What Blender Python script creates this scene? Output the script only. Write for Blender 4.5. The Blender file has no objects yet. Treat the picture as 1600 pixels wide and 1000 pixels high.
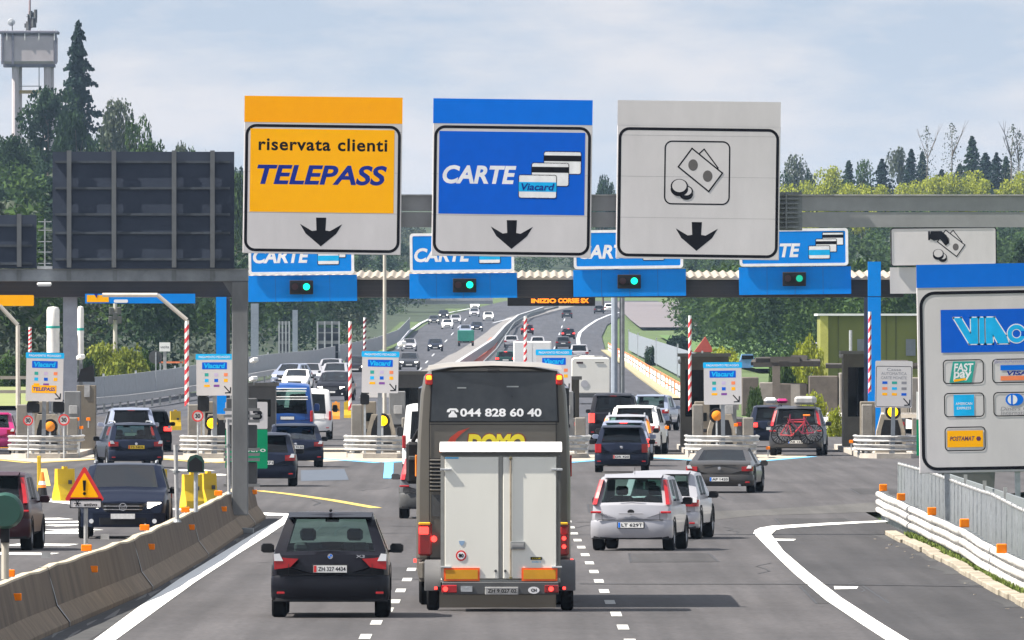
import bpy, math, random
import numpy as np
from mathutils import Vector, Matrix
random.seed(7); rng = np.random.default_rng(7)
S = bpy.context.scene; COL = S.collection
DK = 3.125                                  # the survey along the road is in chart units of 3.125 m; X and Z are metres
F = 8000.0; CH = 4.5; HR = 515.0          # photo pixels per (metre / chart unit), eye height, horizon row
KY = 1.0                                    # DK while long road-following pieces are being built from chart positions
# ---------------------------------------------------------------- camera
cd = bpy.data.cameras.new('camera'); cam = bpy.data.objects.new('camera', cd); COL.objects.link(cam)
cam.location = (0, 0, CH); cam.rotation_euler = (math.radians(90), 0, 0)
cd.sensor_width = 36.0; cd.lens = 36.0 * F * DK / 1600.0; cd.shift_y = (HR - 500) / 1600.0
cd.clip_start = 1.0; cd.clip_end = 30000.0
S.camera = cam
# ---------------------------------------------------------------- light
S.view_settings.view_transform = 'Standard'; S.view_settings.look = 'None'
S.view_settings.gamma = 1.0; S.view_settings.use_curve_mapping = False
S.view_settings.exposure = 1.32; SKYK = 7.4
SUN_EL = math.radians(52); SUN_AZ = math.radians(-99)     # azimuth from +Y towards +X (sun at the left, a little behind)
w = bpy.data.worlds.new('World'); S.world = w; w.use_nodes = True
nt = w.node_tree; nt.nodes.clear()
def N(t, typ, **k):
    n = t.nodes.new(typ)
    for a, b in k.items(): setattr(n, a, b)
    return n
wo = N(nt, 'ShaderNodeOutputWorld'); bg = N(nt, 'ShaderNodeBackground')
sky = N(nt, 'ShaderNodeTexSky', sky_type='NISHITA', sun_disc=False)
sky.sun_elevation = SUN_EL; sky.sun_rotation = SUN_AZ; sky.dust_density = 1.2; sky.air_density = 1.0; sky.ozone_density = 1.5
tc = N(nt, 'ShaderNodeTexCoord'); mp = N(nt, 'ShaderNodeMapping'); mp.inputs['Scale'].default_value = (1, 1, 3.4)
ns = N(nt, 'ShaderNodeTexNoise'); ns.inputs['Scale'].default_value = 52; ns.inputs['Detail'].default_value = 7; ns.inputs['Roughness'].default_value = .58
nt.links.new(tc.outputs['Generated'], mp.inputs[0]); nt.links.new(mp.outputs[0], ns.inputs['Vector'])
rp = N(nt, 'ShaderNodeValToRGB'); rp.color_ramp.elements[0].position = .40; rp.color_ramp.elements[1].position = .62
rp.color_ramp.elements[0].color = (0, 0, 0, 1); rp.color_ramp.elements[1].color = (.9, .9, .9, 1)
nt.links.new(ns.outputs['Fac'], rp.inputs[0])
sx = N(nt, 'ShaderNodeSeparateXYZ'); nt.links.new(tc.outputs['Generated'], sx.inputs[0])
gr = N(nt, 'ShaderNodeValToRGB')                     # thin high haze: pale at the horizon, bluer above, brightened overhead to lift ambient light
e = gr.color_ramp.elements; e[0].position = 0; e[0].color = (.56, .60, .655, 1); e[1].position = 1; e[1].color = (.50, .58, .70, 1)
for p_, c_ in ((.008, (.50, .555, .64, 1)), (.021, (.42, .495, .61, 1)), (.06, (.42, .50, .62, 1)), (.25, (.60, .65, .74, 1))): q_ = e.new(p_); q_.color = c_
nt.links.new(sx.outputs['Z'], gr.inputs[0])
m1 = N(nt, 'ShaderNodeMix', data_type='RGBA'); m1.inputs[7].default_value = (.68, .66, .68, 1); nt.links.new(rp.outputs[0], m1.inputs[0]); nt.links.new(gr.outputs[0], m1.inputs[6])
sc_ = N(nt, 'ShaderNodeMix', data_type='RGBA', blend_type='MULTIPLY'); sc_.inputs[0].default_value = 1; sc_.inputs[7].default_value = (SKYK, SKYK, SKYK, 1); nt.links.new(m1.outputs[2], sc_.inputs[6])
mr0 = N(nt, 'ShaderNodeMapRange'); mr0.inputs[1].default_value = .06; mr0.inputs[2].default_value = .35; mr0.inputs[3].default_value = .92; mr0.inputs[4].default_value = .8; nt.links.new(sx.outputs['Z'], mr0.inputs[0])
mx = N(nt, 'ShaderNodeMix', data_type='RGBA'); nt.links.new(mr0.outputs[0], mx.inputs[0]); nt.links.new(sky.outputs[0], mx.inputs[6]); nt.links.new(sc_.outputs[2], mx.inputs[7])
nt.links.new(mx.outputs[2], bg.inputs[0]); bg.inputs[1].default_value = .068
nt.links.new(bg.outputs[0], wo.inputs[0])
sl = bpy.data.lights.new('sun', 'SUN'); sl.energy = 5.0; sl.angle = math.radians(.5); sl.color = (1, .935, .84)
so = bpy.data.objects.new('sun', sl); COL.objects.link(so)
sd = Vector((math.sin(SUN_AZ) * math.cos(SUN_EL), math.cos(SUN_AZ) * math.cos(SUN_EL), math.sin(SUN_EL)))
so.rotation_euler = sd.to_track_quat('Z', 'Y').to_euler(); so.location = (-60, 30, 60)
# ---------------------------------------------------------------- materials
MATS = {}
def mat(name, col, rough=.55, metal=0, coat=0, var=.12, scale=3.0, col2=None, bump=0, bscale=40, emit=None, estr=0, spec=.5, stretch=None):
    if name in MATS: return MATS[name]
    m = bpy.data.materials.new(name); m.use_nodes = True; t = m.node_tree; b = t.nodes['Principled BSDF']
    b.inputs['Roughness'].default_value = rough; b.inputs['Metallic'].default_value = metal
    b.inputs['Specular IOR Level'].default_value = spec
    if coat: b.inputs['Coat Weight'].default_value = coat; b.inputs['Coat Roughness'].default_value = .06
    tc = N(t, 'ShaderNodeTexCoord'); vec = tc.outputs['Object']
    if stretch:
        mp = N(t, 'ShaderNodeMapping'); mp.inputs['Scale'].default_value = stretch; t.links.new(vec, mp.inputs[0]); vec = mp.outputs[0]
    n = N(t, 'ShaderNodeTexNoise'); n.inputs['Scale'].default_value = scale; n.inputs['Detail'].default_value = 5; n.inputs['Roughness'].default_value = .6
    t.links.new(vec, n.inputs['Vector'])
    r = N(t, 'ShaderNodeValToRGB'); r.color_ramp.elements[0].position = .3; r.color_ramp.elements[1].position = .7
    c2 = col2 or tuple(min(1, c * (1 + var)) for c in col); c1 = tuple(c * (1 - var) for c in col) if not col2 else col
    r.color_ramp.elements[0].color = (*c1, 1); r.color_ramp.elements[1].color = (*c2, 1)
    t.links.new(n.outputs['Fac'], r.inputs[0]); t.links.new(r.outputs[0], b.inputs['Base Color'])
    if bump:
        nb = N(t, 'ShaderNodeTexNoise'); nb.inputs['Scale'].default_value = bscale; nb.inputs['Detail'].default_value = 3
        t.links.new(vec, nb.inputs['Vector'])
        bp = N(t, 'ShaderNodeBump'); bp.inputs['Strength'].default_value = bump; bp.inputs['Distance'].default_value = .03
        t.links.new(nb.outputs['Fac'], bp.inputs['Height']); t.links.new(bp.outputs[0], b.inputs['Normal'])
    if emit: b.inputs['Emission Color'].default_value = (*emit, 1); b.inputs['Emission Strength'].default_value = estr
    MATS[name] = m; return m
def glass_mat(name, tint, gl=.10, rough=.04, dark=0):
    m = bpy.data.materials.new(name); m.use_nodes = True; t = m.node_tree; t.nodes.clear()
    o = N(t, 'ShaderNodeOutputMaterial'); tr = N(t, 'ShaderNodeBsdfTransparent'); g = N(t, 'ShaderNodeBsdfGlossy'); mx = N(t, 'ShaderNodeMixShader')
    tr.inputs[0].default_value = (*tint, 1); g.inputs['Roughness'].default_value = rough
    lw = N(t, 'ShaderNodeLayerWeight'); lw.inputs[0].default_value = .25
    a = N(t, 'ShaderNodeMath', operation='MULTIPLY_ADD'); a.inputs[1].default_value = .13; a.inputs[2].default_value = gl
    t.links.new(lw.outputs['Fresnel'], a.inputs[0]); t.links.new(a.outputs[0], mx.inputs[0])
    t.links.new(tr.outputs[0], mx.inputs[1]); t.links.new(g.outputs[0], mx.inputs[2]); t.links.new(mx.outputs[0], o.inputs[0])
    MATS[name] = m; return m
GLASS = glass_mat('car_glass', (.30, .42, .40), .05); GLASSD = glass_mat('dark_glass', (.10, .13, .14), .035); 
GLASSC = glass_mat('clear_glass', (.58, .74, .70), .05)
RUB = mat('tyre_rubber', (.010, .010, .011), .85, spec=.15); RIM = mat('rim_alloy', (.42, .43, .44), .35, .8)
BLK = mat('black_plastic', (.012, .012, .014), .6, spec=.25); DGR = mat('dark_grey_plastic', (.06, .062, .065), .6)
REDL = mat('red_lens', (.36, .010, .014), .18, coat=.4); REDLIT = mat('red_lens_lit', (.6, .02, .02), .2, emit=(1, .04, .03), estr=1.6)
WHL = mat('white_lens', (.75, .76, .78), .12, coat=.4); WHLIT = mat('white_lens_lit', (.9, .9, .85), .15, emit=(1, .93, .8), estr=3)
ORL = mat('orange_lens', (.85, .22, .02), .25); PLW = mat('plate_white', (.72, .72, .70), .5, scale=20); PLY = mat('plate_yellow', (.80, .55, .03), .5)
CHR = mat('chrome', (.6, .6, .62), .18, .95); SEAT = mat('seat_fabric', (.03, .032, .036), .85)
GALV = mat('galvanized_steel', (.46, .48, .50), .48, .55, var=.22, scale=6, bump=.15, bscale=25)
GALVW = mat('weathered_zinc', (.34, .34, .34), .55, .15, var=.25, scale=4)
GALVD = mat('dull_steel', (.20, .215, .225), .6, .3, var=.22, scale=3)
WHT = mat('white_paint', (.78, .78, .77), .5, var=.06, scale=2)
ROADW = mat('road_white', (.80, .80, .76), .7, var=.10, scale=5); ROADY = mat('road_yellow', (.50, .37, .08), .7, var=.2, scale=5)
ROADB = mat('road_blue', (.12, .42, .68), .7, var=.15, scale=4)
TXT = mat('black_print', (.008, .008, .012), .7, spec=.1); TXTB = mat('navy_print', (.01, .03, .26), .7, spec=.1); TXTW = mat('white_print', (.78, .78, .80), .5)
SGRY = mat('sign_white', (.57, .55, .56), .6, var=.06, scale=1.6, spec=.15, stretch=(1, 1, .35)); SORG = mat('sign_orange', (1.0, .40, .001), .6, var=.03, spec=.1); SYEL = mat('sign_yellow', (1.0, .45, .001), .6, var=.03, spec=.1)
SBLU = mat('sign_blue', (.001, .155, .70), .6, var=.04, spec=.1); SBLU2 = mat('sign_blue_dark', (.001, .105, .60), .6, var=.05, spec=.1); SLBL = mat('panel_blue', (.001, .215, .70), .6, var=.05, spec=.1)
SCYA = mat('sign_cyan', (.01, .42, .82), .6, spec=.1); SGRN = mat('sign_green', (.003, .24, .11), .6, spec=.1); STEAL = mat('sign_teal', (.01, .33, .28), .5)
SRED = mat('sign_red', (.60, .02, .02), .5); DEL = mat('delineator_orange', (.98, .22, .003), .5, spec=.2)
CONC = mat('concrete', (.20, .185, .165), .85, var=.22, scale=1.5, bump=.3, bscale=18)
CONCL = mat('pale_concrete', (.34, .30, .245), .85, var=.2, scale=1.2, bump=.3, bscale=12)
CONCD = mat('grimy_concrete', (.11, .095, .08), .85, var=.28, scale=1.6, bump=.3, bscale=20)
YPL = mat('yellow_plastic', (.58, .38, .008), .45, var=.1); OPL = mat('orange_plastic', (.75, .30, .03), .5)
ORGW = mat('orange_band', (.85, .22, .08), .5)
# ---------------------------------------------------------------- object helpers
def pr(o, **k):
    for a, b in k.items():
        if b is not None: o[a] = b
    return o
def thing(name, label, cat, loc=(0, 0, 0), rz=0, group=None):
    o = bpy.data.objects.new(name, None); COL.objects.link(o); o.empty_display_size = .2
    o.location = (loc[0], loc[1] * DK, loc[2]); o.rotation_euler = (0, 0, rz)      # loc is a chart position
    return pr(o, label=label, category=cat, group=group)
class MB:
    def __init__(s): s.v = []; s.f = []; s.m = []; s.cur = 0
    def add(s, v, f, mi=None):
        n = len(s.v); s.v += [tuple(p) for p in v]; s.f += [tuple(i + n for i in q) for q in f]
        s.m += [s.cur if mi is None else mi] * len(f); return s
    def box(s, x, y, z, sx, sy, sz, rz=0, tx=0, bev=0):
        hx, hy, hz = sx / 2, sy / 2, sz / 2; y *= KY
        if bev:
            b = min(bev, hx * .9, hy * .9, hz * .9); vs = []
            for zz, k in ((-hz, b), (-hz + b, 0), (hz - b, 0), (hz, b)):
                for (px, py) in ((-hx + k + b * (k == 0) * 0, -hy + b), (-hx + b, -hy + k), (hx - b, -hy + k), (hx - k, -hy + b), (hx - k, hy - b), (hx - b, hy - k), (-hx + b, hy - k), (-hx + k, hy - b)):
                    vs.append((px, py, zz))
            fs = [tuple(range(7, -1, -1)), tuple(range(24, 32))]
            for r in range(3):
                for i in range(8): j = (i + 1) % 8; fs.append((r * 8 + i, r * 8 + j, r * 8 + 8 + j, r * 8 + 8 + i))
        else:
            vs = [(a * hx, b2 * hy, c * hz) for c in (-1, 1) for b2 in (-1, 1) for a in (-1, 1)]
            fs = [(0, 2, 3, 1), (4, 5, 7, 6), (0, 1, 5, 4), (2, 6, 7, 3), (0, 4, 6, 2), (1, 3, 7, 5)]
        c, q = math.cos(rz), math.sin(rz); ct, st = math.cos(tx), math.sin(tx)
        out = []
        for (a, b2, d) in vs:
            b3, d3 = b2 * ct - d * st, b2 * st + d * ct
            out.append((x + a * c - b3 * q, y + a * q + b3 * c, z + d3))
        return s.add(out, fs)
    def cyl(s, p0, p1, r0, r1=None, n=12, cap=True):
        r1 = r0 if r1 is None else r1
        p0, p1 = Vector((p0[0], p0[1] * KY, p0[2])), Vector((p1[0], p1[1] * KY, p1[2])); d = (p1 - p0).normalized()
        u = d.orthogonal().normalized(); v = d.cross(u)
        vs = []
        for p, r in ((p0, r0), (p1, r1)):
            for i in range(n): a = 2 * math.pi * i / n; vs.append(p + u * (r * math.cos(a)) + v * (r * math.sin(a)))
        fs = [(i, (i + 1) % n, n + (i + 1) % n, n + i) for i in range(n)]
        if cap: fs += [tuple(range(n - 1, -1, -1)), tuple(range(n, 2 * n))]
        return s.add(vs, fs)
    def tube(s, pts, r, n=8):
        for a, b in zip(pts, pts[1:]): s.cyl(a, b, r, r, n)
        return s
    def lathe(s, prof, c, axis='z', n=24):
        vs = []; c = Vector(c)
        for (r, h) in prof:
            for i in range(n):
                a = 2 * math.pi * i / n; x, y = r * math.cos(a), r * math.sin(a)
                vs.append(c + Vector({'z': (x, y, h), 'x': (h, x, y), 'y': (x, h, y)}[axis]))
        fs = []
        for k in range(len(prof) - 1):
            for i in range(n): j = (i + 1) % n; fs.append((k * n + i, k * n + j, k * n + n + j, k * n + n + i))
        return s.add(vs, fs)
    def prism(s, poly, y0, y1):          # poly in (x,z), extruded along y
        n = len(poly); vs = [(x, y0, z) for x, z in poly] + [(x, y1, z) for x, z in poly]
        return s.add(vs, [tuple(range(n)), tuple(range(2 * n - 1, n - 1, -1))] + [(i, n + i, n + (i + 1) % n, (i + 1) % n) for i in range(n)])
    def prismz(s, poly, z0, z1):         # poly in (x,y)
        n = len(poly); vs = [(x, y, z0) for x, y in poly] + [(x, y, z1) for x, y in poly]
        return s.add(vs, [tuple(range(n - 1, -1, -1)), tuple(range(n, 2 * n))] + [(i, (i + 1) % n, n + (i + 1) % n, n + i) for i in range(n)])
    def prismx(s, poly, x0, x1):         # poly in (y,z)
        n = len(poly); vs = [(x0, y, z) for y, z in poly] + [(x1, y, z) for y, z in poly]
        return s.add(vs, [tuple(range(n)), tuple(range(2 * n - 1, n - 1, -1))] + [(i, n + i, n + (i + 1) % n, (i + 1) % n) for i in range(n)])
    def ring(s, lo, li, y0, y1):         # outer and inner loops in (x,z), front at y0
        n = len(lo); vs = [(x, y0, z) for x, z in lo] + [(x, y0, z) for x, z in li] + [(x, y1, z) for x, z in lo] + [(x, y1, z) for x, z in li]
        fs = []
        for i in range(n):
            j = (i + 1) % n
            fs += [(i, j, n + j, n + i), (2 * n + i, 3 * n + i, 3 * n + j, 2 * n + j), (i, 2 * n + i, 2 * n + j, j), (n + i, n + j, 3 * n + j, 3 * n + i)]
        return s.add(vs, fs)
    def loft(s, rows, close=False):
        n = len(rows[0]); vs = [(p[0], p[1] * KY, p[2]) for r in rows for p in r]; fs = []
        for k in range(len(rows) - 1):
            for i in range(n if close else n - 1): j = (i + 1) % n; fs.append((k * n + i, k * n + j, k * n + n + j, k * n + n + i))
        return s.add(vs, fs)
    def build(s, name, m, parent=None, smooth=False, **k):
        me = bpy.data.meshes.new(name); me.from_pydata(s.v, [], s.f)
        for q in (m if isinstance(m, (list, tuple)) else [m]): me.materials.append(q)
        if any(s.m): me.polygons.foreach_set('material_index', s.m)
        if smooth:
            me.polygons.foreach_set('use_smooth', [True] * len(me.polygons))
            try: me.set_sharp_from_angle(angle=math.radians(smooth if smooth is not True else 35))
            except Exception: pass
        me.update()
        o = bpy.data.objects.new(name, me); COL.objects.link(o)
        if parent: o.parent = parent
        return pr(o, **k)
def fixn(o):                              # make normals consistent
    import bmesh
    b = bmesh.new(); b.from_mesh(o.data); bmesh.ops.recalc_face_normals(b, faces=b.faces); b.to_mesh(o.data); b.free(); return o
def share(src, name, parent, loc=(0, 0, 0), rot=(0, 0, 0), **k):
    o = bpy.data.objects.new(name, src.data); COL.objects.link(o); o.parent = parent; o.location = loc; o.rotation_euler = rot
    return pr(o, **k)
def copy_tree(o, parent=None):
    c = o.copy(); COL.objects.link(c); c.parent = parent
    for ch in o.children: copy_tree(ch, c)
    return c
def rrect(x0, x1, z0, z1, r, n=5):
    out = []
    for cx, cz, a0 in ((x1 - r, z0 + r, -90), (x1 - r, z1 - r, 0), (x0 + r, z1 - r, 90), (x0 + r, z0 + r, 180)):
        for i in range(n + 1): a = math.radians(a0 + 90 * i / n); out.append((cx + r * math.cos(a), cz + r * math.sin(a)))
    return out
def circ(x, z, r, n=20, rz=None): return [(x + r * math.cos(2 * math.pi * i / n), z + (rz or r) * math.sin(2 * math.pi * i / n)) for i in range(n)]
_tc = {}
def text(s, x0, x1, z0, z1, y, m, parent, shear=0, bold=0, name='lettering', back=False, space=1.0):
    k = (s, shear, bold, space)
    if k not in _tc:
        cu = bpy.data.curves.new('lettering', 'FONT'); cu.body = s; cu.shear = shear; cu.offset = bold; cu.resolution_u = 4; cu.space_character = space
        o = bpy.data.objects.new('tmp', cu); COL.objects.link(o); bpy.context.view_layer.update()
        me = bpy.data.meshes.new_from_object(o.evaluated_get(bpy.context.evaluated_depsgraph_get()))
        vs = [tuple(v.co) for v in me.vertices]; fs = [tuple(p.vertices) for p in me.polygons]
        bpy.data.objects.remove(o); bpy.data.meshes.remove(me); bpy.data.curves.remove(cu)
        _tc[k] = (vs, fs)
    vs, fs = _tc[k]
    xs = [v[0] for v in vs]; ys = [v[1] for v in vs]; a, b, c, d = min(xs), max(xs), min(ys), max(ys)
    sx = (x1 - x0) / (b - a); sz = (z1 - z0) / (d - c)
    mb = MB(); mb.add([((x0 + (v[0] - a) * sx), y, z0 + (v[1] - c) * sz) for v in vs], fs)
    return mb.build(name, m, parent)
# ---------------------------------------------------------------- where things stand
ZK = [(-50, 0), (255, 0), (280, .2), (340, .65), (420, 1.05), (500, 1.35), (580, 1.9), (660, 2.9), (740, 4.1), (820, 5.7), (900, 7.7), (980, 9.9), (1060, 12), (1140, 13.4), (1250, 14), (4000, 14)]
def zr(Y):
    for (a, za), (b, zb) in zip(ZK, ZK[1:]):
        if Y <= b: return za + (zb - za) * (Y - a) / (b - a)
    return 14.0
def G(px, row):                            # photo pixel of a spot on the road -> (X, Y)
    lo, hi = 20.0, 1100.0
    for _ in range(50):
        mid = (lo + hi) / 2; r = HR + (CH - zr(mid)) * F / mid
        if r > row: lo = mid
        else: hi = mid
    return ((px - 800) / F * lo, lo)
def P(px, d, z=None): return ((px - 800) / F * d, d, zr(d) if z is None else z)
def Z(row, d): return CH - (row - HR) * d / F
def sst(x, a, b):
    t = min(1, max(0, (x - a) / (b - a))); return t * t * (3 - 2 * t)
def xc(Y): return 12 * sst(Y, 750, 1050)
def hgt(X, Y):
    z = zr(Y)
    if Y > 230:
        c = sst(abs(X - xc(Y)), 24, 62)
        c = max(c, sst(Y, 1060, 1150))
        hl = 20 * sst(Y, 330, 760); hr_ = 15 * sst(Y, 520, 980)
        m = sst(X, -15, 15); h = hl * (1 - m) + hr_ * m
        h *= .93 + .07 * math.sin(X * .05 + 1) * math.cos(Y * .013)
        if Y > 1060: h += 3 * sst(Y, 1060, 1300)
        h *= 1 - .5 * sst(abs(X + 5), 170, 500)
        z += c * h
    return z
HAZE = 0.00010
KY = DK
# ================================================================= ground
GRASS = mat('grass', (.035, .065, .014), .9, col2=(.08, .12, .03), scale=.12); FLOOR = mat('forest_floor', (.012, .022, .010), .95, col2=(.03, .05, .02), scale=.1)
EARTH = mat('dry_ground', (.14, .12, .09), .9, col2=(.22, .19, .15), scale=.2)
def asphalt(name, c1, c2):
    m = bpy.data.materials.new(name); m.use_nodes = True; t = m.node_tree; b = t.nodes['Principled BSDF']
    b.inputs['Roughness'].default_value = .82; b.inputs['Specular IOR Level'].default_value = .35
    tc = N(t, 'ShaderNodeTexCoord')
    def noise(sc, scale3, det=4):
        mp = N(t, 'ShaderNodeMapping'); mp.inputs['Scale'].default_value = scale3; t.links.new(tc.outputs['Object'], mp.inputs[0])
        n = N(t, 'ShaderNodeTexNoise'); n.inputs['Scale'].default_value = sc; n.inputs['Detail'].default_value = det; t.links.new(mp.outputs[0], n.inputs[0]); return n
    a = noise(.35, (1, .12, 1)); g = noise(9, (1, .35, 1), 6); st = noise(1.3, (1, .03, 1), 3)
    r = N(t, 'ShaderNodeValToRGB'); r.color_ramp.elements[0].position = .32; r.color_ramp.elements[1].position = .68
    r.color_ramp.elements[0].color = (*c1, 1); r.color_ramp.elements[1].color = (*c2, 1); t.links.new(a.outputs['Fac'], r.inputs[0])
    def mul(colsock, n, lo, hi):
        rr = N(t, 'ShaderNodeMapRange'); rr.inputs[1].default_value = .3; rr.inputs[2].default_value = .7; rr.inputs[3].default_value = lo; rr.inputs[4].default_value = hi
        t.links.new(n.outputs['Fac'], rr.inputs[0])
        mm = N(t, 'ShaderNodeMix', data_type='RGBA', blend_type='MULTIPLY'); mm.inputs[0].default_value = 1
        t.links.new(colsock, mm.inputs[6]); t.links.new(rr.outputs[0], mm.inputs[7]); return mm.outputs[2]
    c = mul(r.outputs[0], g, .74, 1.26); c = mul(c, st, .80, 1.12); st2 = noise(2.4, (1, .006, 1), 2); c = mul(c, st2, .78, 1.12); bl = noise(.9, (1, .5, 1), 5); c = mul(c, bl, .90, 1.08)
    t.links.new(c, b.inputs['Base Color'])
    bp = N(t, 'ShaderNodeBump'); bp.inputs['Strength'].default_value = .25; bp.inputs['Distance'].default_value = .02
    t.links.new(g.outputs['Fac'], bp.inputs['Height']); t.links.new(bp.outputs[0], b.inputs['Normal']); MATS[name] = m; return m
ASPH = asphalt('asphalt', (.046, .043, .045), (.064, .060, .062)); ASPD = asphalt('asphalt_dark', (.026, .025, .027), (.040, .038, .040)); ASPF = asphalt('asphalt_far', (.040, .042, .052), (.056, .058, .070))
# terrain sheet
ys = [-80, -20, 40, 60, 80, 100, 110, 118, 125, 126, 135, 160, 200, 230, 255] + list(range(270, 1320, 14)) + [1340, 1400, 1500, 1700, 2000, 2600, 4000]
xs = [-2500, -1200, -700, -450, -320] + list(range(-250, -60, 14)) + [-60, -52, -45, -38, -34, -30, -26, -22, -18, -12, -6, 0, 6, 8.6, 9.0, 12, 15, 18, 22, 26, 30, 34, 38, 45, 52] + list(range(60, 260, 14)) + [320, 450, 700, 1200, 2500]
vs = []
for y in ys:
    for x in xs:
        z = hgt(x, y) - .16
        if x > 8.8 and y < 125.5: z -= .42 * (1 if x < 40 else .0)
        vs.append((x, y, z))
nx = len(xs); fs = [(j * nx + i, j * nx + i + 1, j * nx + nx + i + 1, j * nx + nx + i) for j in range(len(ys) - 1) for i in range(nx - 1)]
go = MB().add([(x, y * DK, z) for x, y, z in vs], fs).build('ground', [GRASS, FLOOR], smooth=True, kind='structure')
for p in go.data.polygons:
    x, y = p.center.x, p.center.y / DK; ppx = 800 + F * x / max(y, 1)
    if y > 330 and (x - xc(y) < -17 or x - xc(y) > 24 or y > 1080) and not (958 < ppx < 1060 and y < 1080): p.material_index = 1
def ribbon(name, L, R, m, off, step=8, kind='structure', parent=None, **k):
    """strip between two (X,Y) edge lines, following the road height"""
    def at(pl, Y):
        for (xa, ya), (xb, yb) in zip(pl, pl[1:]):
            if ya <= Y <= yb: return xa + (xb - xa) * (Y - ya) / (yb - ya + 1e-9)
        return pl[0][0] if Y < pl[0][1] else pl[-1][0]
    y0 = max(L[0][1], R[0][1]); y1 = min(L[-1][1], R[-1][1]); n = max(2, int((y1 - y0) / step)); Y = [y0 + (y1 - y0) * i / n for i in range(n + 1)]
    Y = sorted(set(Y + [q[0] for q in ZK if y0 < q[0] < y1] + [p[1] for p in L + R if y0 < p[1] < y1]))
    rows = []
    for y in Y:
        a, b = at(L, y), at(R, y); q = max(1, int((b - a) / 20)); rows.append([(a + (b - a) * 0, y, zr(y) + off), (b, y, zr(y) + off)])
    mb = MB().loft(rows); return mb.build(name, m, parent, **({'kind': kind, **k}))
def gp(lst): return sorted([G(*p) for p in lst], key=lambda q: q[1])
# plaza: the wide sheet in front of and around the booths
ribbon('road', [(-70, -40), (-70, 150), (-45, 225), (-34, 262)], [(8.7, -40), (8.7, 126), (17, 150), (18, 215), (11.5, 262)], ASPH, 0, 6)
# broad motorway beyond the booths
LE = [(-34, 262)] + gp([(330, 612), (430, 590), (520, 572), (585, 557), (622, 543), (645, 520), (668, 505), (695, 494), (735, 483), (790, 470)])
LE = [LE[0]] + [q for q in LE[1:] if q[1] > 265]
RE = [(11.5, 262)] + [q for q in gp([(1068, 628), (1000, 590), (958, 562), (945, 545), (940, 525), (948, 508), (972, 492), (1010, 480), (1030, 470)]) if q[1] > 265]
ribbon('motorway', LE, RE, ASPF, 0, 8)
# marks -------------------------------------------------------------------------------------------------
def gpoly(name, pts, m, off=.004, raw=False, kind='structure', **k):
    q = pts if raw else [G(*p) for p in pts]
    n = len(q); mb = MB(); mb.add([(x, y * DK, zr(y) + off) for x, y in q], [tuple(range(n))]); 
    o = mb.build(name, m, None, kind=kind, **k)
    if o.data.polygons[0].normal.z < 0: o.data.flip_normals()
    return o
def gline(name, pts, wid, m, off=.005, raw=False):
    q = pts if raw else [G(*p) for p in pts]; rows = []
    for i, (x, y) in enumerate(q):
        a = q[max(0, i - 1)]; b = q[min(len(q) - 1, i + 1)]; dx, dy = b[0] - a[0], b[1] - a[1]; l = math.hypot(dx, dy) or 1
        ww = wid[i] if isinstance(wid, (list, tuple)) else wid
        nx_, ny_ = -dy / l * ww / 2, dx / l * ww / 2; rows.append([(x + nx_, y + ny_, zr(y) + off), (x - nx_, y - ny_, zr(y) + off)])
    o = MB().loft(rows).build(name, m, None, kind='structure')
    if o.data.polygons[0].normal.z < 0: o.data.flip_normals()
    return o
# darker resurfaced shoulder at the right, with its ragged edge
gpoly('shoulder_asphalt', [(8.7, 40)] + [(8.7, 126)] + [G(1390, 815), G(1290, 821), G(1205, 827), G(1186, 832), G(1212, 858), G(1255, 897), G(1305, 940), G(1362, 975), G(1402, 1000), (4.35, 58), (3.9, 40)], ASPD, .003, raw=True) if False else None
sh = [G(1390, 815), G(1290, 821), G(1205, 827), G(1186, 832), G(1212, 858), G(1255, 897), G(1305, 940), G(1362, 975), G(1402, 1000)]
ribbon('shoulder_asphalt', sorted(sh[3:], key=lambda q: q[1])[:-1] and [(4.4, 45)] + sorted(sh[3:], key=lambda q: q[1]), [(8.7, 45), (8.7, sh[3][1])], ASPD, .004, 3)
ribbon('shoulder_asphalt', [sh[3], sh[2], sh[1], (sh[1][0] + .8, sh[0][1])], [(8.7, sh[3][1]), (8.7, sh[0][1])], ASPD, .004, 1)
def band(pl, pr_, name, m, off):
    a = sorted([G(*p) for p in pl], key=lambda q: q[1]); b = sorted([G(*p) for p in pr_], key=lambda q: q[1]); return ribbon(name, a, b, m, off, 1)
el = [G(*p) for p in ((1178, 834), (1200, 857), (1240, 896), (1290, 938), (1345, 975), (1385, 1001))][::-1]
er = [G(*p) for p in ((1204, 834), (1224, 861), (1266, 897), (1314, 934), (1370, 970), (1420, 1001))][::-1]
ribbon('edge_line', [(el[0][0] - .25, 50)] + el, [(er[0][0] - .25, 50)] + er, ROADW, .008, 2)
gpoly('edge_line', [(1177, 835), (1179, 829.5), (1187, 825.5), (1206, 822.3), (1290, 817.8), (1345, 815.4), (1400, 813.2), (1400, 815.4), (1345, 818), (1290, 821.2), (1226, 826), (1212, 829), (1206, 835)], ROADW, .012)
for (x, y, w2) in ((1226, 844, .36), (1321, 919, .34), (1440, 1005, .34)):
    X, Y = G(x, y); gpoly('dash_mark', [(X - w2 / 2 - .05, Y - .5), (X + w2 / 2, Y - .35), (X + w2 / 2 + .08, Y + .35), (X - w2 / 2, Y + .5)], ROADW, .010, raw=True)
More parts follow.
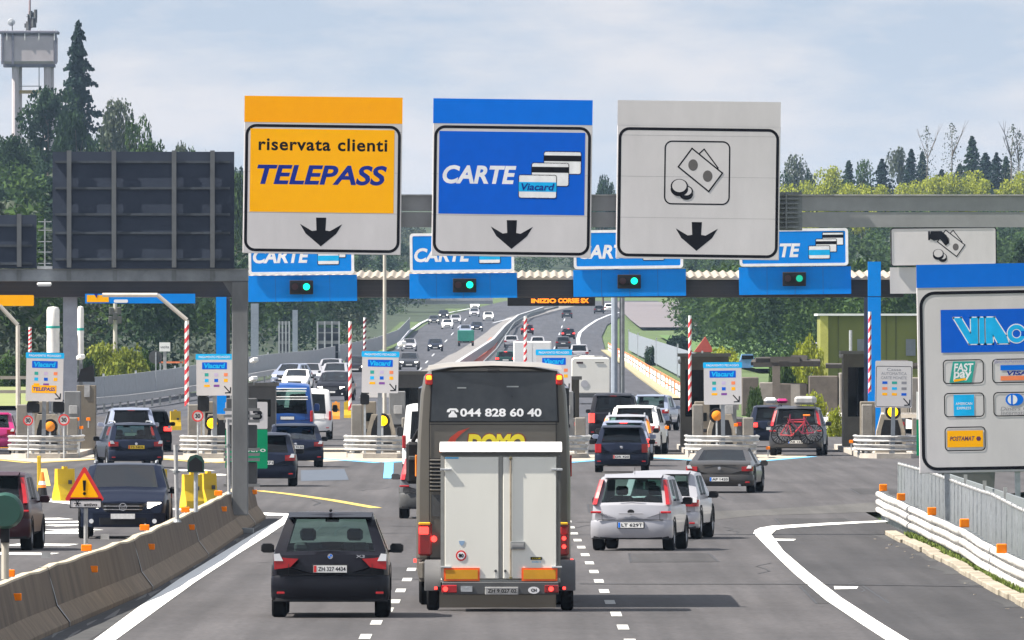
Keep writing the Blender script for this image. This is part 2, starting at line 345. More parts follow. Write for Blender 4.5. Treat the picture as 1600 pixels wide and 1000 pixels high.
# transverse sealed crack
gline('road_seam', [(905, 912.5), (1000, 913), (1200, 913), (1340, 914.5), (1480, 916.5), (1560, 918)], .14, mat('tar', (.02, .02, .022), .6), .014)
gline('road_seam', [(610, 822), (700, 823.5), (850, 824)], .10, MATS['tar'], .010)
gline('road_seam', [(900, 816), (933, 816)], .18, MATS['tar'], .010)
for i in range(10):
    x, y = random.uniform(440, 1150), random.uniform(770, 990); X, Y = G(x, y); l = random.uniform(2, 7)
    gline('road_seam', [(X, Y), (X + random.uniform(-.15, .15), Y + l / 2), (X + random.uniform(-.25, .25), Y + l)], .05, MATS['tar'], .006, raw=True)
DASHW = mat('worn_white', (.30, .30, .29), .75, col2=(.55, .55, .52), scale=7)
# dashes right of the bus, and those between car and bus
d0 = G(944, 924); slope = (G(980, 993)[0] - d0[0]) / (G(980, 993)[1] - d0[1])
for i in range(-7, 10):
    Y = d0[1] + i * 3.55; X = d0[0] + slope * (Y - d0[1]); 
    if X > G(935, 870)[0] - .6: gpoly('lane_dash', [(X - .085, Y - .62), (X + .085, Y - .62), (X + .085, Y + .62), (X - .085, Y + .62)], DASHW, .006, raw=True)
for (x, y) in ((571, 995), (588, 973), (606, 953), (617, 940), (626, 923), (636, 906), (643, 890)):
    X, Y = G(x, y); gpoly('lane_dash', [(X - .085, Y - .6), (X + .085, Y - .6), (X + .085, Y + .6), (X - .085, Y + .6)], DASHW, .006, raw=True)
for i in range(6):
    Y = d0[1] - 24.9 - i * 3.55; X = d0[0] + slope * (Y - d0[1]); gpoly('lane_dash', [(X - .09, Y - .85), (X + .09, Y - .85), (X + .09, Y + .85), (X - .09, Y + .85)], ROADW, .006, raw=True)
# left edge line and its turned corner
l1 = [(-6.15, 50)] + [G(*p) for p in ((146, 1001), (215, 950), (280, 905), (350, 862), (400, 832), (438, 812), (444, 807))]
l2 = [(-5.93, 50)] + [G(*p) for p in ((180, 1001), (243, 955), (305, 910), (372, 866), (420, 836), (452, 814), (455, 807))]
ribbon('edge_line', l1, l2, ROADW, .008, 2)
gline('edge_line', [(400, 802), (425, 803.5), (455, 806)], [.5, .8, 1.1], ROADW, .012)
gline('edge_line', [(404, 767), (450, 772), (520, 782), (588, 794)], .32, ROADY, .008)
# ragged dark strip at the foot of the concrete barrier
ribbon('gutter_strip', [(-7.25, 50), (-6.8, 74), (-6.15, 88), (-5.95, 100), (-5.85, 117), (-5.8, 122)], [(-6.3, 50), (-6.12, 74), (-5.90, 88), (-5.75, 100), (-5.62, 117), (-5.6, 122)], mat('gutter_dark', (.015, .015, .017), .9, col2=(.05, .05, .05), scale=1.4, bump=.6, bscale=6), .006, 2)
for i in range(26):
    Y = random.uniform(66, 118); X = np.interp(Y, [50, 74, 88, 100, 117], [-7.1, -6.6, -6.08, -5.93, -5.83]) + random.uniform(-.06, .06) * (3 if Y < 84 else 1)
    gline('gutter_patch', [(X, Y), (X + random.uniform(-.05, .05), Y + random.uniform(.5, 1.2)), (X + .02, Y + random.uniform(1.5, 3))], [.02, random.uniform(.05, .12), .02], mat('gutter_dust', (.14, .135, .13), .9), .007, raw=True)
# dashes on the far left carriageway
for (x, y) in ((70, 811), (98, 816), (112, 821), (116, 828), (94, 833), (66, 852), (34, 866), (300, 735), (330, 742)):
    X, Y = G(x, y); gline('lane_dash', [(x - 11, y + 1), (x + 11, y - 2)] if y > 829 else [(x - 11, y - 1), (x + 11, y + 1)], 1.1 if y < 830 else 1.3, ROADW, .006)
gline('edge_line', [(0, 772), (60, 780), (150, 790), (300, 797), (380, 796)], .7, ROADW, .006)
# pale and coloured aprons before the islands
IX = [68, 337, 594, 866, 1130, 1396]; ID = 179.0
for i, x in enumerate(IX):
    c = ROADY if i < 2 else ROADB
    X = (x - 800) / F * ID + .1
    if i == 5: continue
    gpoly('apron_paint', [(X - 2.9, 184), (X - 2.9, 181.5), (X + .1, 173.4), (X + 3.0, 181.5), (X + 3.0, 184)], CONCL, .006, raw=True)
    gline('chevron_line', [(X - 3.1, 181.2), (X - .0, 172.6)], .30, c, .010, raw=True); gline('chevron_line', [(X + 3.2, 181.2), (X + .2, 172.6)], .30, c, .010, raw=True)
    if i in (0, 2): gline('chevron_stem', [(608, 722.5), (606.5, 748)] if i else [(66, 733), (71, 760)], .30, c, .014)
gpoly('apron_paint', [(1300, 702), (1345, 702), (1435, 700), (1437, 712), (1400, 716)], CONCL, .008)
gpoly('patch_pale', [(940, 808), (1050, 800), (1180, 797), (1400, 783), (1370, 800), (1180, 806), (1060, 818), (950, 822)], asphalt('asphalt_pale', (.066, .063, .060), (.078, .075, .071)), .004)
gpoly('patch_blue', [(470, 735), (538, 733), (545, 750), (470, 752)], mat('faded_blue', (.055, .070, .095), .8), .006)
gpoly('apron_paint', [(380, 700), (640, 700), (650, 714), (500, 722), (380, 712)], CONCL, .004)
# kerb and grass tuft strip at the right
kp = [(8.28, 112.5), (8.38, 105), (8.42, 96), (8.35, 88), (8.42, 80), (8.5, 70), (8.6, 55)]
mb = MB(); 
for (a, b) in zip(kp, kp[1:]):
    n = int((a[1] - b[1]) / 1.3)
    for i in range(n):
        x = a[0] + (b[0] - a[0]) * (i + .5) / n; y = a[1] + (b[1] - a[1]) * (i + .5) / n
        if random.random() < .05: continue
        mb.box(x + random.uniform(-.03, .03), y, .05 + random.uniform(-.03, .01), .26, (a[1] - b[1]) / n * DK - .05, .12 + random.uniform(-.01, .01), bev=.015)
mb.build('kerb_stones', mat('worn_kerb', (.17, .145, .11), .9, col2=(.36, .32, .25), scale=.9, bump=.5, bscale=7), None, kind='structure')
for Y, w_, l_ in ((110.5, .5, 1.6), (106.5, .35, 1.2), (101, .30, 1.8), (95.5, .42, 1.5), (91, .35, 1.0), (84, .3, 1.2)):
    pts_ = [(8.2 - w_ * random.uniform(.3, 1) if k < 4 else 8.26, Y - l_ + l_ * 2 * ((k if k < 4 else 7 - k) / 3)) for k in range(8)]; gpoly('broken_edge', pts_, MATS['gutter_dark'], .0075, raw=True)
gv = MB()
for i in range(4200):
    Y = random.uniform(86, 112); X = 8.6 + abs(random.gauss(0, .1)); h = random.uniform(.03, .13); a = random.uniform(0, 6.28); r = .035
    Y *= DK; gv.add([(X + r * math.cos(a), Y + r * math.sin(a), -.02), (X - r * math.cos(a), Y - r * math.sin(a), -.02), (X + random.uniform(-.06, .06), Y + random.uniform(-.06, .06), h)], [(0, 1, 2)])
pr(gv.build('grass_strip', mat('verge_grass', (.16, .20, .04), .9, col2=(.10, .16, .02))), kind='stuff', label='short yellow green grass growing behind the pale kerb at right', category='grass')
MB().box(8.72, 99, -.08, .42, 27 * DK, .1).build('verge_soil', EARTH, None, kind='structure')
dv = MB()
for i in range(14):
    Y = random.uniform(76, 112); X = 8.05 - abs(random.gauss(0, .18)); s_ = random.uniform(.02, .06)
    dv.box(X, Y, .008, s_, s_ * 1.6, .012, rz=random.uniform(0, 3))
pr(dv.build('rubble', CONCL), kind='stuff', label='crumbs of broken kerb scattered on the dark shoulder', category='rubble')
# median between the far carriageways and the reddish strip on it
ml = gp([(560, 622), (640, 590), (700, 556), (742, 532), (768, 512), (792, 497), (830, 486), (880, 477)]); mr_ = gp([(690, 622), (728, 590), (768, 556), (786, 532), (797, 512), (822, 499), (862, 487), (905, 477)])
ribbon('median', ml, mr_, mat('median_paving', (.13, .125, .125), .85, col2=(.19, .18, .175), scale=.4), .03, 6)
rl = gp([(696, 590), (724, 566), (750, 545), (766, 528)]); rr_ = gp([(735, 590), (757, 566), (774, 545), (780, 528)])
ribbon('median_red_strip', rl, rr_, mat('red_strip', (.50, .13, .08), .8, var=.2), .05, 5)
for nm, pts, wd in (('edge_line', [(620, 545), (630, 528), (642, 516), (657, 505), (672, 498), (700, 489), (735, 482)], .5), ('edge_line', [(905, 547), (903, 530), (906, 520), (916, 511), (933, 500), (952, 492), (985, 484)], .5), ('edge_line', [(770, 505), (800, 497), (850, 487)], .4)):
    gline(nm, pts, wd, mat('faded_white', (.40, .42, .46), .7), .03)
for i in range(9):
    for x0_, x1_ in ((645, 735), (850, 885)):
        r_ = 590 - i * 11; gline('lane_dash', [(x0_ + (x1_ - x0_) * i / 9, r_), (x0_ + (x1_ - x0_) * (i + .35) / 9, r_ - 4)], .16, MATS['faded_white'], .03)
# grass slope, lilac field and dry patches at the right beyond the plaza
def hpatch(name, x0, x1, y0, y1, m, off=.1, nx=10, ny=10, fn=None):
    rows = [[(x0 + (x1 - x0) * i / nx + (fn(y0 + (y1 - y0) * j / ny) if fn else 0), y0 + (y1 - y0) * j / ny, 0) for i in range(nx + 1)] for j in range(ny + 1)]
    rows = [[(x, y, hgt(x, y) + off) for x, y, _ in r] for r in rows]
    return MB().loft(rows).build(name, m, None, smooth=True, kind='structure')
hpatch('dry_bank', 19, 60, 240, 330, EARTH, .2)
PATCH = asphalt('asphalt_repair', (.032, .030, .031), (.046, .044, .045))
for (x0, y0, w_, l_) in ((-2.9, 92, 1.5, 5), (2.3, 99, 1.7, 4), (5.0, 84, 1.2, 6), (-4.4, 112, 1.3, 5), (6.2, 118, 1.8, 4), (1.9, 126, 1.6, 6), (9.5, 140, 2.2, 5)):
    q_ = [(x0, y0), (x0 + w_, y0 + .15), (x0 + w_ * .97, y0 + l_), (x0 + .05, y0 + l_ - .1)]; gpoly('asphalt_patch', q_, PATCH, .0035, raw=True); gline('road_seam', q_ + [q_[0]], .045, MATS['tar'], .0045, raw=True)
for i in range(16):
    X, Y = random.uniform(-5, 7), random.uniform(80, 150); q_ = [(X, Y)]
    for k in range(5): q_.append((q_[-1][0] + random.uniform(-.25, .3), q_[-1][1] + random.uniform(.3, 1.2)))
    gline('road_seam', q_, .035, MATS['tar'], .005, raw=True)
KY = 1.0
# ================================================================= haze
hz = MB().box(0, 1150 * DK, 40, 2600, 2600 * DK, 86)
# box spans z -3 .. 83
ho = hz.build('haze', [], None, kind='stuff')
hm = bpy.data.materials.new('haze_air'); hm.use_nodes = True; t = hm.node_tree; t.nodes.clear()
oo = N(t, 'ShaderNodeOutputMaterial'); pv = N(t, 'ShaderNodeVolumePrincipled'); pv.inputs['Density'].default_value = HAZE / DK
pv.inputs['Color'].default_value = (.50, .71, 1, 1); pv.inputs['Anisotropy'].default_value = .2
t.links.new(pv.outputs[0], oo.inputs['Volume']); ho.data.materials.append(hm)
# ================================================================= signs, gantries, canopy, islands
class Brd:
    """a sign thing at distance d whose drawing is measured off the photo and laid out on its own flat face"""
    def __init__(s, name, label, cat, x0, x1, y0, y1, d, group=None, tilt=0, rz=0, base=-9.0):
        s.base = base; s.cx = (x0 + x1) / 2; s.s = F / d; s.by = y1; s.d = d
        s.t = thing(name, label, cat, ((s.cx - 800) / F * d, d, Z(y1, d)), rz, group)
        s.t.rotation_euler = (0, math.radians(tilt), rz)
    def x(s, px): return (px - s.cx) / s.s
    def lay(s, y): return y if y > s.base else s.base + (y - s.base) * .22     # printed layers lie almost flush
    def thk(s, y, th): return th * .22 if (y <= s.base and th < .012) else th
    def z(s, py): return (s.by - py) / s.s
    def rect(s, name, x0, x1, y0, y1, m, y=0, th=.003, r=0):
        a, b, c, d = s.x(x0), s.x(x1), s.z(y1), s.z(y0)
        poly = rrect(a, b, c, d, r / s.s) if r else [(a, c), (b, c), (b, d), (a, d)]; th = s.thk(y, th); y = s.lay(y)
        return MB().prism(poly, y - th, y).build(name, m, s.t)
    def frame(s, name, x0, x1, y0, y1, wpx, m, y=0, th=.003, r=10):
        th = s.thk(y, th); y = s.lay(y); lo = rrect(s.x(x0), s.x(x1), s.z(y1), s.z(y0), r / s.s, 7); li = rrect(s.x(x0 + wpx), s.x(x1 - wpx), s.z(y1 - wpx), s.z(y0 + wpx), max(.5, r - wpx) / s.s, 7)
        return MB().ring(lo, li, y - th, y).build(name, m, s.t)
    def poly(s, name, pts, m, y=0, th=.003):
        q = [(s.x(a), s.z(b)) for a, b in pts]; th = s.thk(y, th); y = s.lay(y)
        ar = sum(q[i][0] * q[(i + 1) % len(q)][1] - q[(i + 1) % len(q)][0] * q[i][1] for i in range(len(q)))
        if ar < 0: q = q[::-1]
        return MB().prism(q, y - th, y).build(name, m, s.t)
    def loopline(s, name, pts, wpx, m, y=0, closed=True):
        mb = MB(); q = pts + ([pts[0]] if closed else []); th = s.thk(y, .003); y = s.lay(y)
        for (a, b), (c, d) in zip(q, q[1:]):
            dx, dy = c - a, d - b; l = math.hypot(dx, dy); nx_, ny_ = -dy / l * wpx / 2, dx / l * wpx / 2; ex, ey = dx / l * wpx / 2, dy / l * wpx / 2
            pp = [(a + nx_ - ex, b + ny_ - ey), (c + nx_ + ex, d + ny_ + ey), (c - nx_ + ex, d - ny_ + ey), (a - nx_ - ex, b - ny_ - ey)]
            mb.prism([(s.x(u), s.z(v)) for u, v in pp][::-1], y - th, y)
        return mb.build(name, m, s.t)
    def text(s, st, x0, x1, y0, y1, m, y=-.02, **k): return text(st, s.x(x0), s.x(x1), s.z(y1), s.z(y0), s.lay(y), m, s.t, **k)
    def disc(s, name, x, y_, r, m, y=0, ry=None, n=24, th=.003): return MB().prism(circ(s.x(x), s.z(y_), r / s.s, n, (ry or r) / s.s), s.lay(y) - s.thk(y, th), s.lay(y)).build(name, m, s.t)
def down_arrow(B, cx, cy, y=-.03):      # cx,cy = tip
    B.poly('arrow', [(cx - 8, cy - 45), (cx + 8, cy - 45), (cx + 7, cy - 25), (cx + 14, cy - 24), (cx + 33, cy - 35), (cx + 24, cy - 20), (cx, cy), (cx - 24, cy - 20), (cx - 33, cy - 35), (cx - 14, cy - 24), (cx - 7, cy - 25)], TXT, y, .003)
GD = 112.0
def bigsign(x0, x1, y0, ysp, y1, label, topm):
    B = Brd('lane_sign', label, 'road sign', x0, x1, y0, y1, GD, None, .75, 0, 0)
    for k in (.26, .52, .78): MB().box(0, -.0003, B.z(y0) * k, B.x(x1) - B.x(x0), .0006, .008).build('sheet_joint', mat('joint_grey', (.34, .33, .34), .6), B.t)
    MB().box(0, .03, B.z(y0) / 2, B.x(x1) - B.x(x0), .06, B.z(y0), bev=.01).build('board', SGRY, B.t)
    B.rect('header_strip', x0, x1, y0, ysp, topm, -.002, .004)
    B.frame('border', x0 + 2, x1 - 2, ysp + 3, y1 - 3, 4.5, TXT, -.002, .004, 17)
    hb = MB()
    for k in range(5): hb.box(0, .10, .35 + k * .68, B.x(x1) - B.x(x0) - .25, .07, .06)
    hb.box(-.9, .17, B.z(y0) / 2, .1, .09, B.z(y0) - .2); hb.box(.9, .17, B.z(y0) / 2, .1, .09, B.z(y0) - .2); hb.build('stiffener', GALVD, B.t)
    return B
B = bigsign(379, 626, 151, 192, 397, 'big overhead sign with orange field reading riservata clienti TELEPASS', SORG)
B.rect('yellow_field', 389, 614, 202, 332, SYEL, -.002, .005)
B.text('riservata clienti', 402, 603, 216, 236, TXT, -.009, bold=.025, space=1.1)
B.text('TELEPASS', 400, 603, 258, 289, TXTB, -.009, bold=.03, shear=.22)
down_arrow(B, 501, 385, -.003)
B = bigsign(674, 923, 155, 194, 401, 'big overhead blue sign reading CARTE with three stacked payment cards', SBLU)
B.rect('blue_field', 684, 912, 206, 335, SBLU2, -.002, .005)
B.text('CARTE', 690, 805, 259, 288, TXTW, -.009, bold=.035, shear=.2)
def cards(B, sc, ox, oy, y=-.009):
    def q(px, py): return (ox + (px - 848) * sc, oy + (py - 272) * sc)
    for k, (x0, x1, y0, y1) in enumerate(((848, 906, 236, 271), (829, 887, 254, 290), (809, 868, 273, 309))):
        a, c = q(x0, y0); b, d = q(x1, y1); B.frame('card_outline', a - .6, b + .6, c - .6, d + .6, 1.2, TXT, y - .004 * k - .001, .002, 4 * sc)
        B.rect('card', a, b, c, d, TXTW, y - .004 * k, .003, 3 * sc)
        s0, s1 = (y0 + 6, y0 + 15) if k < 2 else (y0 + 11, y0 + 26)
        a, c = q(x0, s0); b, d = q(x1, s1); B.rect('card_stripe', a, b, c, d, TXT if k < 2 else SCYA, y - .004 * k - .003, .002)
    if sc > .8: a, c = q(813, 286); b, d = q(865, 297); B.text('Viacard', a, b, c, d, TXTB, y - .022, shear=.2, bold=.02)
cards(B, 1.0, 848, 272)
down_arrow(B, 799, 389, -.003)
B = bigsign(962, 1217, 158, 197, 405, 'big overhead white sign picturing banknotes and coins above a black arrow', SGRY)
def money(B, sc, ox, oy, y=-.006):
    def q(pts): return [(ox + (a - 1088) * sc, oy + (b - 270) * sc) for a, b in pts]
    B.poly('note', q([(1098, 233), (1128, 268), (1105, 290), (1082, 245)]), SGRY, y, .002); B.loopline('note_edge', q([(1098, 233), (1120, 262), (1112, 277), (1083, 247)]), 1.6 * sc + .4, TXT, y - .003)
    B.poly('note', q([(1079, 232), (1127, 270), (1106, 299), (1058, 261)]), SGRY, y - .007, .002); B.loopline('note_edge', q([(1079, 232), (1127, 270), (1106, 299), (1058, 261)]), 1.8 * sc + .4, TXT, y - .010)
    g = mat('grey_print', (.10, .09, .09), .6)
    for c in ((1081, 258), (1104, 275)): (a, b), = q([c]); B.disc('note_medallion', a, b, 7.5 * sc, g, y - .011, 9 * sc)
    for k, (c, r) in enumerate((((1071, 299), 10), ((1060, 291), 13))):
        (a, b), = q([c]); B.disc('coin', a, b + 5 * sc, r * 1.05 * sc, TXT, y - .014 - .01 * k, r * .85 * sc); B.disc('coin', a, b, r * 1.05 * sc, TXT, y - .016 - .01 * k, r * .85 * sc)
        B.disc('coin_face', a, b - .3, (r - 1.7) * sc, SGRY, y - .020 - .01 * k, (r - 3.2) * sc)
B.frame('pictogram_border', 1036, 1139, 220, 320, 2.2, TXT, -.002, .004, 12)
money(B, 1.0, 1088, 270)
down_arrow(B, 1088, 392, -.003)
# gantry beam carrying them
gx0, gx1 = P(560, GD)[0], P(1760, GD)[0]
t = thing('sign_gantry', 'long grey steel gantry beam carrying the three big lane signs', 'gantry', (0, GD + .18, 0))
bz = lambda r: Z(r, GD); BEAMG = mat('beam_zinc', (.27, .275, .28), .6, .1, var=.10, scale=2.5)
MB().box((gx0 + gx1) / 2, 0, bz(317), gx1 - gx0, .42, (351 - 332) / 71.4 * 1.25 + .01).build('upper_beam', BEAMG, t)
MB().box((gx0 + gx1) / 2, 0, bz(343), gx1 - gx0, .40, .33).build('lower_beam', BEAMG, t)
MB().box((gx0 + gx1) / 2, 0, bz(304.6), gx1 - gx0 + .02, .50, .03).build('top_flange', GALVW, t)
MB().box(gx1 - .3, 0, bz(330) / 2, .5, .5, bz(330)).build('post', GALVD, t)
hg = MB()
for i in range(8): hg.box(P(1232, GD)[0], -.24, bz(303 + i * 7.4), .44, .10, .035)
hg.box(P(1229, GD)[0], -.30, bz(330), .035, .03, .8); hg.box(P(1236, GD)[0], -.20, bz(330), .5, .03, .84); hg.build('louvred_box', GALVD, t)
for x in (400, 604, 700, 900, 985, 1195): MB().box(P(x, GD)[0], -.25, bz(322), .10, .12, 1.2).build('bracket', GALVD, t)
# left gantry: column, beam and backs of the signs meant for the other direction
LD = 113.0
t = thing('left_gantry', 'grey steel gantry with square column standing on the concrete barrier end', 'gantry', P(375, LD, 0)); ox = t.location.x
lx = lambda px: (px - 375) * LD / F; lz = lambda r: Z(r, LD)
CG = mat('column_grey', (.16, .165, .17), .6, .2, var=.25, scale=2, stretch=(1, 1, .3))
MB().box(0, 0, lz(440) / 2 + .2, .36, .36, lz(440) - .4, bev=.02).build('column', CG, t)
MB().box(0, 0, .06, .6, .6, .12).build('base_plate', GALVD, t)
x0 = lx(-160); MB().box((x0 + lx(388)) / 2, 0, lz(430), lx(388) - x0, .34, .27, bev=.015).build('beam', mat('beam_grey', (.25, .27, .29), .55, .3, var=.2), t)
MB().prism([(lx(348), lz(440)), (lx(362), lz(440)), (lx(362), lz(462))][::-1], -.1, .1).build('gusset', CG, t)
MB().box((x0 + lx(388)) / 2, 0, lz(420.5), lx(388) - x0 + .02, .37, .02).build('top_flange', GALVW, t)
for x in (30, 108, 180, 272, 332): MB().box(lx(x), -.18, lz(430), .10, .02, .25).build('clamp_plate', GALVD, t)
def back(x0, x1, y0, y1, vx, hy, label):
    B = Brd('overhead_sign', label, 'road sign', x0, x1, y0, y1, LD - .1, 'dark sign backs on the left gantry')
    m = mat('sign_back_dark', (.026, .038, .064), .65, .1, col2=(.040, .054, .086), scale=1.2)
    MB().box(0, .06, B.z(y0) / 2, B.x(x1) - B.x(x0), .05, B.z(y0)).build('panel', m, B.t)
    rm = mat('rail_grey', (.060, .072, .090), .6, .25, var=.25)
    for h in hy: MB().box(-.02, .015, B.z(h), B.x(x1) - B.x(x0) - .15, .04, .055).build('stiffener', rm, B.t)
    for v in vx: MB().box(B.x(v), -.03, B.z((y0 + y1) / 2 - 2), .10, .05, B.z(y0)).build('upright', mat('upright_grey', (.13, .14, .15), .55, .3), B.t)
    return B
back(82, 366, 237, 420, (108, 178, 272, 332), (253, 294, 335, 364, 405), 'large dark back of a wide road sign on the left gantry')
back(-90, 57, 336, 419, (30, -60), (352, 384, 412), 'low dark sign back at the far left end of the left gantry')
t = thing('antenna_mast', 'thin aerial with cross rungs on the left gantry between two sign backs', 'antenna', (P(70, LD)[0], LD, lz(420)))
mb = MB(); mb.box(0, 0, .55, .03, .03, 1.1); 
for k in (.12, .37, .6, .85, 1.04): mb.box(0, 0, k, .30, .02, .02)
mb.build('mast', GALV, t); MB().box(0, 0, .03, .33, .12, .06).build('foot', GALV, t)
t = thing('floodlight', 'small white lamp hung under the beam of the left gantry', 'lamp', (P(70, LD)[0], LD - .1, lz(446))); MB().box(0, 0, .03, .32, .2, .07, bev=.02).build('housing', WHT, t); MB().box(0, 0, -.01, .28, .16, .02).build('lens', WHL, t)
# ladder / cable boxes stacked on the column
mb = MB()
t = thing('cable_cabinet', 'dark louvred cabinet strapped round the grey gantry column', 'cabinet', P(379, 116, 0)); f = 116 / F
for k, (a, b) in enumerate(((622, 640), (664, 700), (722, 756))): MB().box(-.02, .1, Z((a + b) / 2, 116), 48 * f, .5, (b - a) * f, bev=.02).build('box', DGR, t)
for k in (640, 650, 658, 702, 710, 718, 758): MB().box(-.02, .05, Z(k, 116), 56 * f, .6, 4.5 * f).build('strap', CG, t)
# thin lamp post behind the signs
t = thing('lamp_post', 'thin tall pale pole rising behind the orange lane sign', 'pole', P(601, 186, 0)); MB().cyl((0, 0, 0), (0, 0, 7.3), .075, .06, 10).build('pole', mat('pale_pole', (.42, .40, .36), .6), t); MB().box(0, 0, .05, .3, .3, .1).build('foot', CONC, t)
# ---------------------------------------------------------------- big payment sign at the right
B = Brd('payment_sign', 'large white payment board with blue header showing card logos behind fence', 'road sign', 1437, 1768, 411, 737, 112.5, None, -1.0, 0, 0)
B0 = B; xr = 1768
MB().box(0, .04, B.z(411) / 2, B.x(xr) - B.x(1437), .07, B.z(411), bev=.012).build('board', SGRY, B.t)
B.rect('header_strip', 1437, xr, 411, 447, SBLU, -.002, .004); B.frame('border', 1441, xr - 4, 453, 733, 5, TXT, -.002, .004, 24)
B.rect('blue_field', 1474, 1730, 482, 549, SBLU2, -.002, .005)
OUT = TXTW; 
def vial(pts, grow): 
    return pts
for pts in ([(1494, 495), (1506, 495), (1521, 521), (1521, 495), (1532, 495), (1532, 536), (1518, 536)], [(1534, 495), (1542, 495), (1542, 536), (1534, 536)], [(1544, 495), (1558, 495), (1576, 524), (1580, 536), (1563, 536), (1555, 521), (1555, 536), (1544, 536)]):
    B.loopline('logo_outline', pts, 3.2, TXTW, -.010); B.poly('logo_letter', pts, SCYA, -.014, .003)
lo = circ(B.x(1592), B.z(521), 15.5 / B.s, 26); li = circ(B.x(1592), B.z(521), 6 / B.s, 26); MB().ring(lo, li, -.0027, -.0022).build('logo_outline', TXTW, B.t)
lo = circ(B.x(1592), B.z(521), 14 / B.s, 26); li = circ(B.x(1592), B.z(521), 7.2 / B.s, 26); MB().ring(lo, li, -.0037, -.0029).build('logo_letter', SCYA, B.t)
B.rect('letter_gap', 1599, 1609, 517, 525, SBLU2, -.019, .002); B.text('ard', 1612, 1700, 500, 536, SCYA, -.014, bold=.06, shear=.15)
for (x0, x1, y0, y1) in ((1476, 1540, 560, 598), (1553, 1630, 560, 598), (1477, 1540, 612, 650), (1554, 1630, 612, 650), (1477, 1541, 665, 703)):
    B.frame('card_frame', x0, x1, y0, y1, 1.6, TXT, -.002, .004, 7)
B.poly('fastpay_field', [(1492, 563), (1527, 563), (1521, 596), (1486, 596)], STEAL, -.003, .004)
B.text('FAST', 1493, 1524, 566, 579, TXTW, -.010, bold=.03, shear=.15); B.text('pay', 1492, 1521, 579, 593, TXTW, -.010, bold=.03, shear=.1); B.poly('yellow_dash', [(1493, 591), (1512, 589), (1512, 592), (1493, 595)], SYEL, -.012)
B.text('BankAmericard', 1557, 1626, 561, 567, mat('lilac_print', (.35, .33, .5), .6), -.010)
B.rect('visa_band', 1566, 1622, 570, 578, SBLU, -.003, .004); B.rect('visa_band', 1566, 1622, 587, 594, ORGW, -.003, .004); B.text('VISA', 1576, 1608, 579, 586, TXTB, -.010, bold=.03, shear=.2)
B.rect('square_logo', 1492, 1524, 615, 648, SCYA, -.003, .004)
B.text('AMERICAN', 1495, 1521, 627, 631, TXTW, -.010, bold=.01); B.text('EXPRESS', 1497, 1519, 634, 638, TXTW, -.010, bold=.01)
B.disc('club_logo', 1590, 624, 11, SBLU, -.003, 9.5); B.disc('club_logo_disc', 1584, 624, 11, SBLU, -.004, 9.5)
B.disc('club_logo_white', 1584, 624, 7.5, TXTW, -.008); B.rect('club_logo_bar', 1581.5, 1584.5, 616, 632, SBLU, -.012)
B.text('Diners Club', 1565, 1622, 635, 641, mat('grey_lettering', (.22, .22, .25), .6), -.010, shear=.2); B.text('International', 1566, 1620, 642, 648, MATS['grey_lettering'], -.010)
B.rect('post_field', 1481, 1537, 671, 697, SYEL, -.003, .005); B.text('POSTAMAT', 1485, 1524, 680, 687, mat('maroon_print', (.10, .02, .08), .5), -.012, bold=.03, shear=.2); B.disc('post_mark', 1530, 684, 4, MATS['maroon_print'], -.009, n=6)
for x in (1590, 1450 + 30, 1710): MB().box(B.x(x), .16, -.7, .12, .12, 2.2 if x > 1500 else 1.9).build('post', GALV, B.t)
# small green-white sign half hidden behind it
B = Brd('exit_sign', 'narrow white and green sign half hidden left of the payment board', 'road sign', 1432, 1470, 612, 712, 121)
B.rect('white_half', 1432, 1470, 612, 655, WHT, 0, .03); B.rect('green_half', 1432, 1470, 656, 712, SGRN, 0, .03)
MB().ring(circ(B.x(1447), B.z(634), 10 / B.s, 20), circ(B.x(1447), B.z(634), 7 / B.s, 20), -.036, -.031).build('red_ring', SRED, B.t)
MB().box(0, .05, -.2, .08, .06, 1.4).build('post', GALV, B.t)
# green and white exit number at the left
B = Brd('direction_sign', 'white and green direction sign with number 3 behind the grey column', 'road sign', 352, 418, 628, 732, 118)
B.rect('white_half', 352, 418, 628, 670, SGRY, 0, .04, 2); B.rect('green_half', 352, 418, 671, 732, SGRN, 0, .04, 2)
B.text('13', 383, 410, 641, 656, TXT, -.045, bold=.06); B.text('uscita libero', 300, 415, 699, 706, TXTW, -.045) if False else B.text('libero', 376, 415, 699, 706, TXTW, -.045)
MB().box(0, .05, -.2, .08, .06, 2.4).build('post', GALV, B.t)
# ---------------------------------------------------------------- toll canopy
CD = 188.0; s = F / CD
t = thing('toll_canopy', 'long flat toll station canopy with dark fascia and corrugated pale roof', 'toll canopy', (0, CD, 0))
X0, X1 = P(-260, CD)[0], P(1412, CD)[0]; z0, z1 = Z(464, CD), Z(437, CD)
FAS = mat('fascia_dark', (.030, .030, .036), .6, col2=(.05, .045, .05), scale=.5)
MB().box((X0 + X1) / 2, 5.0, (z0 + z1) / 2, X1 - X0, 10, z1 - z0).build('fascia', FAS, t)
mb = MB()
for k in range(4): mb.box((X0 + X1) / 2, -.03, z0 + .08 + k * .16, X1 - X0, .05, .03)
mb.build('fascia_rib', mat('rib_dark', (.05, .045, .05), .6), t)
xx = np.arange(X0, X1 + .2, .03); rows = []
for y, dz in ((-.25, 0), (10.3, .25)): rows.append([(x, y, z1 + .10 + .04 * math.sin(x * 2 * math.pi / .30) + dz) for x in xx])
mb = MB().loft(rows); mb.loft([[(x, -.25, z1 + .10 + .04 * math.sin(x * 2 * math.pi / .30)) for x in xx], [(x, -.25, z1 - .0) for x in xx]])
mb.build('corrugated_sheet', mat('roof_sheet', (.28, .245, .20), .7, var=.2, scale=1.5), t, smooth=True)
def col(px, wpx, m, d, row0=470, lab=None, nm='column'):
    MB().box(P(px, d)[0], d - CD, z0 / 2, wpx * d / F, .35, z0).build(nm, m, t)
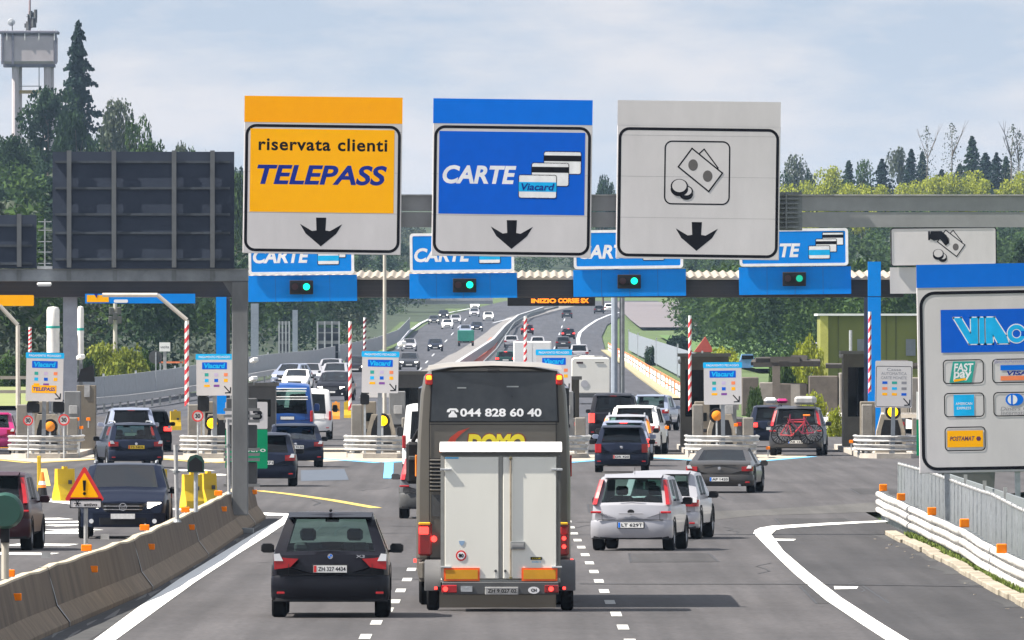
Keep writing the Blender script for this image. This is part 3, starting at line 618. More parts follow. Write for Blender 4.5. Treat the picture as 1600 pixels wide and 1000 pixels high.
col(345, 16, SLBL, CD - .4); col(1368, 20, SLBL, CD - .9); col(111, 22, mat('column_pale', (.30, .33, .38), .6), CD + .5)
MB().box(P(1368, CD - .9)[0], -.9, Z(436, CD), 20 * CD / F, .36, (464 - 410) / s).build('column_head', SLBL, t)
MB().box(P(1355, CD)[0], -.4, z0 / 2, .25, .3, z0).build('column', mat('column_dark', (.03, .035, .06), .6), t)
MB().box(P(355, CD)[0], -.1, z0 / 2, .2, .3, z0).build('column', MATS['column_dark'], t)
# lane heads over each lane
PD = 187.85
LIT = mat('green_signal_lit', (.0, .6, .35), .3, emit=(.0, .85, .42), estr=1.2); LIT2 = mat('green_signal_dim', (.0, .3, .18), .3, emit=(0, .6, .35), estr=.35)
def lane_head(x0, x1, yp0, yp1, ys0, lx_, lit, label, glabel, kind='carte', stile=-.6):
    m = SLBL if kind == 'carte' else SGRY
    B = Brd('lane_sign', label, 'lane panel', x0, x1, yp0, yp1, PD, None, stile, 0, -.10)
    MB().box(0, .1, B.z(yp0) / 2, B.x(x1) - B.x(x0), .2, B.z(yp0)).build('panel', m, B.t)
    mb = MB()
    for k in range(1, 4): mb.box(B.x(x0) + (B.x(x1) - B.x(x0)) * k / 4, -.002, B.z(yp0) / 2, .015, .006, B.z(yp0) - .02)
    mb.build('panel_joint', mat('joint_blue', (.005, .12, .42), .5) if kind == 'carte' else GALVW, B.t)
    bx = B.x(x0 + 1), B.x(x1 - 4), B.z(yp0) + .03, B.z(ys0)
    MB().prism(rrect(*bx, .12), -.10, -.05).build('sign_board', SBLU2 if False else m, B.t)
    MB().ring(rrect(*bx, .12), rrect(bx[0] + .10, bx[1] - .10, bx[2] + .10, bx[3] - .10, .06), -.106, -.10).build('sign_border', TXTW if kind == 'carte' else SGRY, B.t)
    if kind != 'carte': MB().ring(rrect(*bx, .12), rrect(bx[0] + .04, bx[1] - .04, bx[2] + .04, bx[3] - .04, .08), -.112, -.107).build('sign_border', TXT, B.t)
    if lx_:
        T = Brd('traffic_light', glabel, 'traffic light', lx_ - 18, lx_ + 18, yp0 + 8, yp0 + 30, PD - .06, None)
        MB().box(0, -.08, T.z(yp0 + 8) / 2, .86, .16, T.z(yp0 + 8), bev=.02).build('housing', BLK, T.t)
        for k, (dx, mm) in enumerate(((-10, mat('signal_off', (.06, .012, .02), .3)), (8, lit))):
            T.disc('lens', lx_ + dx, yp0 + 18, 5.3, mm, -.165, th=.01)
            MB().lathe([(.15, -.30), (.16, -.30), (.16, -.17), (.15, -.17)], (T.x(lx_ + dx), 0, T.z(yp0 + 18)), 'y', 16).build('visor', BLK, T.t)
    return B
for (x0, x1, yp0, yp1, ys0, l_, lit, n_) in ((388, 558, 430, 471, 366, 471, LIT, 'first'), (640, 808, 427, 466, 364, 726, LIT, 'second'), (896, 1072, 421, 463, 359, 983, LIT, 'third'), (1155, 1330, 417, 460, 357, 1241, LIT2, 'fourth')):
    below = {'first': 'below the orange lane sign', 'second': 'below the blue lane sign', 'third': 'below the white banknote lane sign left half', 'fourth': 'right of the white banknote lane sign'}[n_]
    B = lane_head(x0, x1, yp0, yp1, ys0, l_, lit, f'blue lane panel reading CARTE {below}', f'{"dim" if n_ == "fourth" else "bright"} green traffic light {below.replace(" left half", "")}')
    o = x0 - 388; dy = ys0 - 365
    B.text('CARTE', 396 + o, 484 + o, 388 + dy, 410 + dy, TXTW, -.108, bold=.035, shear=.2)
    cards(B, .56, 519 + o, ys0 + 27, -.106)
B = lane_head(1391, 1562, 417, 458, 355, None, None, 'white lane panel picturing a hand with banknotes and coins', '', 'cash')
money(B, .62, 1484, 383, -.113)
B.poly('hand_sleeve', [(1455, 361), (1472, 361), (1480, 368), (1484, 380), (1478, 384), (1470, 374), (1460, 376), (1453, 372)], TXT, -.150); B.rect('cuff', 1451, 1454, 361, 375, TXT, -.15)
B = Brd('lane_sign', 'yellow strip panel at the far left edge of the canopy', 'lane panel', -60, 53, 461, 478, PD); B.rect('panel', -60, 53, 461, 478, SYEL, 0, .1, 2)
B = Brd('lane_sign', 'blue strip panel with yellow end below the left gantry beam', 'lane panel', 133, 305, 459, 474, PD); B.rect('panel', 133, 305, 459, 474, SLBL, 0, .1); B.rect('yellow_end', 136, 170, 461, 472, SYEL, -.102, .004); B.rect('white_oval', 178, 200, 468, 473, WHT, -.104, .004, 2); B.poly('mark', [(147, 459), (153, 459), (151, 466)], TXTB, -.11)
# variable message sign beyond the booths
B = Brd('message_sign', 'dark electronic message sign with glowing orange text beyond the canopy', 'message sign', 793, 930, 461, 478, 225)
MB().box(0, .2, B.z(461) / 2, B.x(930) - B.x(793), .4, B.z(461)).build('housing', BLK, B.t)
AMB = mat('amber_pixels', (.8, .2, .0), .5, emit=(1, .20, .005), estr=.75)
B.text('INIZIO', 830, 869, 466.5, 473.5, AMB, -.02, bold=.05); B.text('CORSIE SX', 872, 920, 466, 473.5, AMB, -.02, bold=.05)
MB().box(B.x(800), .3, -2.6, .15, .15, 5.6).build('post', GALVD, B.t) if False else MB().box(0, .3, B.z(461) / 2, .2, .2, .3).build('bracket', GALVD, B.t)
B.t.location.z = Z(478, 225)
for x in (960, 972):
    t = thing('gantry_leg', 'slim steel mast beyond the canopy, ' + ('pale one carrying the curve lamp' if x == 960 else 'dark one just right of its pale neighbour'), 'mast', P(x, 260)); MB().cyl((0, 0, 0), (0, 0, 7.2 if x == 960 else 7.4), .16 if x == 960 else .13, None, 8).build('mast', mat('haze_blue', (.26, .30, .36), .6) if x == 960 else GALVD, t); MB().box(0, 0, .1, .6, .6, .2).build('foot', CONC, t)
# ---------------------------------------------------------------- islands
ISL = mat('island_concrete', (.36, .33, .29), .85, var=.22, scale=1.1, bump=.3, bscale=9)
BOOTH = mat('booth_brown', (.16, .14, .11), .75, var=.2, scale=1.4); BOOTHG = mat('booth_grey', (.16, .155, .15), .7, var=.2, scale=1.1)
AMBL = mat('amber_lamp_lit', (.9, .5, .0), .3, emit=(1, .55, .0), estr=1.1); AMBD = mat('amber_lamp', (.75, .24, .01), .3)
ordn = ['leftmost', 'second', 'third', 'fourth', 'fifth', 'sixth']
where = ['leftmost island', 'island beside the gantry column', 'island left of the coach', 'island just right of the coach', 'island behind the grey coupe', 'rightmost island']
STRP = mat('stripe_red', (.55, .03, .04), .5)
def striped_pole(px, r0, r1, d, lab, tilt=0, r=.055, red=None):
    t = thing('striped_pole', lab, 'pole', P(px, d)); zb, zt = Z(r1, d), Z(r0, d)
    MB().cyl((0, 0, zb), (0, 0, zt), r, None, 10).build('pole', WHT, t)
    mb = MB(); n = max(6, int((zt - zb) / .34))
    for k in range(n):
        a = zb + (zt - zb) * k / n; h = (zt - zb) / n
        for q in range(5):
            pass
        rows = []
        for i in range(13):
            an = i * math.pi * 2 / 12; sk = h * .25 * math.cos(an)
            rows.append([(1.04 * r * math.cos(an), 1.04 * r * math.sin(an), a + sk + h * .05), (1.04 * r * math.cos(an), 1.04 * r * math.sin(an), a + sk + h * .52)])
        mb.loft(rows)
    mb.build('red_stripes', red or STRP, t)
    if tilt: t.rotation_euler = (0, tilt, 0)
    return t
for i, px in enumerate(IX):
    s = F / ID; f = 1 / s; X = P(px, ID)[0]; W_ = where[i]
    q = lambda p: (p - px) * f; zz = lambda r: Z(r, ID)
    # slab
    t = thing('toll_island', 'raised concrete traffic island slab, ' + W_, 'traffic island', (X, ID, 0))
    MB().prismz([(-.6, -.6), (.6, -.6), (1.15, .6), (1.15, 46), (-1.15, 46), (-1.15, .6)], 0, .17).build('slab', ISL, t)
    # guard rail round the nose
    t = thing('crash_rail', 'double galvanised crash rail wrapped round the nose of the ' + W_, 'guard rail', (X, ID, 0))
    path = [(-1.25, 5.5), (-1.25, 1.6), (-1.12, .6), (-.8, .05), (-.2, -.15), (.4, -.15), (.9, .05), (1.15, .6), (1.25, 1.6), (1.25, 5.5)]
    for z_, nm in ((.68, 'upper_rail'), (.38, 'lower_rail')):
        if z_ < .5: pp = path[:8]
        else: pp = path
        rows = []
        for j, (x, y) in enumerate(pp):
            a = pp[max(0, j - 1)]; b = pp[min(len(pp) - 1, j + 1)]; dx, dy = b[0] - a[0], b[1] - a[1]; l = math.hypot(dx, dy); nx_, ny_ = dy / l, -dx / l
            rows.append([(x + nx_ * o_, y + ny_ * o_, z_ + h) for o_, h in ((-.04, .12), (.02, .11), (.07, .08), (.02, .01), (.01, -.02), (.06, -.08), (.01, -.11), (-.04, -.12))])
        fixn(MB().loft(rows).build(nm, GALVW, t, smooth=True))
    for x, y in ((-.95, .4), (-.1, .05), (.75, .25), (-1.15, 2.6), (1.15, 2.6)): MB().box(x, y + .05, .32, .1, .1, .64).build('post', GALV, t)
    # concrete blocks
    t = thing('crash_block', 'weathered concrete crash block behind the rail of the ' + W_, 'concrete block', (X, ID + 1.2, .17))
    MB().prism([(-.55, 0), (.55, 0), (.5, .75), (.34, 1.35), (-.34, 1.35), (-.5, .75)], 0, 1.1).build('block', CONCL, t)
    MB().prism([(-.40, .2), (.40, .2), (.34, .8), (.24, 1.15), (-.24, 1.15), (-.34, .8)], -.006, .001).build('recess', BLK, t)
    for xo in (-.85, .92):
        t = thing('side_block', ('left' if xo < 0 else 'right') + ' grey concrete post block on the ' + W_, 'concrete block', (X + xo, ID + 1.0, .17))
        MB().box(0, .2, .62 if xo > 0 else .85, .38, .5, 1.24 if xo > 0 else 1.7, bev=.03).build('block', CONC, t)
    # amber light
    lx_ = {0: 76, 1: 330, 2: 597, 3: 866, 4: 1121, 5: 1397}[i]
    zl = zz({0: 667, 1: 662, 2: 658, 3: 660, 4: 650, 5: 644}[i])
    t = thing('amber_light', 'round amber warning light on a black disc, ' + W_, 'warning light', (X + q(lx_), ID + .55, 0))
    MB().cyl((0, 0, .1), (0, 0, zl - .15), .035, None, 8).build('post', GALV, t); 
    MB().lathe([(0, .0), (.26, 0), (.27, .03), (.27, .10), (0, .12)], (0, 0, zl), 'y', 20).build('backing_disc', BLK, t)
    MB().lathe([(0, -.10), (.10, -.09), (.165, -.05), (.18, 0)], (0, 0, zl), 'y', 20).build('lens', AMBL if i in (1, 2, 5) else AMBD, t, smooth=True)
    # payment board
    x0_, x1_, r0, r1 = [(40, 98, 551, 627), (307, 364, 553, 618), (565, 622, 549, 614), (838, 893, 546, 612), (1100, 1159, 566, 632), (1367, 1425, 562, 637)][i]
    top = ['blue', 'blue', 'blue', 'blue', 'blue', 'white'][i]
    lab = ['payment board with a yellow TELEPASS label on the ', 'payment board half hidden, ', 'payment board with blue header on the ', 'payment board half hidden, ', 'payment board before a brown booth, ', 'all white payment board with fine print on the '][i] + W_
    B = Brd('payment_board', lab, 'payment sign', x0_, x1_, r0, r1, ID - .1, None, [1.2, -.3, 1, 0, -.5, .8][i], 0, -.06); wd = B.x(x1_) - B.x(x0_)
    B.rect('board', x0_, x1_, r0 + 2, r1, SGRY, .0, .06, 2)
    bx = MB().box(0, .2, -.55 - B.t.location.z / 2 + .55, .14, .14, B.t.location.z + .3).build('post', mat('post_grey', (.16, .18, .21), .6), B.t)
    if top == 'blue':
        B.rect('header_strip', x0_ - 1, x1_ + 1, r0, r0 + 9, SCYA, -.062, .006, 1.5); B.text('PAGAMENTO PEDAGGIO', x0_ + 4, x1_ - 4, r0 + 3, r0 + 6.5, TXTW, -.072, bold=.01)
        B.rect('logo_field', x0_ + 9, x1_ - 9, r0 + 13, r0 + 24, SBLU2, -.062, .006, 1); B.text('Viacard', x0_ + 12, x1_ - 12, r0 + 14.5, r0 + 22.5, SCYA, -.071, bold=.04, shear=.15)
        cols_ = [[STEAL, mat('lilac', (.5, .42, .6), .6), ORGW], [SCYA, SBLU2, SYEL], [SYEL, mat('purple', (.2, .05, .3), .6), None]]
        k0 = r0 + 30
        for r_ in range(3):
            for c_ in range(3):
                mm = cols_[r_][c_]
                if mm: B.rect('card_logo', x0_ + 13 + c_ * 15 - (1 if r_ == 2 else 0), x0_ + 19 + c_ * 15 + (2 if r_ == 2 else 0), k0 + r_ * 9, k0 + r_ * 9 + (5 if r_ < 2 else 3.5), mm, -.062, .005)
        if i == 0: B.rect('yellow_label', x0_ + 9, x1_ - 10, r1 - 25, r1 - 13, SYEL, -.062, .006, 1); B.text('TELEPASS', x0_ + 11, x1_ - 12, r1 - 22, r1 - 16, TXTB, -.071, bold=.03, shear=.15)
    else:
        B.frame('thin_border', x0_ + 1, x1_ - 1, r0 + 10, r1 - 1, .8, TXT, -.062, .004, 3)
        g = MATS['grey_lettering']
        for k, st in enumerate(('Cassa', 'AUTOMATICA', 'CARTE MONETE')): B.text(st, x0_ + (18 if k == 0 else 9), x1_ - (18 if k == 0 else 9), r0 + 13 + k * 6.5, r0 + 17.5 + k * 6.5, g, -.066)
        for r_ in range(3):
            for c_ in range(3): B.rect('card_logo', x0_ + 11 + c_ * 15, x0_ + 19 + c_ * 15, r0 + 34 + r_ * 9, r0 + 38 + r_ * 9, [[SBLU2, STEAL, g], [ORGW, SCYA, g], [SYEL, SYEL, SBLU2]][r_][c_], -.062, .005)
    a, b = x1_ - 13, r1 - 14
    B.loopline('arrow', [(a, b), (a + 8, b + 9)], 1.8, TXT, -.063, False); B.loopline('arrow', [(a + 1.5, b + 10), (a + 8.8, b + 9.6)], 1.8, TXT, -.067, False); B.loopline('arrow', [(a + 9.3, b + 2), (a + 8.8, b + 9.6)], 1.8, TXT, -.071, False)
    # booth
    if i in (1, 2, 3, 4, 5):
        bx0, bx1, br = {1: (366, 430, 610), 2: (616, 665, 592), 3: (850, 905, 600), 4: (1064, 1138, 564), 5: (1318, 1362, 560)}[i]
        BD = 190.0; fb = BD / F; h = Z(br, BD); wb = (bx1 - bx0) * fb
        bm = BOOTH if i in (3, 4, 5) else BOOTHG
        t = thing('toll_booth', ('narrow dark ' if i == 5 else 'brown ' if i in (3, 4) else 'grey ') + 'toll booth standing on the ' + W_, 'toll booth', (P((bx0 + bx1) / 2, BD)[0], BD, .17))
        hw = wb / 2
        for xs_ in (-1, 1): MB().box(xs_ * (hw - .08), 1.5, h / 2, .16, 3, h).build('wall', bm, t)
        MB().box(0, .08, .55, wb - .33, .16, 1.1).build('wall', bm, t); MB().box(0, 2.9, h / 2, wb - .33, .16, h).build('wall', bm, t)
        MB().box(0, .08, h - .25, wb - .33, .16, .5).build('lintel', bm, t)
        MB().box(0, .10, (h + .6) / 2, wb - .34, .03, h - 1.6).build('window', GLASSD, t); MB().box(0, .06, (h + .6) / 2, .06, .08, h - 1.6).build('window_bar', BLK, t)
        MB().box(0, 1.5, h + .05, wb + .2, 3.3, .12).build('roof', mat('booth_roof', (.25, .24, .22), .7), t)
        MB().box(-.1, 1.2, .8, wb - .7, .8, .3).build('counter', BLK, t)
    if i == 0:
        t = thing('toll_cabinet', 'tall dark brown payment cabinet with white slot on the leftmost island', 'cabinet', (P(135, 186)[0], 186, .17)); f2 = 186 / F
        MB().box(0, .3, Z(640, 186) / 2 + .3, 30 * f2, .6, Z(604, 186), bev=.02).build('housing', BOOTH, t); MB().box(.02, -.01, Z(618, 186), .2, .03, .45).build('screen', GALVW, t); MB().prism([(-.35, Z(604, 186)), (.3, Z(604, 186)), (.25, Z(578, 186)), (-.2, Z(584, 186))], 0, .5).build('hood', BLK, t)
for i, px in enumerate(IX):
    X = P(px, ID)[0]
    for k, (dx, dd, h_, w_, m_, nm, lb) in enumerate(((-.55, 184, 1.75, .55, BOOTH, 'payment_machine', 'brown payment machine left on the '), (.45, 185.5, 2.1, .6, CG, 'equipment_cabinet', 'tall grey equipment cabinet on the '), (.9, 187, 1.1, .3, DGR, 'barrier_motor', 'low dark barrier motor box on the '))):
        t = thing(nm, lb + where[i], 'cabinet', (X + dx, dd, .17)); MB().box(0, .3, h_ / 2, w_, .6, h_, bev=.03).build('housing', m_, t)
        if k < 2: MB().box(.03, -.012, h_ * .68, w_ * .5, .03, .3, bev=.01).build('screen', GALVW if k else GLASSD, t); MB().box(0, -.02, h_ * .40, w_ * .6, .05, .12, bev=.01).build('tray', BLK, t)
        else: MB().box(0, -.02, h_ * .8, .2, .04, .14, bev=.01).build('lamp', REDL, t)
# striped poles
striped_pole(292, 502, 632, 183, 'red and white striped leg of the height gauge behind the second board', 0, .075)
striped_pole(547, 502, 640, 183, 'red and white striped pole left of the third payment board')
striped_pole(570, 496, 548, 200, 'darker short striped pole rising behind the third payment board', red=mat('dull_red', (.22, .03, .05), .6))
striped_pole(821, 494, 566, 183, 'red and white striped pole above the roof of the bus')
striped_pole(1078, 493, 640, 183, 'red and white striped pole in front of the brown booth')
striped_pole(1359, 487, 612, 184, 'red and white striped pole beside the blue canopy column')
striped_pole(47, 511, 552, 183, 'short striped pole rising behind the leftmost payment board')
# bent height-gauge portals
for pts, lab, d in ((((292, 502), (292, 500), (246, 461), (160, 461)), 'bent pale height gauge bar reaching left under the canopy', 183), (((28, 637), (28, 508), (0, 478), (-60, 478)), 'bent grey height gauge pole at the far left', 182)):
    t = thing('height_gauge', lab, 'height gauge', P(pts[0][0], d)); 
    MB().tube([((x - pts[0][0]) * d / F, 0, Z(r, d)) for x, r in pts], .075, 8).build('bar', mat('gauge_grey', (.45, .42, .38), .6), t, smooth=True); MB().box(0, 0, (Z(pts[0][1], d)) * .5, .12, .12, max(.3, Z(pts[0][1], d))).build('foot', GALV, t) if d == 182 else None
# speed limit signs
for (x, r_, w_, st, lab) in ((44, 657, 16, '30', 'left speed limit sign 30 on the leftmost island'), (100, 656, 18, '30', 'speed limit sign 30 right of the amber light on leftmost island'), (309, 650, 18, '30', 'speed limit sign 30 on the island beside the gantry column')):
    B = Brd('speed_sign', lab, 'speed limit sign', x - w_ / 2, x + w_ / 2, r_ - w_ / 2, r_ + w_ / 2, ID - .3)
    B.disc('plate', x, r_, w_ / 2, SGRY, 0, th=.02); MB().ring(circ(0, B.z(r_), w_ / 2 / B.s, 24), circ(0, B.z(r_), (w_ / 2 - 2.2) / B.s, 24), -.028, -.021).build('red_rim', SRED, B.t)
    B.text(st, x - 4, x + 4, r_ - 3.5, r_ + 3.5, TXT, -.025, bold=.04); MB().cyl((0, .03, -B.t.location.z), (0, .03, .02), .03, None, 8).build('post', GALV, B.t)
# black signal heads seen from behind beneath the boards
for (x, r0, r1, w_, lab, d) in ((52, 630, 645, 20, 'black signal head under left half of leftmost board', ID - .0), (92, 628, 645, 18, 'black signal head under right half of leftmost board', ID), (318, 620, 643, 18, 'black signal head below the board beside the gantry column', ID), (570, 616, 632, 14, 'small black camera box below the third board', ID + .3)):
    B = Brd('signal_head', lab, 'signal', x - w_ / 2, x + w_ / 2, r0, r1, d); B.rect('housing', x - w_ / 2, x + w_ / 2, r0, r1, BLK, 0, .25, 3); B.poly('visor', [(x - w_ / 2, r0 + 2), (x + w_ / 2, r0 - 1), (x + w_ / 2 - 2, r0 - 4), (x - w_ / 2 + 2, r0 - 3)], BLK, -.1, .2)
    MB().box(0, .05, -B.t.location.z / 2, .08, .08, B.t.location.z).build('post', GALV, B.t)
# white cameras / lamps on roofs
for k, (x, r_, lab, d) in enumerate(((397, 565, 'white camera right of the gantry column', 112.9), (1066, 566, 'white camera on the roof of the brown booth', 190.2), (1318, 557, 'white camera on the roof of the narrow right booth', 190.2), (628, 539, 'white camera right above the third payment board', ID), (126, 560, 'white camera on the pale canopy column', 184), (396, 594, 'small white lamp low beside the gantry column', 112.9))):
    t = thing('camera_housing', lab, 'camera', P(x, d, Z(r_, d))); MB().box(0, 0, .05, .26, .34, .17, rz=.5, tx=-.25, bev=.03).build('housing', WHT, t); MB().box(.02, 0, -.1, .04, .04, .22).build('bracket', GALV, t); t.scale = (d / 210,) * 3
# white tank bags at the left
for x, r0, r1, w_, lab in ((83, 479, 551, 20, 'tall white wrapped cylinder left of the pale canopy column'), (126, 478, 560, 10, 'slimmer white wrapped cylinder right of the pale canopy column')):
    d = 186.5; t = thing('wrapped_tank', lab, 'tank', P(x, d, Z(r1, d))); h = (r1 - r0) * d / F; r = w_ / 2 * d / F
    MB().lathe([(0, 0), (r, 0), (r * 1.02, h * .2), (r * .97, h * .42), (r * 1.04, h * .5), (r, h * .62), (r, h * .93), (r * .8, h * .985), (0, h)], (0, 0, 0), 'z', 18).build('body', mat('wrap_white', (.72, .71, .68), .6, var=.1), t, smooth=True)
    MB().lathe([(r * 1.05, h * .53), (r * 1.07, h * .57), (r * 1.05, h * .58)], (0, 0, 0), 'z', 18).build('strap', STEAL, t)
    MB().box(0, .1, -Z(r1, d) / 2, .15, .15, Z(r1, d)).build('post', GALVD, t)
# ---------------------------------------------------------------- left concrete barrier
bp = [(-7.55, 45), (-7.25, 60), (-6.87, 74), (-6.2, 88), (-6.0, 100), (-5.9, 117), (-5.86, 121.5)]
def bx_(Y): return float(np.interp(Y, [p[1] for p in bp], [p[0] for p in bp]))
KY = DK
bar = thing('concrete_barrier', 'curving grimy concrete barrier with orange delineators at lower left', 'concrete barrier', (-6.5, 90, 0))
prof = [(0, 0), (0, .07), (-.19, .32), (-.31, .87), (-.32, .90), (-.44, .90), (-.45, .87), (-.5, .32), (-.66, .07), (-.66, 0)]
cuts = [45, 56, 67, 77.5, 88.2, 101, 117.4, 121.8]
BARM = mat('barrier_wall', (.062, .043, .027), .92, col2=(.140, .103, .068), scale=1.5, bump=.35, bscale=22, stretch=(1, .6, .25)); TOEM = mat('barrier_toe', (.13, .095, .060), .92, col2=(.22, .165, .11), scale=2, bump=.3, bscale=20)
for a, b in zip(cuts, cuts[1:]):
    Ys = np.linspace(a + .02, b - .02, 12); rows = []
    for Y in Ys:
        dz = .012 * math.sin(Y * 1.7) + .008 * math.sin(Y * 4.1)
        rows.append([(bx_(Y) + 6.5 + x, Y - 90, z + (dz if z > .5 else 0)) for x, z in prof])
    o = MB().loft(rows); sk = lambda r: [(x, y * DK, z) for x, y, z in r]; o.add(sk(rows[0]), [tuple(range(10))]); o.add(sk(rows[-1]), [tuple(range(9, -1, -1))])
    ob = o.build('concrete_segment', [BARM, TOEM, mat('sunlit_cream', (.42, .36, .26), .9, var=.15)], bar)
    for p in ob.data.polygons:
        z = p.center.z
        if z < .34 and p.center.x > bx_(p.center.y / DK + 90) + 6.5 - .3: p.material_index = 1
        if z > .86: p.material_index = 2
    if b < 121: 
        MB().loft([[(bx_(b) + 6.5 + x * 1.0 + (.012 if x > -.3 else -.012), b - 90 + e, z + .012) for x, z in prof] for e in (-.06, .06)]).build('joint_plate', GALVD, bar)
for (px, r0, d_) in ((15, 898, 79.5), (140, 858, 87.5), (233, 826, 93.5), (305, 798, 103), (357, 772, 113), (404, 744, 117.5)):
    Y = 36000 * (3.52 / 4.5) / (r0 - 515) ; Y = min(Y, 121); X = bx_(Y); dx = X + 6.5
    for k, (zz_, xo) in enumerate(((1.0, -.34), (.66, -.245))):
        MB().box(dx + xo, Y - 90, zz_, .17, .05, .105, bev=.01).build('delineator', DEL, bar)
    MB().box(dx - .33, Y - 90, 1.0, .03, .03, .14).build('delineator_stem', GALV, bar)
for (px, r0) in ((207, 838), (110, 868)):
    Y = 36000 * (3.52 / 4.5) / (r0 + 10 - 515); MB().box(bx_(Y) + 6.5 - .36, Y - 90, 1.08, .14, .02, .09).build('grey_marker', GALVW, bar)
KY = 1.0
# posts standing on the barrier
def onbar(px, row): Y = F * 3.52 / (row - 515) ; return ((px - 800) / F * Y, Y)
X, Y = onbar(134, 852)
t = thing('warning_sign', 'red bordered yellow warning triangle with exclamation mark over a snow plate', 'warning sign', (X, Y, .98)); s = F / Y; g = lambda px, row: ((px - 134) / s, (852 - row) / s)
MB().cyl((0, .04, 0), (0, .04, 1.15), .035, None, 10).build('post', GALVW, t)
def tri(c, r): return [(c[0] + r * math.cos(math.radians(a)), c[1] + r * math.sin(math.radians(a))) for a in (90, 210, 330)]
def rtri(c, R, rad):
    out = []
    for (vx, vz), a0 in zip(tri(c, R - 2 * rad), (90, 210, 330)):
        for k in range(5): a = math.radians(a0 - 60 + 30 * k); out.append((vx + rad * math.cos(a), vz + rad * math.sin(a)))
    return out
c = g(132, 764); MB().prism(rtri(c, .385, .03), -.02, 0).build('plate', SRED, t); MB().prism(rtri(c, .27, .012), -.026, -.021).build('yellow_field', SYEL, t)
MB().prism([(c[0] - .018, c[1] - .03), (c[0] + .018, c[1] - .03), (c[0] + .028, c[1] + .14), (c[0] - .028, c[1] + .14)], -.032, -.027).build('exclamation_mark', TXT, t); MB().prism(circ(c[0], c[1] - .075, .026, 12), -.032, -.027).build('exclamation_mark', TXT, t)
a = g(109, 794); b = g(159, 779); MB().prism(rrect(a[0], b[0], a[1], b[1], .02), -.02, 0).build('sub_plate', SGRY, t); MB().ring(rrect(a[0], b[0], a[1], b[1], .02), rrect(a[0] + .015, b[0] - .015, a[1] + .015, b[1] - .015, .015), -.025, -.021).build('plate_border', TXT, t)
text('attivo', *[g(131, 0)[0], g(152, 0)[0]], g(0, 791)[1], g(0, 786)[1], -.024, TXT, t, bold=.03)
mb = MB(); cx_, cz_ = g(121, 786.5)
for k in range(3): 
    an = k * math.pi / 3; dx, dz = .055 * math.cos(an), .055 * math.sin(an); mb.prism([(cx_ - dx - dz * .12, cz_ - dz + dx * .12), (cx_ - dx + dz * .12, cz_ - dz - dx * .12), (cx_ + dx + dz * .12, cz_ + dz - dx * .12), (cx_ + dx - dz * .12, cz_ + dz + dx * .12)], -.027, -.023)
mb.build('snow_star', TXT, t)
X, Y = onbar(306, 800); t = thing('signal_head', 'dark green hooded signal head on a grey post above the barrier', 'signal', (X, Y, .98)); s = F / Y
MB().cyl((0, .05, 0), (0, .05, .8), .04, None, 10).build('post', GALV, t)
DG = mat('dark_green_paint', (.012, .06, .045), .45); z_ = (800 - 738) / s
MB().prism([(-.16, z_), (.16, z_), (.16, z_ + .22), (.11, z_ + .31), (0, z_ + .345), (-.11, z_ + .31), (-.16, z_ + .22)], -.14, .14).build('housing', DG, t); MB().prism([(-.13, z_ + .02), (.13, z_ + .02), (.13, z_ + .2), (0, z_ + .3), (-.13, z_ + .2)], -.146, -.141).build('face', BLK, t)
X, Y = onbar(8, 905); t = thing('signal_head', 'dark green round signal head on a thick pale post at left edge', 'signal', (X, Y, .98)); s = F / Y
MB().cyl((0, .05, 0), (0, .05, (905 - 820) / s), .055, None, 12).build('post', mat('pale_post', (.42, .39, .33), .6), t); z_ = (905 - 798) / s
MB().lathe([(0, -.16), (.22, -.16), (.26, -.1), (.26, .1), (.2, .2), (0, .22)], (0, 0, z_), 'y', 20).build('housing', DG, t, smooth=True); MB().box(0, 0, z_ - .3, .12, .12, .3).build('neck', BLK, t)
for (px, r0, r1, lab, w_) in ((277, 695, 816, 'grey pole with collar standing on the barrier', .04), (358, 655, 772, 'leaning thin pole just left of the gantry column', .035)):
    X, Y = onbar(px, r1); s = F / Y; t = thing('thin_pole', lab, 'pole', (X, Y, .98)); h = (r1 - r0) / s
    MB().cyl((0, 0, 0), (-.03, 0, h), w_, None, 10).build('pole', GALVW, t); MB().cyl((0, 0, 0), (0, 0, .05), w_ * 2.1, w_ * 1.3, 10).build('foot', GALVD, t); MB().cyl((-.02, 0, h * .64), (-.02, 0, h * .67), w_ * 1.6, None, 10).build('collar', GALVD, t)
# yellow plastic barriers and cone on the far left lanes
def plastic_barrier(px, row, wpx, m, lab, rz=0, hh=.85):
    X, Y = G(px, row); t = thing('plastic_barrier', lab, 'plastic barrier', (X, Y, 0), rz); w_ = wpx / F * Y
    MB().prismx([(-.25, 0), (.25, 0), (.22, .18), (.1, .45), (.08, hh), (-.08, hh), (-.1, .45), (-.22, .18)], -w_ / 2, w_ / 2).build('body', m, t); MB().box(0, 0, hh + .02, .12, .1, .08).build('cap', m, t); MB().box(w_ * .2, -.12, .5, .1, .02, .1).build('hole', DGR, t)
plastic_barrier(101, 783, 30, YPL, 'yellow plastic barrier left of the dark oncoming car', .5); plastic_barrier(300, 794, 30, YPL, 'yellow plastic barrier left of the hooded signal post', .4); plastic_barrier(325, 792, 26, YPL, 'yellow plastic barrier nearest the grey gantry column', .7); plastic_barrier(250, 784, 20, YPL, 'yellow barrier showing behind the dark oncoming car', .3)
plastic_barrier(6, 700, 26, OPL, 'orange plastic barrier at the left edge under the pink car'); plastic_barrier(274, 672, 16, YPL, 'small yellow barrier on the pale apron right of the silver car', .2); plastic_barrier(525, 655, 12, OPL, 'small orange barrier behind the white van'); plastic_barrier(543, 653, 11, YPL, 'small yellow barrier beside the striped pole')
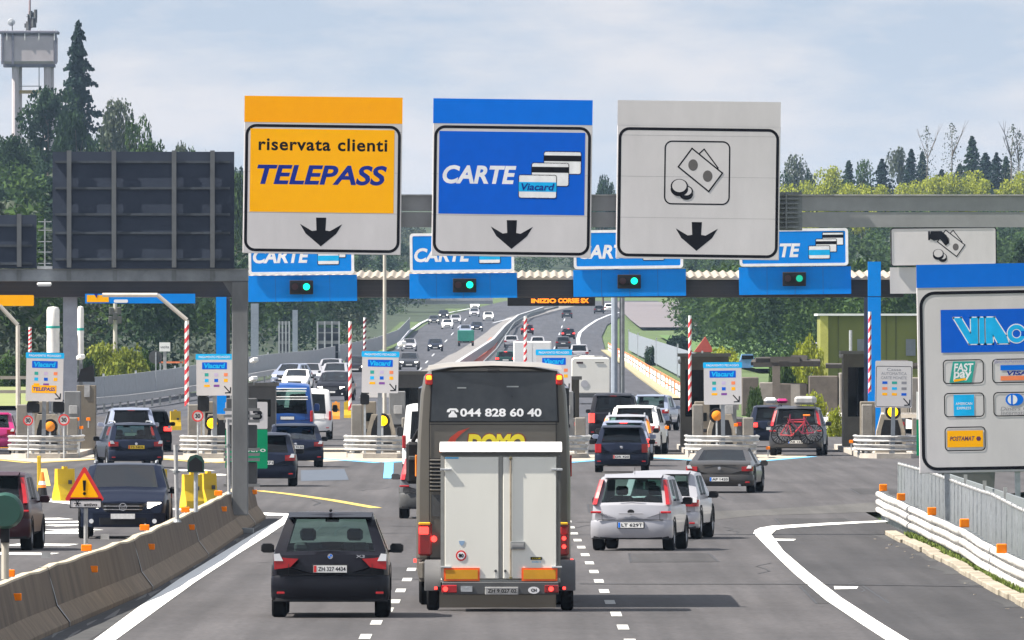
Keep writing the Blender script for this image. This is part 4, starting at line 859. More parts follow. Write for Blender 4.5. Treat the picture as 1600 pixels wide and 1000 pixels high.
def cone(px, row, lab, m=ORL, h=.75):
    X, Y = G(px, row); t = thing('traffic_cone', lab, 'traffic cone', (X, Y, zr(Y))); MB().box(0, 0, .02, .42, .42, .04).build('base', BLK, t); MB().cyl((0, 0, .04), (0, 0, h * .45), .16, .11, 12).build('lower_cone', BLK if h > .7 else m, t); MB().cyl((0, 0, h * .45), (0, 0, h), .11, .04, 12).build('upper_cone', m, t); MB().cyl((0, 0, h * .55), (0, 0, h * .68), .102, .085, 12).build('white_band', WHT, t)
cone(66, 782, 'orange and black traffic cone left of the yellow barrier'); t = thing('marker_post', 'yellow marker post standing behind the orange and black cone', 'post', (*G(61, 776), 0)); MB().box(0, 0, .55, .10, .1, 1.1, bev=.01).build('post', YPL, t); MB().box(0, 0, .02, .3, .3, .04).build('base', BLK, t)
for i, (x, r_) in enumerate(((121, 655), (138, 655), (127, 668), (907, 672), (912, 664), (1042, 668), (1092, 664), (1150, 664), (1200, 700), (1330, 690), (1355, 692))):
    nm = ['on the leftmost island left one of the upper pair', 'on the leftmost island right one of the upper pair', 'on the leftmost island below the pair', 'behind the bus near the dark van', 'behind the bus just above its twin', 'left of the fifth island', 'on the left end of the fifth crash rail', 'on the right end of the fifth crash rail', 'low beside the car with bicycles', 'on the sixth island near the rail tip', 'on the sixth island further right'][i]
    d = ID + (1 if i not in (3, 4) else 3); t = thing('orange_reflector', 'small orange reflector ' + nm, 'reflector', P(x, d, Z(r_, d))); MB().box(0, 0, 0, .14, .05, .11, bev=.01).build('lens', DEL, t); MB().box(0, .03, -.15, .04, .03, .3).build('stem', GALV, t)
# ---------------------------------------------------------------- right guard rail and fence
KY = DK
rail = thing('guard_rail', 'white triple wave guard rail sweeping along the right shoulder', 'guard rail', (8.75, 100, 0))
RP = [(8.95, 123.5), (8.78, 122.6), (8.72, 121.5), (8.75, 112), (8.78, 103), (8.72, 96), (8.80, 88), (8.86, 78), (8.9, 60)]
def rtop(Y): return float(np.interp(Y, [55, 87, 93, 98, 105, 121, 125], [.52, .52, .56, .64, .62, .65, .6]))
mb = MB(); rows = []; Yc = [123.5, 122.6, 121.8, 121] + list(np.arange(119, 59, -2.0))
wave = []
for k in range(3):
    zc = -.075 - k * .185
    wave += [(-.0, zc + .075), (.05, zc + .06), (.075, zc + .03), (.075, zc - .03), (.05, zc - .055), (.0, zc - .07)]
for Y in Yc:
    X = float(np.interp(Y, [p[1] for p in RP[::-1]], [p[0] for p in RP[::-1]])) - 8.75
    rows.append([(X - o_, Y - 100, rtop(Y) + h + .01 * math.sin(Y * 1.1)) for o_, h in wave])
fixn(mb.loft(rows).build('wave_beam', mat('rail_white', (.46, .45, .43), .55, .1, var=.35, scale=4, stretch=(1, .2, 1)), rail, smooth=45))
for k, Y in enumerate(np.arange(62, 124, .8)):
    MB().box(.10 + float(np.interp(Y, [p[1] for p in RP[::-1]], [p[0] for p in RP[::-1]])) - 8.75, Y - 100, rtop(Y) / 2 - .2, .1, .12, rtop(Y) + .36).build('post', GALV, rail)
for (px, row) in ((1380, 760), (1408, 776), (1456, 797), (1507, 816), (1565, 848)):
    Y = F * (CH - .72) / (row - 515); MB().box((px - 800) / F * Y - 8.75, Y - 100, rtop(Y) + .07, .19, .03, .17, rz=.1, bev=.02).build('delineator', DEL, rail)
for Y in (67, 73.5, 80, 86.5, 93, 99.5, 106, 112.5): MB().loft([[(float(np.interp(Y, [p[1] for p in RP[::-1]], [p[0] for p in RP[::-1]])) - 8.75 - o_ - .006, Y - 100 + e, rtop(Y) + h + .01 * math.sin(Y * 1.1)) for o_, h in wave] for e in (-.05, .05)]).build('splice_plate', GALVD, rail)
fen = thing('railing_fence', 'grey vertical bar fence running behind the right guard rail', 'fence', (9.6, 100, 0))
def fx(Y): return float(np.interp(Y, [60, 90, 96, 104, 112, 127], [9.62, 9.6, 9.6, 9.55, 9.62, 9.6])) - 9.6
def fz(Y): return float(np.interp(Y, [60, 92, 97, 102, 110, 118, 127], [1.05, 1.07, 1.12, 1.22, 1.2, 1.22, 1.17]))
Ys = np.arange(62, 127.1, 1.0)
MB().tube([(fx(Y), Y - 100, fz(Y)) for Y in Ys], .035, 6).build('top_rail', GALVW, fen); MB().tube([(fx(Y), Y - 100, fz(Y) - 1.15) for Y in Ys], .025, 5).build('bottom_rail', GALV, fen)
for Y in np.arange(62, 127.5, 1.0): MB().box(fx(Y), Y - 100, fz(Y) - .8, .07, .07, 1.7).build('post', GALV, fen)
mb = MB()
for Y in np.arange(62, 127, .055): mb.box(fx(Y), Y - 100, fz(Y) - .58, .022, .055, 1.14)
pr(mb.build('bars', GALV, fen), kind='stuff')
t = thing('glass_panel', 'grey noise panel behind the fence under the payment board', 'panel', (10.6, 112, -.5)); MB().box(0, 0, .75, .06, 26 * DK, 1.5).build('sheet', mat('panel_grey', (.17, .19, .20), .5), t)
for k in range(6): MB().box(-.04, -12 + k * 4.8, .8, .08, .08, 1.65).build('post', GALVW, t)
KY = 1.0
# ================================================================= vehicles
def paint(name, col, metal=.3, rough=.32): return mat('paint_' + name, col, rough, metal, coat=.3 if max(col) > .05 else .12, spec=.5 if max(col) > .05 else .22, var=.05, scale=1.2)
PBLK = paint('black', (.006, .006, .010), .1); PNVY = paint('navy', (.008, .012, .028), .2); PSIL = paint('silver', (.36, .36, .39), .35); PWHT = paint('white', (.74, .74, .73), 0)
PGRY = paint('grey', (.12, .12, .125), .5); PLBL = paint('pale_blue', (.26, .30, .40), .4); PMAG = paint('magenta', (.40, .02, .14), .2); PMAR = paint('maroon', (.035, .007, .012), .2); PANT = paint('anthracite', (.045, .047, .055), .45)
PBRZ = paint('bronze_grey', (.052, .048, .045), .4); PBLU = paint('blue', (.01, .07, .28), .2); PCRM = paint('cream', (.72, .70, .64), 0, .5); PDGN = paint('dark_green', (.015, .05, .045), .3)
ST = {
 'hatch': [(0, .50, .90, 'b'), (.012, .60, .965, 'b'), (.03, .635, .99, 'R'), (.135, .93, 1, 'b'), (.165, .975, 1, 'b'), (.22, .985, 1, 'r'), (.36, 1.0, 1, 'b'), (.385, 1.0, 1, 'r'), (.54, .985, 1, 'b'), (.565, .975, 1, 'W'), (.74, .67, 1, 'b'), (.80, .635, 1, 'b'), (.93, .55, .96, 'b'), (.985, .46, .88, 'b'), (1, .34, .80, 'e')],
 'suv': [(0, .50, .91, 'b'), (.012, .60, .965, 'b'), (.03, .635, .99, 'R'), (.10, .945, 1, 'b'), (.125, .98, 1, 'b'), (.16, .985, 1, 'r'), (.33, 1.0, 1, 'b'), (.35, 1.0, 1, 'r'), (.54, .985, 1, 'b'), (.56, .975, 1, 'W'), (.72, .69, 1, 'b'), (.78, .665, 1, 'b'), (.93, .60, .96, 'b'), (.985, .50, .90, 'b'), (1, .36, .84, 'e')],
 'coupe': [(0, .50, .88, 'b'), (.012, .63, .95, 'b'), (.04, .69, .98, 'b'), (.17, .715, 1, 'R'), (.30, .94, 1, 'b'), (.33, .965, 1, 'r'), (.48, 1.0, 1, 'r'), (.52, .99, 1, 'b'), (.54, .975, 1, 'W'), (.70, .70, 1, 'b'), (.78, .67, 1, 'b'), (.93, .58, .95, 'b'), (.985, .46, .86, 'b'), (1, .34, .78, 'e')],
 'van': [(0, .44, .965, 'b'), (.005, .52, .985, 'R'), (.02, .90, 1, 'b'), (.035, .965, 1, 'b'), (.06, .985, 1, 'b'), (.45, 1, 1, 'b'), (.66, .985, 1, 'r'), (.76, .955, 1, 'b'), (.77, .945, 1, 'W'), (.90, .58, 1, 'b'), (.94, .53, .98, 'b'), (.985, .42, .92, 'b'), (1, .28, .88, 'e')],
}
def cwall(W, H, zt, wf, tum, i, z0=.155):
    b = min(.605 * H, zt - .03 * H)
    def hw(z):
        u = z / H
        if u < .25: g = .90 + .09 * (u - .15) / .10
        elif u < .42: g = .99 + .01 * (u - .25) / .17
        elif u < .605: g = 1 - .035 * (u - .42) / .185
        else: g = .965 - (.965 - tum) * ((u - .605) / .395) ** 1.15
        return W / 2 * wf * max(g, .5)
    sp = zt - b
    zs = [z0 * H, z0 * H, .23 * H, .42 * H if zt > .45 * H else zt * .8, b, b + .09 * sp, b + .80 * sp, b + .91 * sp, zt - .014 * H, zt]
    xs = [0, .8 * hw(zs[1]), hw(zs[2]), hw(zs[3]), hw(b), hw(zs[5]) - .004, hw(zs[6]) - .004, hw(zs[7]) - .02 * (sp / H), hw(zt) * .80, 0]
    return xs[i], zs[i]
def body_parts(t, W, H, L, style, pm, tum, glass, roofm=None, z0=.155, rear=None):
    st = [list(s) for s in ST[style]]
    secs = []
    for (yf, zf, wf, sg) in st:
        half = [cwall(W, H, zf * H, wf, tum, i, z0) for i in range(10)]; y = yf * L
        ring = [(x, y + (.0 if k in (0, 9) else 0), z) for k, (x, z) in enumerate(half)] + [(-x, y, z) for x, z in half[8:0:-1]]
        # bow the back and front panels outwards in plan
        if yf < .2: ring = [(x, yy + .11 * (abs(x) / (W / 2)) ** 2.4, z) for x, yy, z in ring]
        if yf > .55: ring = [(x, yy - .12 * (abs(x) / (W / 2)) ** 2.2, z) for x, yy, z in ring]
        secs.append(ring)
    n = 18; body = MB(); groups = {}
    for k in range(len(secs) - 1):
        sg = st[k][3]
        for i in range(n):
            j = (i + 1) % n; f = [secs[k][i], secs[k][j], secs[k + 1][j], secs[k + 1][i]]
            g = None
            if sg == 'R' and i in (8, 9): g = 'rear_window'
            if sg == 'W' and i in (8, 9): g = 'windscreen'
            if sg == 'r' and i == 5: g = f'side_window r{k}'
            if sg == 'r' and i == 12: g = f'side_window l{k}'
            if g: groups.setdefault(g, MB()).add(f, [(0, 1, 2, 3)])
            else:
                body.add(f, [(0, 1, 2, 3)], 1 if (roofm and 6 <= i <= 11 and st[k][1] > .8) else (2 if i in (0, 1, 16, 17) else 0))
    # rear cap as rings so it can be lightly crowned
    r0 = secs[0]; mid = [(x * .5, y - .02, .36 * H + (z - .36 * H) * .5) for x, y, z in r0]
    body.loft([mid, r0], True) ; body.add(mid, [tuple(range(n))[::-1]])
    body.add(secs[-1], [tuple(range(n))])
    import bmesh
    o = body.build('body', [pm, roofm or pm, BLK], t)
    b = bmesh.new(); b.from_mesh(o.data); bmesh.ops.remove_doubles(b, verts=b.verts, dist=.0005); bmesh.ops.recalc_face_normals(b, faces=b.faces); b.to_mesh(o.data); b.free()
    o.data.polygons.foreach_set('use_smooth', [True] * len(o.data.polygons)); o.data.set_sharp_from_angle(angle=math.radians(32))
    for g, m in groups.items(): m.build(g.split()[0], glass, t)
    return secs
_wh = {}
def wheels(t, W, L, r, fr=.165, ff=.82, wd=.23, tread=None):
    key = (round(r, 3), wd)
    for yf in (fr, ff):
        for sx in (-1, 1):
            if key not in _wh or _wh[key][2] != 1:
                a = MB().lathe([(r * .60, -wd / 2), (r * .93, -wd / 2), (r, -wd / 2 + .03), (r, wd / 2 - .03), (r * .93, wd / 2), (r * .60, wd / 2), (r * .6, -wd / 2)], (0, 0, 0), 'x', 28).build('tyre', RUB, None, smooth=40)
                rb = MB().lathe([(0, .06), (r * .18, .06), (r * .22, .03), (r * .55, .02), (r * .60, wd / 2 - .01), (r * .62, wd / 2 - .01), (r * .6, -.1), (0, -.1)], (0, 0, 0), 'x', 24)
                for q in range(5):
                    an = q * 2 * math.pi / 5; rb.box(.055, r * .36 * math.cos(an), r * .36 * math.sin(an), .04, r * .5, .06, tx=an)
                rb = rb.build('rim', RIM, None)
                me = (a.data, rb.data); bpy.data.objects.remove(a); bpy.data.objects.remove(rb); _wh[key] = (me[0], me[1], 1)
            ty = bpy.data.objects.new('wheel', _wh[key][0]); COL.objects.link(ty); ty.parent = t; ty.location = (sx * (W / 2 - wd / 2 - .0), yf * L, r); ty.rotation_euler = (0, 0, 0 if sx > 0 else math.pi)
            ri = bpy.data.objects.new('rim', _wh[key][1]); COL.objects.link(ri); ri.parent = ty
        for sx in (-1, 1):
            mb = MB(); pts = []
            n = 14
            rows = []
            for i in range(n + 1):
                a = math.pi * i / n; rows.append([(sx * (W / 2 - .03), yf * L + (r + .03) * math.cos(a), r + (r + .03) * math.sin(a)), (sx * (W / 2 + .006), yf * L + (r + .03) * math.cos(a), r + (r + .03) * math.sin(a)), (sx * (W / 2 + .004), yf * L + (r + .075) * math.cos(a), r + (r + .075) * math.sin(a)), (sx * (W / 2 - .03), yf * L + (r + .075) * math.cos(a), r + (r + .075) * math.sin(a))])
            mb.loft(rows).build('wheel_arch', BLK, t)
def bandp(t, name, W, z0, z1, m, y0=-.05, wrap=.25, k=1.0, z_in=.02):
    h = W / 2 * k; rows = []
    plan = [(-h - .005, wrap), (-h - .005, .09), (-h * .95, .02), (-h * .78, y0 * .7), (-h * .4, y0), (h * .4, y0), (h * .78, y0 * .7), (h * .95, .02), (h + .005, .09), (h + .005, wrap)]
    rows = [[(x * .985, y + z_in, z) for x, y in plan] if e else [(x, y, z) for x, y in plan] for z, e in ((z0, 1), (z0 + (z1 - z0) * .15, 0), (z1 - (z1 - z0) * .15, 0), (z1, 1))]
    mb = MB().loft(rows); mb.add([(x, y + z_in, z1) for x, y in plan], [tuple(range(10))]); mb.add([(x, y + z_in, z0) for x, y in plan], [tuple(range(9, -1, -1))])
    return fixn(mb.build(name, m, t, smooth=40))
def interior(t, W, H, L, lo=.30):
    MB().box(0, L * .40, H * .30, W * .84, L * .62, .08).build('cabin_floor', BLK, t)
    MB().box(0, L * .655, H * .575, W * .82, .34, .12).build('dashboard', BLK, t)
    for sx in (-1, 1):
        mb = MB(); y = L * .46; mb.box(sx * W * .2, y, H * .36, .46, .5, .16, bev=.05); mb.box(sx * W * .2, y - .24, H * .52, .44, .13, .58, tx=.15, bev=.05); mb.box(sx * W * .2, y - .32, H * .77, .25, .1, .19, bev=.04); mb.build('front_seat', SEAT, t)
    mb = MB(); y = L * .24; mb.box(0, y, H * .46, W * .74, .14, .5, bev=.05)
    for sx in (-.25, .25): mb.box(sx * W, y - .02, H * .66, .24, .1, .14, bev=.04)
    mb.build('rear_seat', SEAT, t); MB().box(0, L * .60, H * .90, .22, .03, .06, bev=.01).build('inner_mirror', BLK, t)
def car(name, label, px, row, W, H, L, style, pm, yaw=0, tum=.76, glass=None, lights='wrap', lit=0, plate=None, plm=None, cat='car', roofm=None, front=False, detail=2, d=None, bumper=None, rails=False, wheel=.33, lm=None, badge=True, group=None, mirrors=True, high=False, exhaust=False):
    if d is None: d = G(px, row)[1] - .165 * L / DK * (0 if front else 1)
    if not front: yaw = -yaw
    d = max(d, 20)
    X = (px - 800) / F * d
    t = thing(name, label, cat, (X, d, zr(d)), math.radians(yaw), group)
    if front: t.location.y += L * math.cos(math.radians(yaw)); t.location.x -= L * math.sin(math.radians(yaw)); t.rotation_euler = (0, 0, math.radians(180 + yaw))
    # slope of the road
    g = math.atan((zr(d + 3) - zr(d - 3)) / (6 * DK))
    t.rotation_mode = 'XYZ'
    if abs(g) > .001: t.rotation_euler = (g if not front else -g, 0, t.rotation_euler[2])
    glass = glass or GLASS
    secs = body_parts(t, W, H, L, style, pm, tum, glass, roofm)
    lit_m = REDLIT if lit else REDL
    if lm: lit_m = lm
    wheels(t, W, L, wheel)
    if detail >= 1 and glass is not GLASSD: interior(t, W, H, L)
    bm = bumper or pm
    bandp(t, 'rear_bumper', W, .17 * H, .40 * H, bm, wrap=.3)
    bandp(t, 'bumper_sill', W, .15 * H, .20 * H, BLK, y0=-.03, wrap=.3, k=.97)
    # tail lights
    for sx in (-1, 1):
        mb = MB()
        def wedge(x0, x1, z0_, z1_, y=-.035):
            pl = [(sx * x0 * W, y), (sx * x1 * W * .97, y + .03), (sx * x1 * W, y + .10), (sx * x1 * W * 1.0, y + .30), (sx * x1 * W * .9, y + .32), (sx * x0 * W, y + .10)]
            if sx < 0: pl = pl[::-1]
            mb.prismz(pl, z0_ * H, z1_ * H)
        if lights == 'wrap': wedge(.33, .498, .475, .575, .0)
        elif lights == 'lwrap':
            mb.prism([(sx * .27 * W, .555 * H), (sx * .34 * W, .475 * H), (sx * .475 * W, .455 * H), (sx * .478 * W, .575 * H), (sx * .36 * W, .56 * H)][::sx], -.03, .12); 
        elif lights == 'tall': 
            rows = []
            for k in range(5):
                u = k / 4; z = (.60 + .32 * u) * H; yy = np.interp(z / H, [.6, .635, .95], [.012, .03, .12]) * L
                hwz = cwall(W, H, z + .1 * H if z + .1 * H < H else H, 1, tum, 6)[0] if False else (W / 2 * (.965 - (.965 - tum) * max(0, (z / H - .605) / .395) ** 1.15))
                rows.append([(sx * hwz * .88, yy - .005, z), (sx * hwz * .975, yy + .03, z), (sx * (hwz + .01), yy + .12, z), (sx * (hwz + .01), yy + .2, z), (sx * hwz * .89, yy + .2, z)])
            mb.loft(rows, True); mb.add(rows[0], [tuple(range(5))]); mb.add(rows[-1], [tuple(range(5))])
        elif lights == 'van': mb.box(sx * W * .475, -.005, .47 * H, .11, .09, .22 * H * .8, bev=.02)
        else: wedge(.38, .498, .42, .60, .0)
        fixn(mb.build('tail_light', lit_m, t))
        if lights == 'tall': MB().box(sx * W * .43, -.01, .50 * H, .13 * W, .06, .028 * H, bev=.01).build('reflector', REDL, t)
        elif detail == 2: MB().box(sx * W * .42, -.052, .235 * H, .12, .02, .035, bev=.005).build('reflector', REDL, t)
        if detail == 2 and lights in ('wrap', 'lwrap'): MB().prism([(sx * .40 * W, .535 * H), (sx * .475 * W, .535 * H), (sx * .478 * W, .60 * H), (sx * .43 * W, .605 * H)][::sx], -.036, .06).build('clear_lens', WHL, t)
    if high or lit:
        yh = .125 * L if style != 'coupe' else .29 * L
        MB().box(0, yh - .03, .935 * H if style != 'coupe' else .9 * H, .26, .05, .035, bev=.008).build('brake_light', lit_m, t)
    if style in ('hatch', 'suv') and detail >= 1:
        fixn(MB().loft([[(-W * .35, .11 * L - .10, .945 * H), (W * .35, .11 * L - .10, .945 * H)], [(-W * .36, .16 * L, .985 * H + .006), (W * .36, .16 * L, .985 * H + .006)], [(-W * .36, .17 * L, .96 * H), (W * .36, .17 * L, .96 * H)], [(-W * .35, .11 * L - .08, .925 * H), (W * .35, .11 * L - .08, .925 * H)]], False).build('spoiler', pm, t))
    # plate
    py_ = .44 if not plate or plate[1] is None else plate[1]; pmm = plm or PLW
    MB().box(0, -.045 if py_ > .4 else -.062, py_ * H, .56, .02, .135, bev=.008).build('plate_holder', BLK, t)
    pp = MB().box(0, -.058 if py_ > .4 else -.076, py_ * H, .52, .012, .11).build('licence_plate', pmm, t)
    if plate and plate[0]:
        yy = (-.066 if py_ > .4 else -.084); text(plate[0], -.19, .24, py_ * H - .034, py_ * H + .034, yy, TXT, t, bold=.02)
        MB().box(-.235, yy + .001, py_ * H, .04, .004, .10).build('plate_band', SBLU if len(plate) > 2 else SRED, t)
    if style == 'coupe': MB().box(0, .04, .60 * H, .0 + W * .5, .02, .02, bev=.005).build('boot_trim', BLK, t)
    elif detail == 2:
        for sx in (-1, 1): MB().box(sx * .355 * W, -.027, .455 * H, .008, .012, .11 * H).build('tailgate_seam', BLK, t)
        MB().box(0, -.042, .405 * H, W * .80, .03, .008).build('bumper_seam', BLK, t)
        MB().box(0, -.042, .485 * H, W * .30, .02, .022, bev=.005).build('tailgate_handle', pm if pm is not PBLK else BLK, t)
        fixn(MB().box(0.0, .028 * L - .02, .645 * H, .5, .02, .018).build('wiper', BLK, t))
    if badge: MB().lathe([(0, -.012), (.045, -.01), (.05, 0)], (0, -.012 if style != 'van' else -.05, .53 * H), 'y', 14).build('badge', CHR, t)
    # mirrors
    for sx in (-1, 1):
        if not mirrors: break
        mb = MB(); x = sx * (W / 2 + .10); y = .60 * L if style != 'van' else .80 * L; z = .635 * H if style != 'van' else .6 * H
        rows = []
        for (dy, k) in ((-.06, .88), (-.03, 1), (.03, .95), (.09, .45)): rows.append([(x + a * .105 * k, y + dy, z + b * .075 * k * (2 if style == 'van' else 1)) for a, b in ((-1, -.6), (-.6, -1), (.7, -1), (1, -.5), (1, .6), (.6, 1), (-.7, 1), (-1, .5))])
        mb.loft(rows, True); mb.add(rows[0], [tuple(range(8))]); mb.add(rows[-1], [tuple(range(8))]); mb.box(sx * (W / 2 - .03), y + .02, z - .05, .16, .05, .04)
        fixn(mb.build('wing_mirror', BLK if pm in (PSIL, PBLK, PNVY, PWHT) else pm, t, smooth=40))
    if rails:
        for sx in (-1, 1): MB().tube([(sx * W * .34, .16 * L, H * .985), (sx * W * .34, .19 * L, H * 1.02), (sx * W * .34, .5 * L, H * 1.02), (sx * W * .34, .53 * L, H * .99)], .02, 6).build('roof_rail', GALV if rails == 2 else BLK, t)
    if exhaust:
        for sx in (-1, 1): MB().cyl((sx * W * .3, -.07, .17 * H), (sx * W * .3, .1, .17 * H), .04, None, 12).build('exhaust', CHR, t)
    # front
    y = L
    bandf = lambda nm, z0_, z1_, m, yo, k=.9: MB().prismz([(-W * .42 * k, y - .10), (-W * .3 * k, y + yo - .02), (0, y + yo), (W * .3 * k, y + yo - .02), (W * .42 * k, y - .10), (W * .42 * k, y - .3), (-W * .42 * k, y - .3)], z0_ * H, z1_ * H).build(nm, m, t)
    if front or detail == 2:
        bandf('front_bumper', .16, .34, pm, .04, 1.12); bandf('grille', .36, .47, BLK, .0, .62)
        for k in range(2): bandf('grille_bar', .385 + k * .045, .395 + k * .045, CHR, .015, .60)
        bandf('lower_intake', .19, .28, BLK, .052, .85)
        for sx in (-1, 1):
            MB().prismz([(sx * .27 * W, y - .06), (sx * .42 * W, y - .14), (sx * .455 * W, y - .36), (sx * .36 * W, y - .36), (sx * .27 * W, y - .2)][::sx], .405 * H, .485 * H).build('headlight', WHLIT if front else WHL, t)
            MB().cyl((sx * .35 * W, y - .02, .235 * H), (sx * .35 * W, y + .035, .235 * H), .05, None, 12).build('fog_lamp', WHL, t)
        MB().box(0, y + .055, .30 * H, .52, .012, .11).build('licence_plate', PLW, t)
        MB().box(0, y - .04, .475 * H, .0 + W * .5, .03, .012).build('bonnet_edge', pm, t)
        if front and detail == 2:
            ring = MB().ring(circ(0, .425 * H, .085, 20), circ(0, .425 * H, .070, 20), y + .03, y + .045).build('emblem_ring', CHR, t)
            mb = MB()
            for a, b in (((-.055, .045), (-.02, -.01)), ((-.02, -.01), (0, .02)), ((0, .02), (.02, -.01)), ((.02, -.01), (.055, .045)), ((-.045, -.01), (-.02, -.055)), ((-.02, -.055), (0, -.015)), ((0, -.015), (.02, -.055)), ((.02, -.055), (.045, -.01))): mb.cyl((a[0], y + .035, .425 * H + a[1]), (b[0], y + .035, .425 * H + b[1]), .008, None, 5)
            mb.build('emblem_letters', CHR, t)
    return t
# --- nearest: black suv
x3 = car('black_suv', 'black compact SUV with white Swiss plate and red tail lights left of the bus', 516, 964, 1.84, 1.66, 4.55, 'suv', PBLK, 0, .70, GLASSC, 'lwrap', 0, ('ZH 327 4434', .46), wheel=.37, badge=False)
MB().prism(circ(0, .578 * 1.66, .042, 20), -.02, .0).build('roundel', CHR, x3); mb = MB()
for a0 in (0, 2): 
    mb.prism([(0, .578 * 1.66)] + [(.034 * math.cos(math.radians(a0 * 90 + k * 15)), .578 * 1.66 + .034 * math.sin(math.radians(a0 * 90 + k * 15))) for k in range(7)], -.024, -.0205)
mb.build('roundel_field', SBLU, x3); text('X3', .40, .54, .565 * 1.66, .565 * 1.66 + .045, -.012, CHR, x3, bold=.03)
MB().box(0, .62, 1.67, .05, .12, .05, bev=.015).build('aerial', BLK, x3)
m = car('silver_minivan', 'silver compact minivan with blue banded plate and tall red lights right of the bus', 986, 860, 1.66, 1.57, 4.04, 'hatch', PSIL, 6, .79, GLASSC, 'tall', 0, ('LT 629T', .335, 1), wheel=.31, badge=False)
MB().prism(circ(0, .505 * 1.57, .07, 16, .05), -.045, -.03).build('handle_recess', BLK, m); MB().box(0, .8, 1.62, .01, .01, .14).build('aerial', BLK, m)
car('white_hatchback', 'white hatchback mostly hidden behind the silver minivan', 1030, 842, 1.70, 1.48, 4.1, 'hatch', PSIL, 6, .78, GLASSC, 'wrap', 0)
c = car('grey_coupe', 'grey coupe with dark soft roof and pale rear lights ahead of the silver minivan', 1124, 770, 1.86, 1.27, 4.8, 'coupe', PBRZ, 5, .68, GLASSD, 'wrap', 0, ('AP 1420', .30, 1), roofm=mat('soft_top', (.03, .03, .032), .85), exhaust=True, wheel=.34)
car('dark_hatchback', 'small black hatchback with red lights last in the queue right of the bus', 971, 738, 1.68, 1.50, 3.9, 'hatch', PNVY, 1, .74, GLASSD, 'side', 0, ('DR 420', .33), wheel=.30, lm=REDL)
car('silver_hatchback', 'silver hatchback directly ahead of the black hatchback with lit high brake light', 974, 0, 1.70, 1.52, 4.2, 'hatch', PLBL, 1, .77, GLASS, 'side', 1, d=168.5)
car('silver_estate', 'silver estate with tall orange and red rear lights, second ahead of the black hatchback', 979, 0, 1.78, 1.60, 4.6, 'suv', PSIL, 1, .78, GLASS, 'tall', 0, d=175.5, lm=ORL, rails=2)
car('white_suv', 'white SUV with red tail light in the queue right of the bus', 990, 0, 1.88, 1.78, 4.6, 'suv', PWHT, 5, .77, GLASSD, 'wrap', 0, d=184.5, wheel=.37)
car('black_van', 'black people carrier with lit red brake lights at the head of the queue', 958, 0, 1.92, 2.02, 4.9, 'suv', PBLK, 2, .80, GLASSD, 'side', 1, d=201, wheel=.34)
car('silver_blue_hatchback', 'pale silver hatchback driving away past the booth right of the black people carrier', 1014, 0, 1.76, 1.62, 4.3, 'hatch', PLBL, 8, .78, GLASSC, 'wrap', 0, d=228)
bk = car('bicycle_car', 'dark people carrier with bicycles on its tailgate and a white roof box', 1243, 712, 1.88, 1.78, 4.7, 'suv', PANT, 4, .78, GLASSD, 'tall', 0, ('AB 123', .28, 1), wheel=.33, rails=True, badge=False)
rb = thing('roof_box', 'pale roof box carried on the dark car with bicycles', 'roof box', (bk.location.x + .35, (bk.location.y + 1.2) / DK, 1.80), math.radians(-4)); MB().box(0, .5, .17, .72, 1.7, .30, bev=.08).build('shell', GALVW, rb)
# bicycles
def bicycle(lab, x, y, z, fm, rz, sadm):
    t = thing('bicycle', lab, 'bicycle', (x, y, z), rz)
    for sx in (-.5, .5):
        tw = MB(); n = 24
        for i in range(n): 
            a, b = 2 * math.pi * i / n, 2 * math.pi * (i + 1) / n; tw.cyl((sx + .32 * math.cos(a), 0, .33 + .32 * math.sin(a)), (sx + .32 * math.cos(b), 0, .33 + .32 * math.sin(b)), .024, None, 5, False)
        w_ = tw.build('wheel', RUB, t); sp = MB()
        for i in range(8): a = math.pi * i / 8; sp.cyl((sx - .3 * math.cos(a), 0, .33 - .3 * math.sin(a)), (sx + .3 * math.cos(a), 0, .33 + .3 * math.sin(a)), .004, None, 4, False)
        sp.build('spokes', GALV, w_)
    MB().tube([(-.5, 0, .33), (-.08, 0, .30), (.36, 0, .78), (-.2, 0, .80), (-.08, 0, .30)], .026, 7).build('frame', fm, t); MB().tube([(-.5, 0, .33), (-.2, 0, .80), (-.23, 0, .92)], .02, 6).build('seat_tube', fm, t)
    MB().tube([(.5, 0, .33), (.36, 0, .82), (.35, 0, .98)], .022, 6).build('fork', fm, t); MB().tube([(.35, -.22, 1.0), (.35, .22, 1.0)], .014, 6).build('handlebar', BLK, t); MB().box(-.24, 0, .95, .26, .13, .06, bev=.02).build('saddle', sadm, t)
bicycle('red bicycle strapped across the back of the dark people carrier', bk.location.x - .05, (bk.location.y - .22) / DK, .42, mat('bike_red', (.45, .03, .04), .35), math.radians(-4), BLK)
bicycle('bicycle with orange saddle bag strapped outermost on the dark people carrier', bk.location.x + .15, (bk.location.y - .42) / DK, .50, mat('bike_maroon', (.20, .02, .05), .35), math.radians(176), ORL)
car('dark_estate', 'dark car with lit red lamp and loaded roof left of the car with bicycles', 1208, 0, 1.80, 1.62, 4.6, 'suv', PNVY, 0, .78, GLASSD, 'wrap', 1, d=196)
t = thing('roof_luggage', 'red and white bundle tied on the roof of the dark car left of the bicycles', 'luggage', P(1212, 196.7, 1.66)); MB().box(-.2, 0, .12, .5, .8, .22, bev=.09).build('white_bag', WHT, t); MB().box(.25, 0, .10, .45, .7, .18, bev=.08).build('red_bag', PMAG, t)
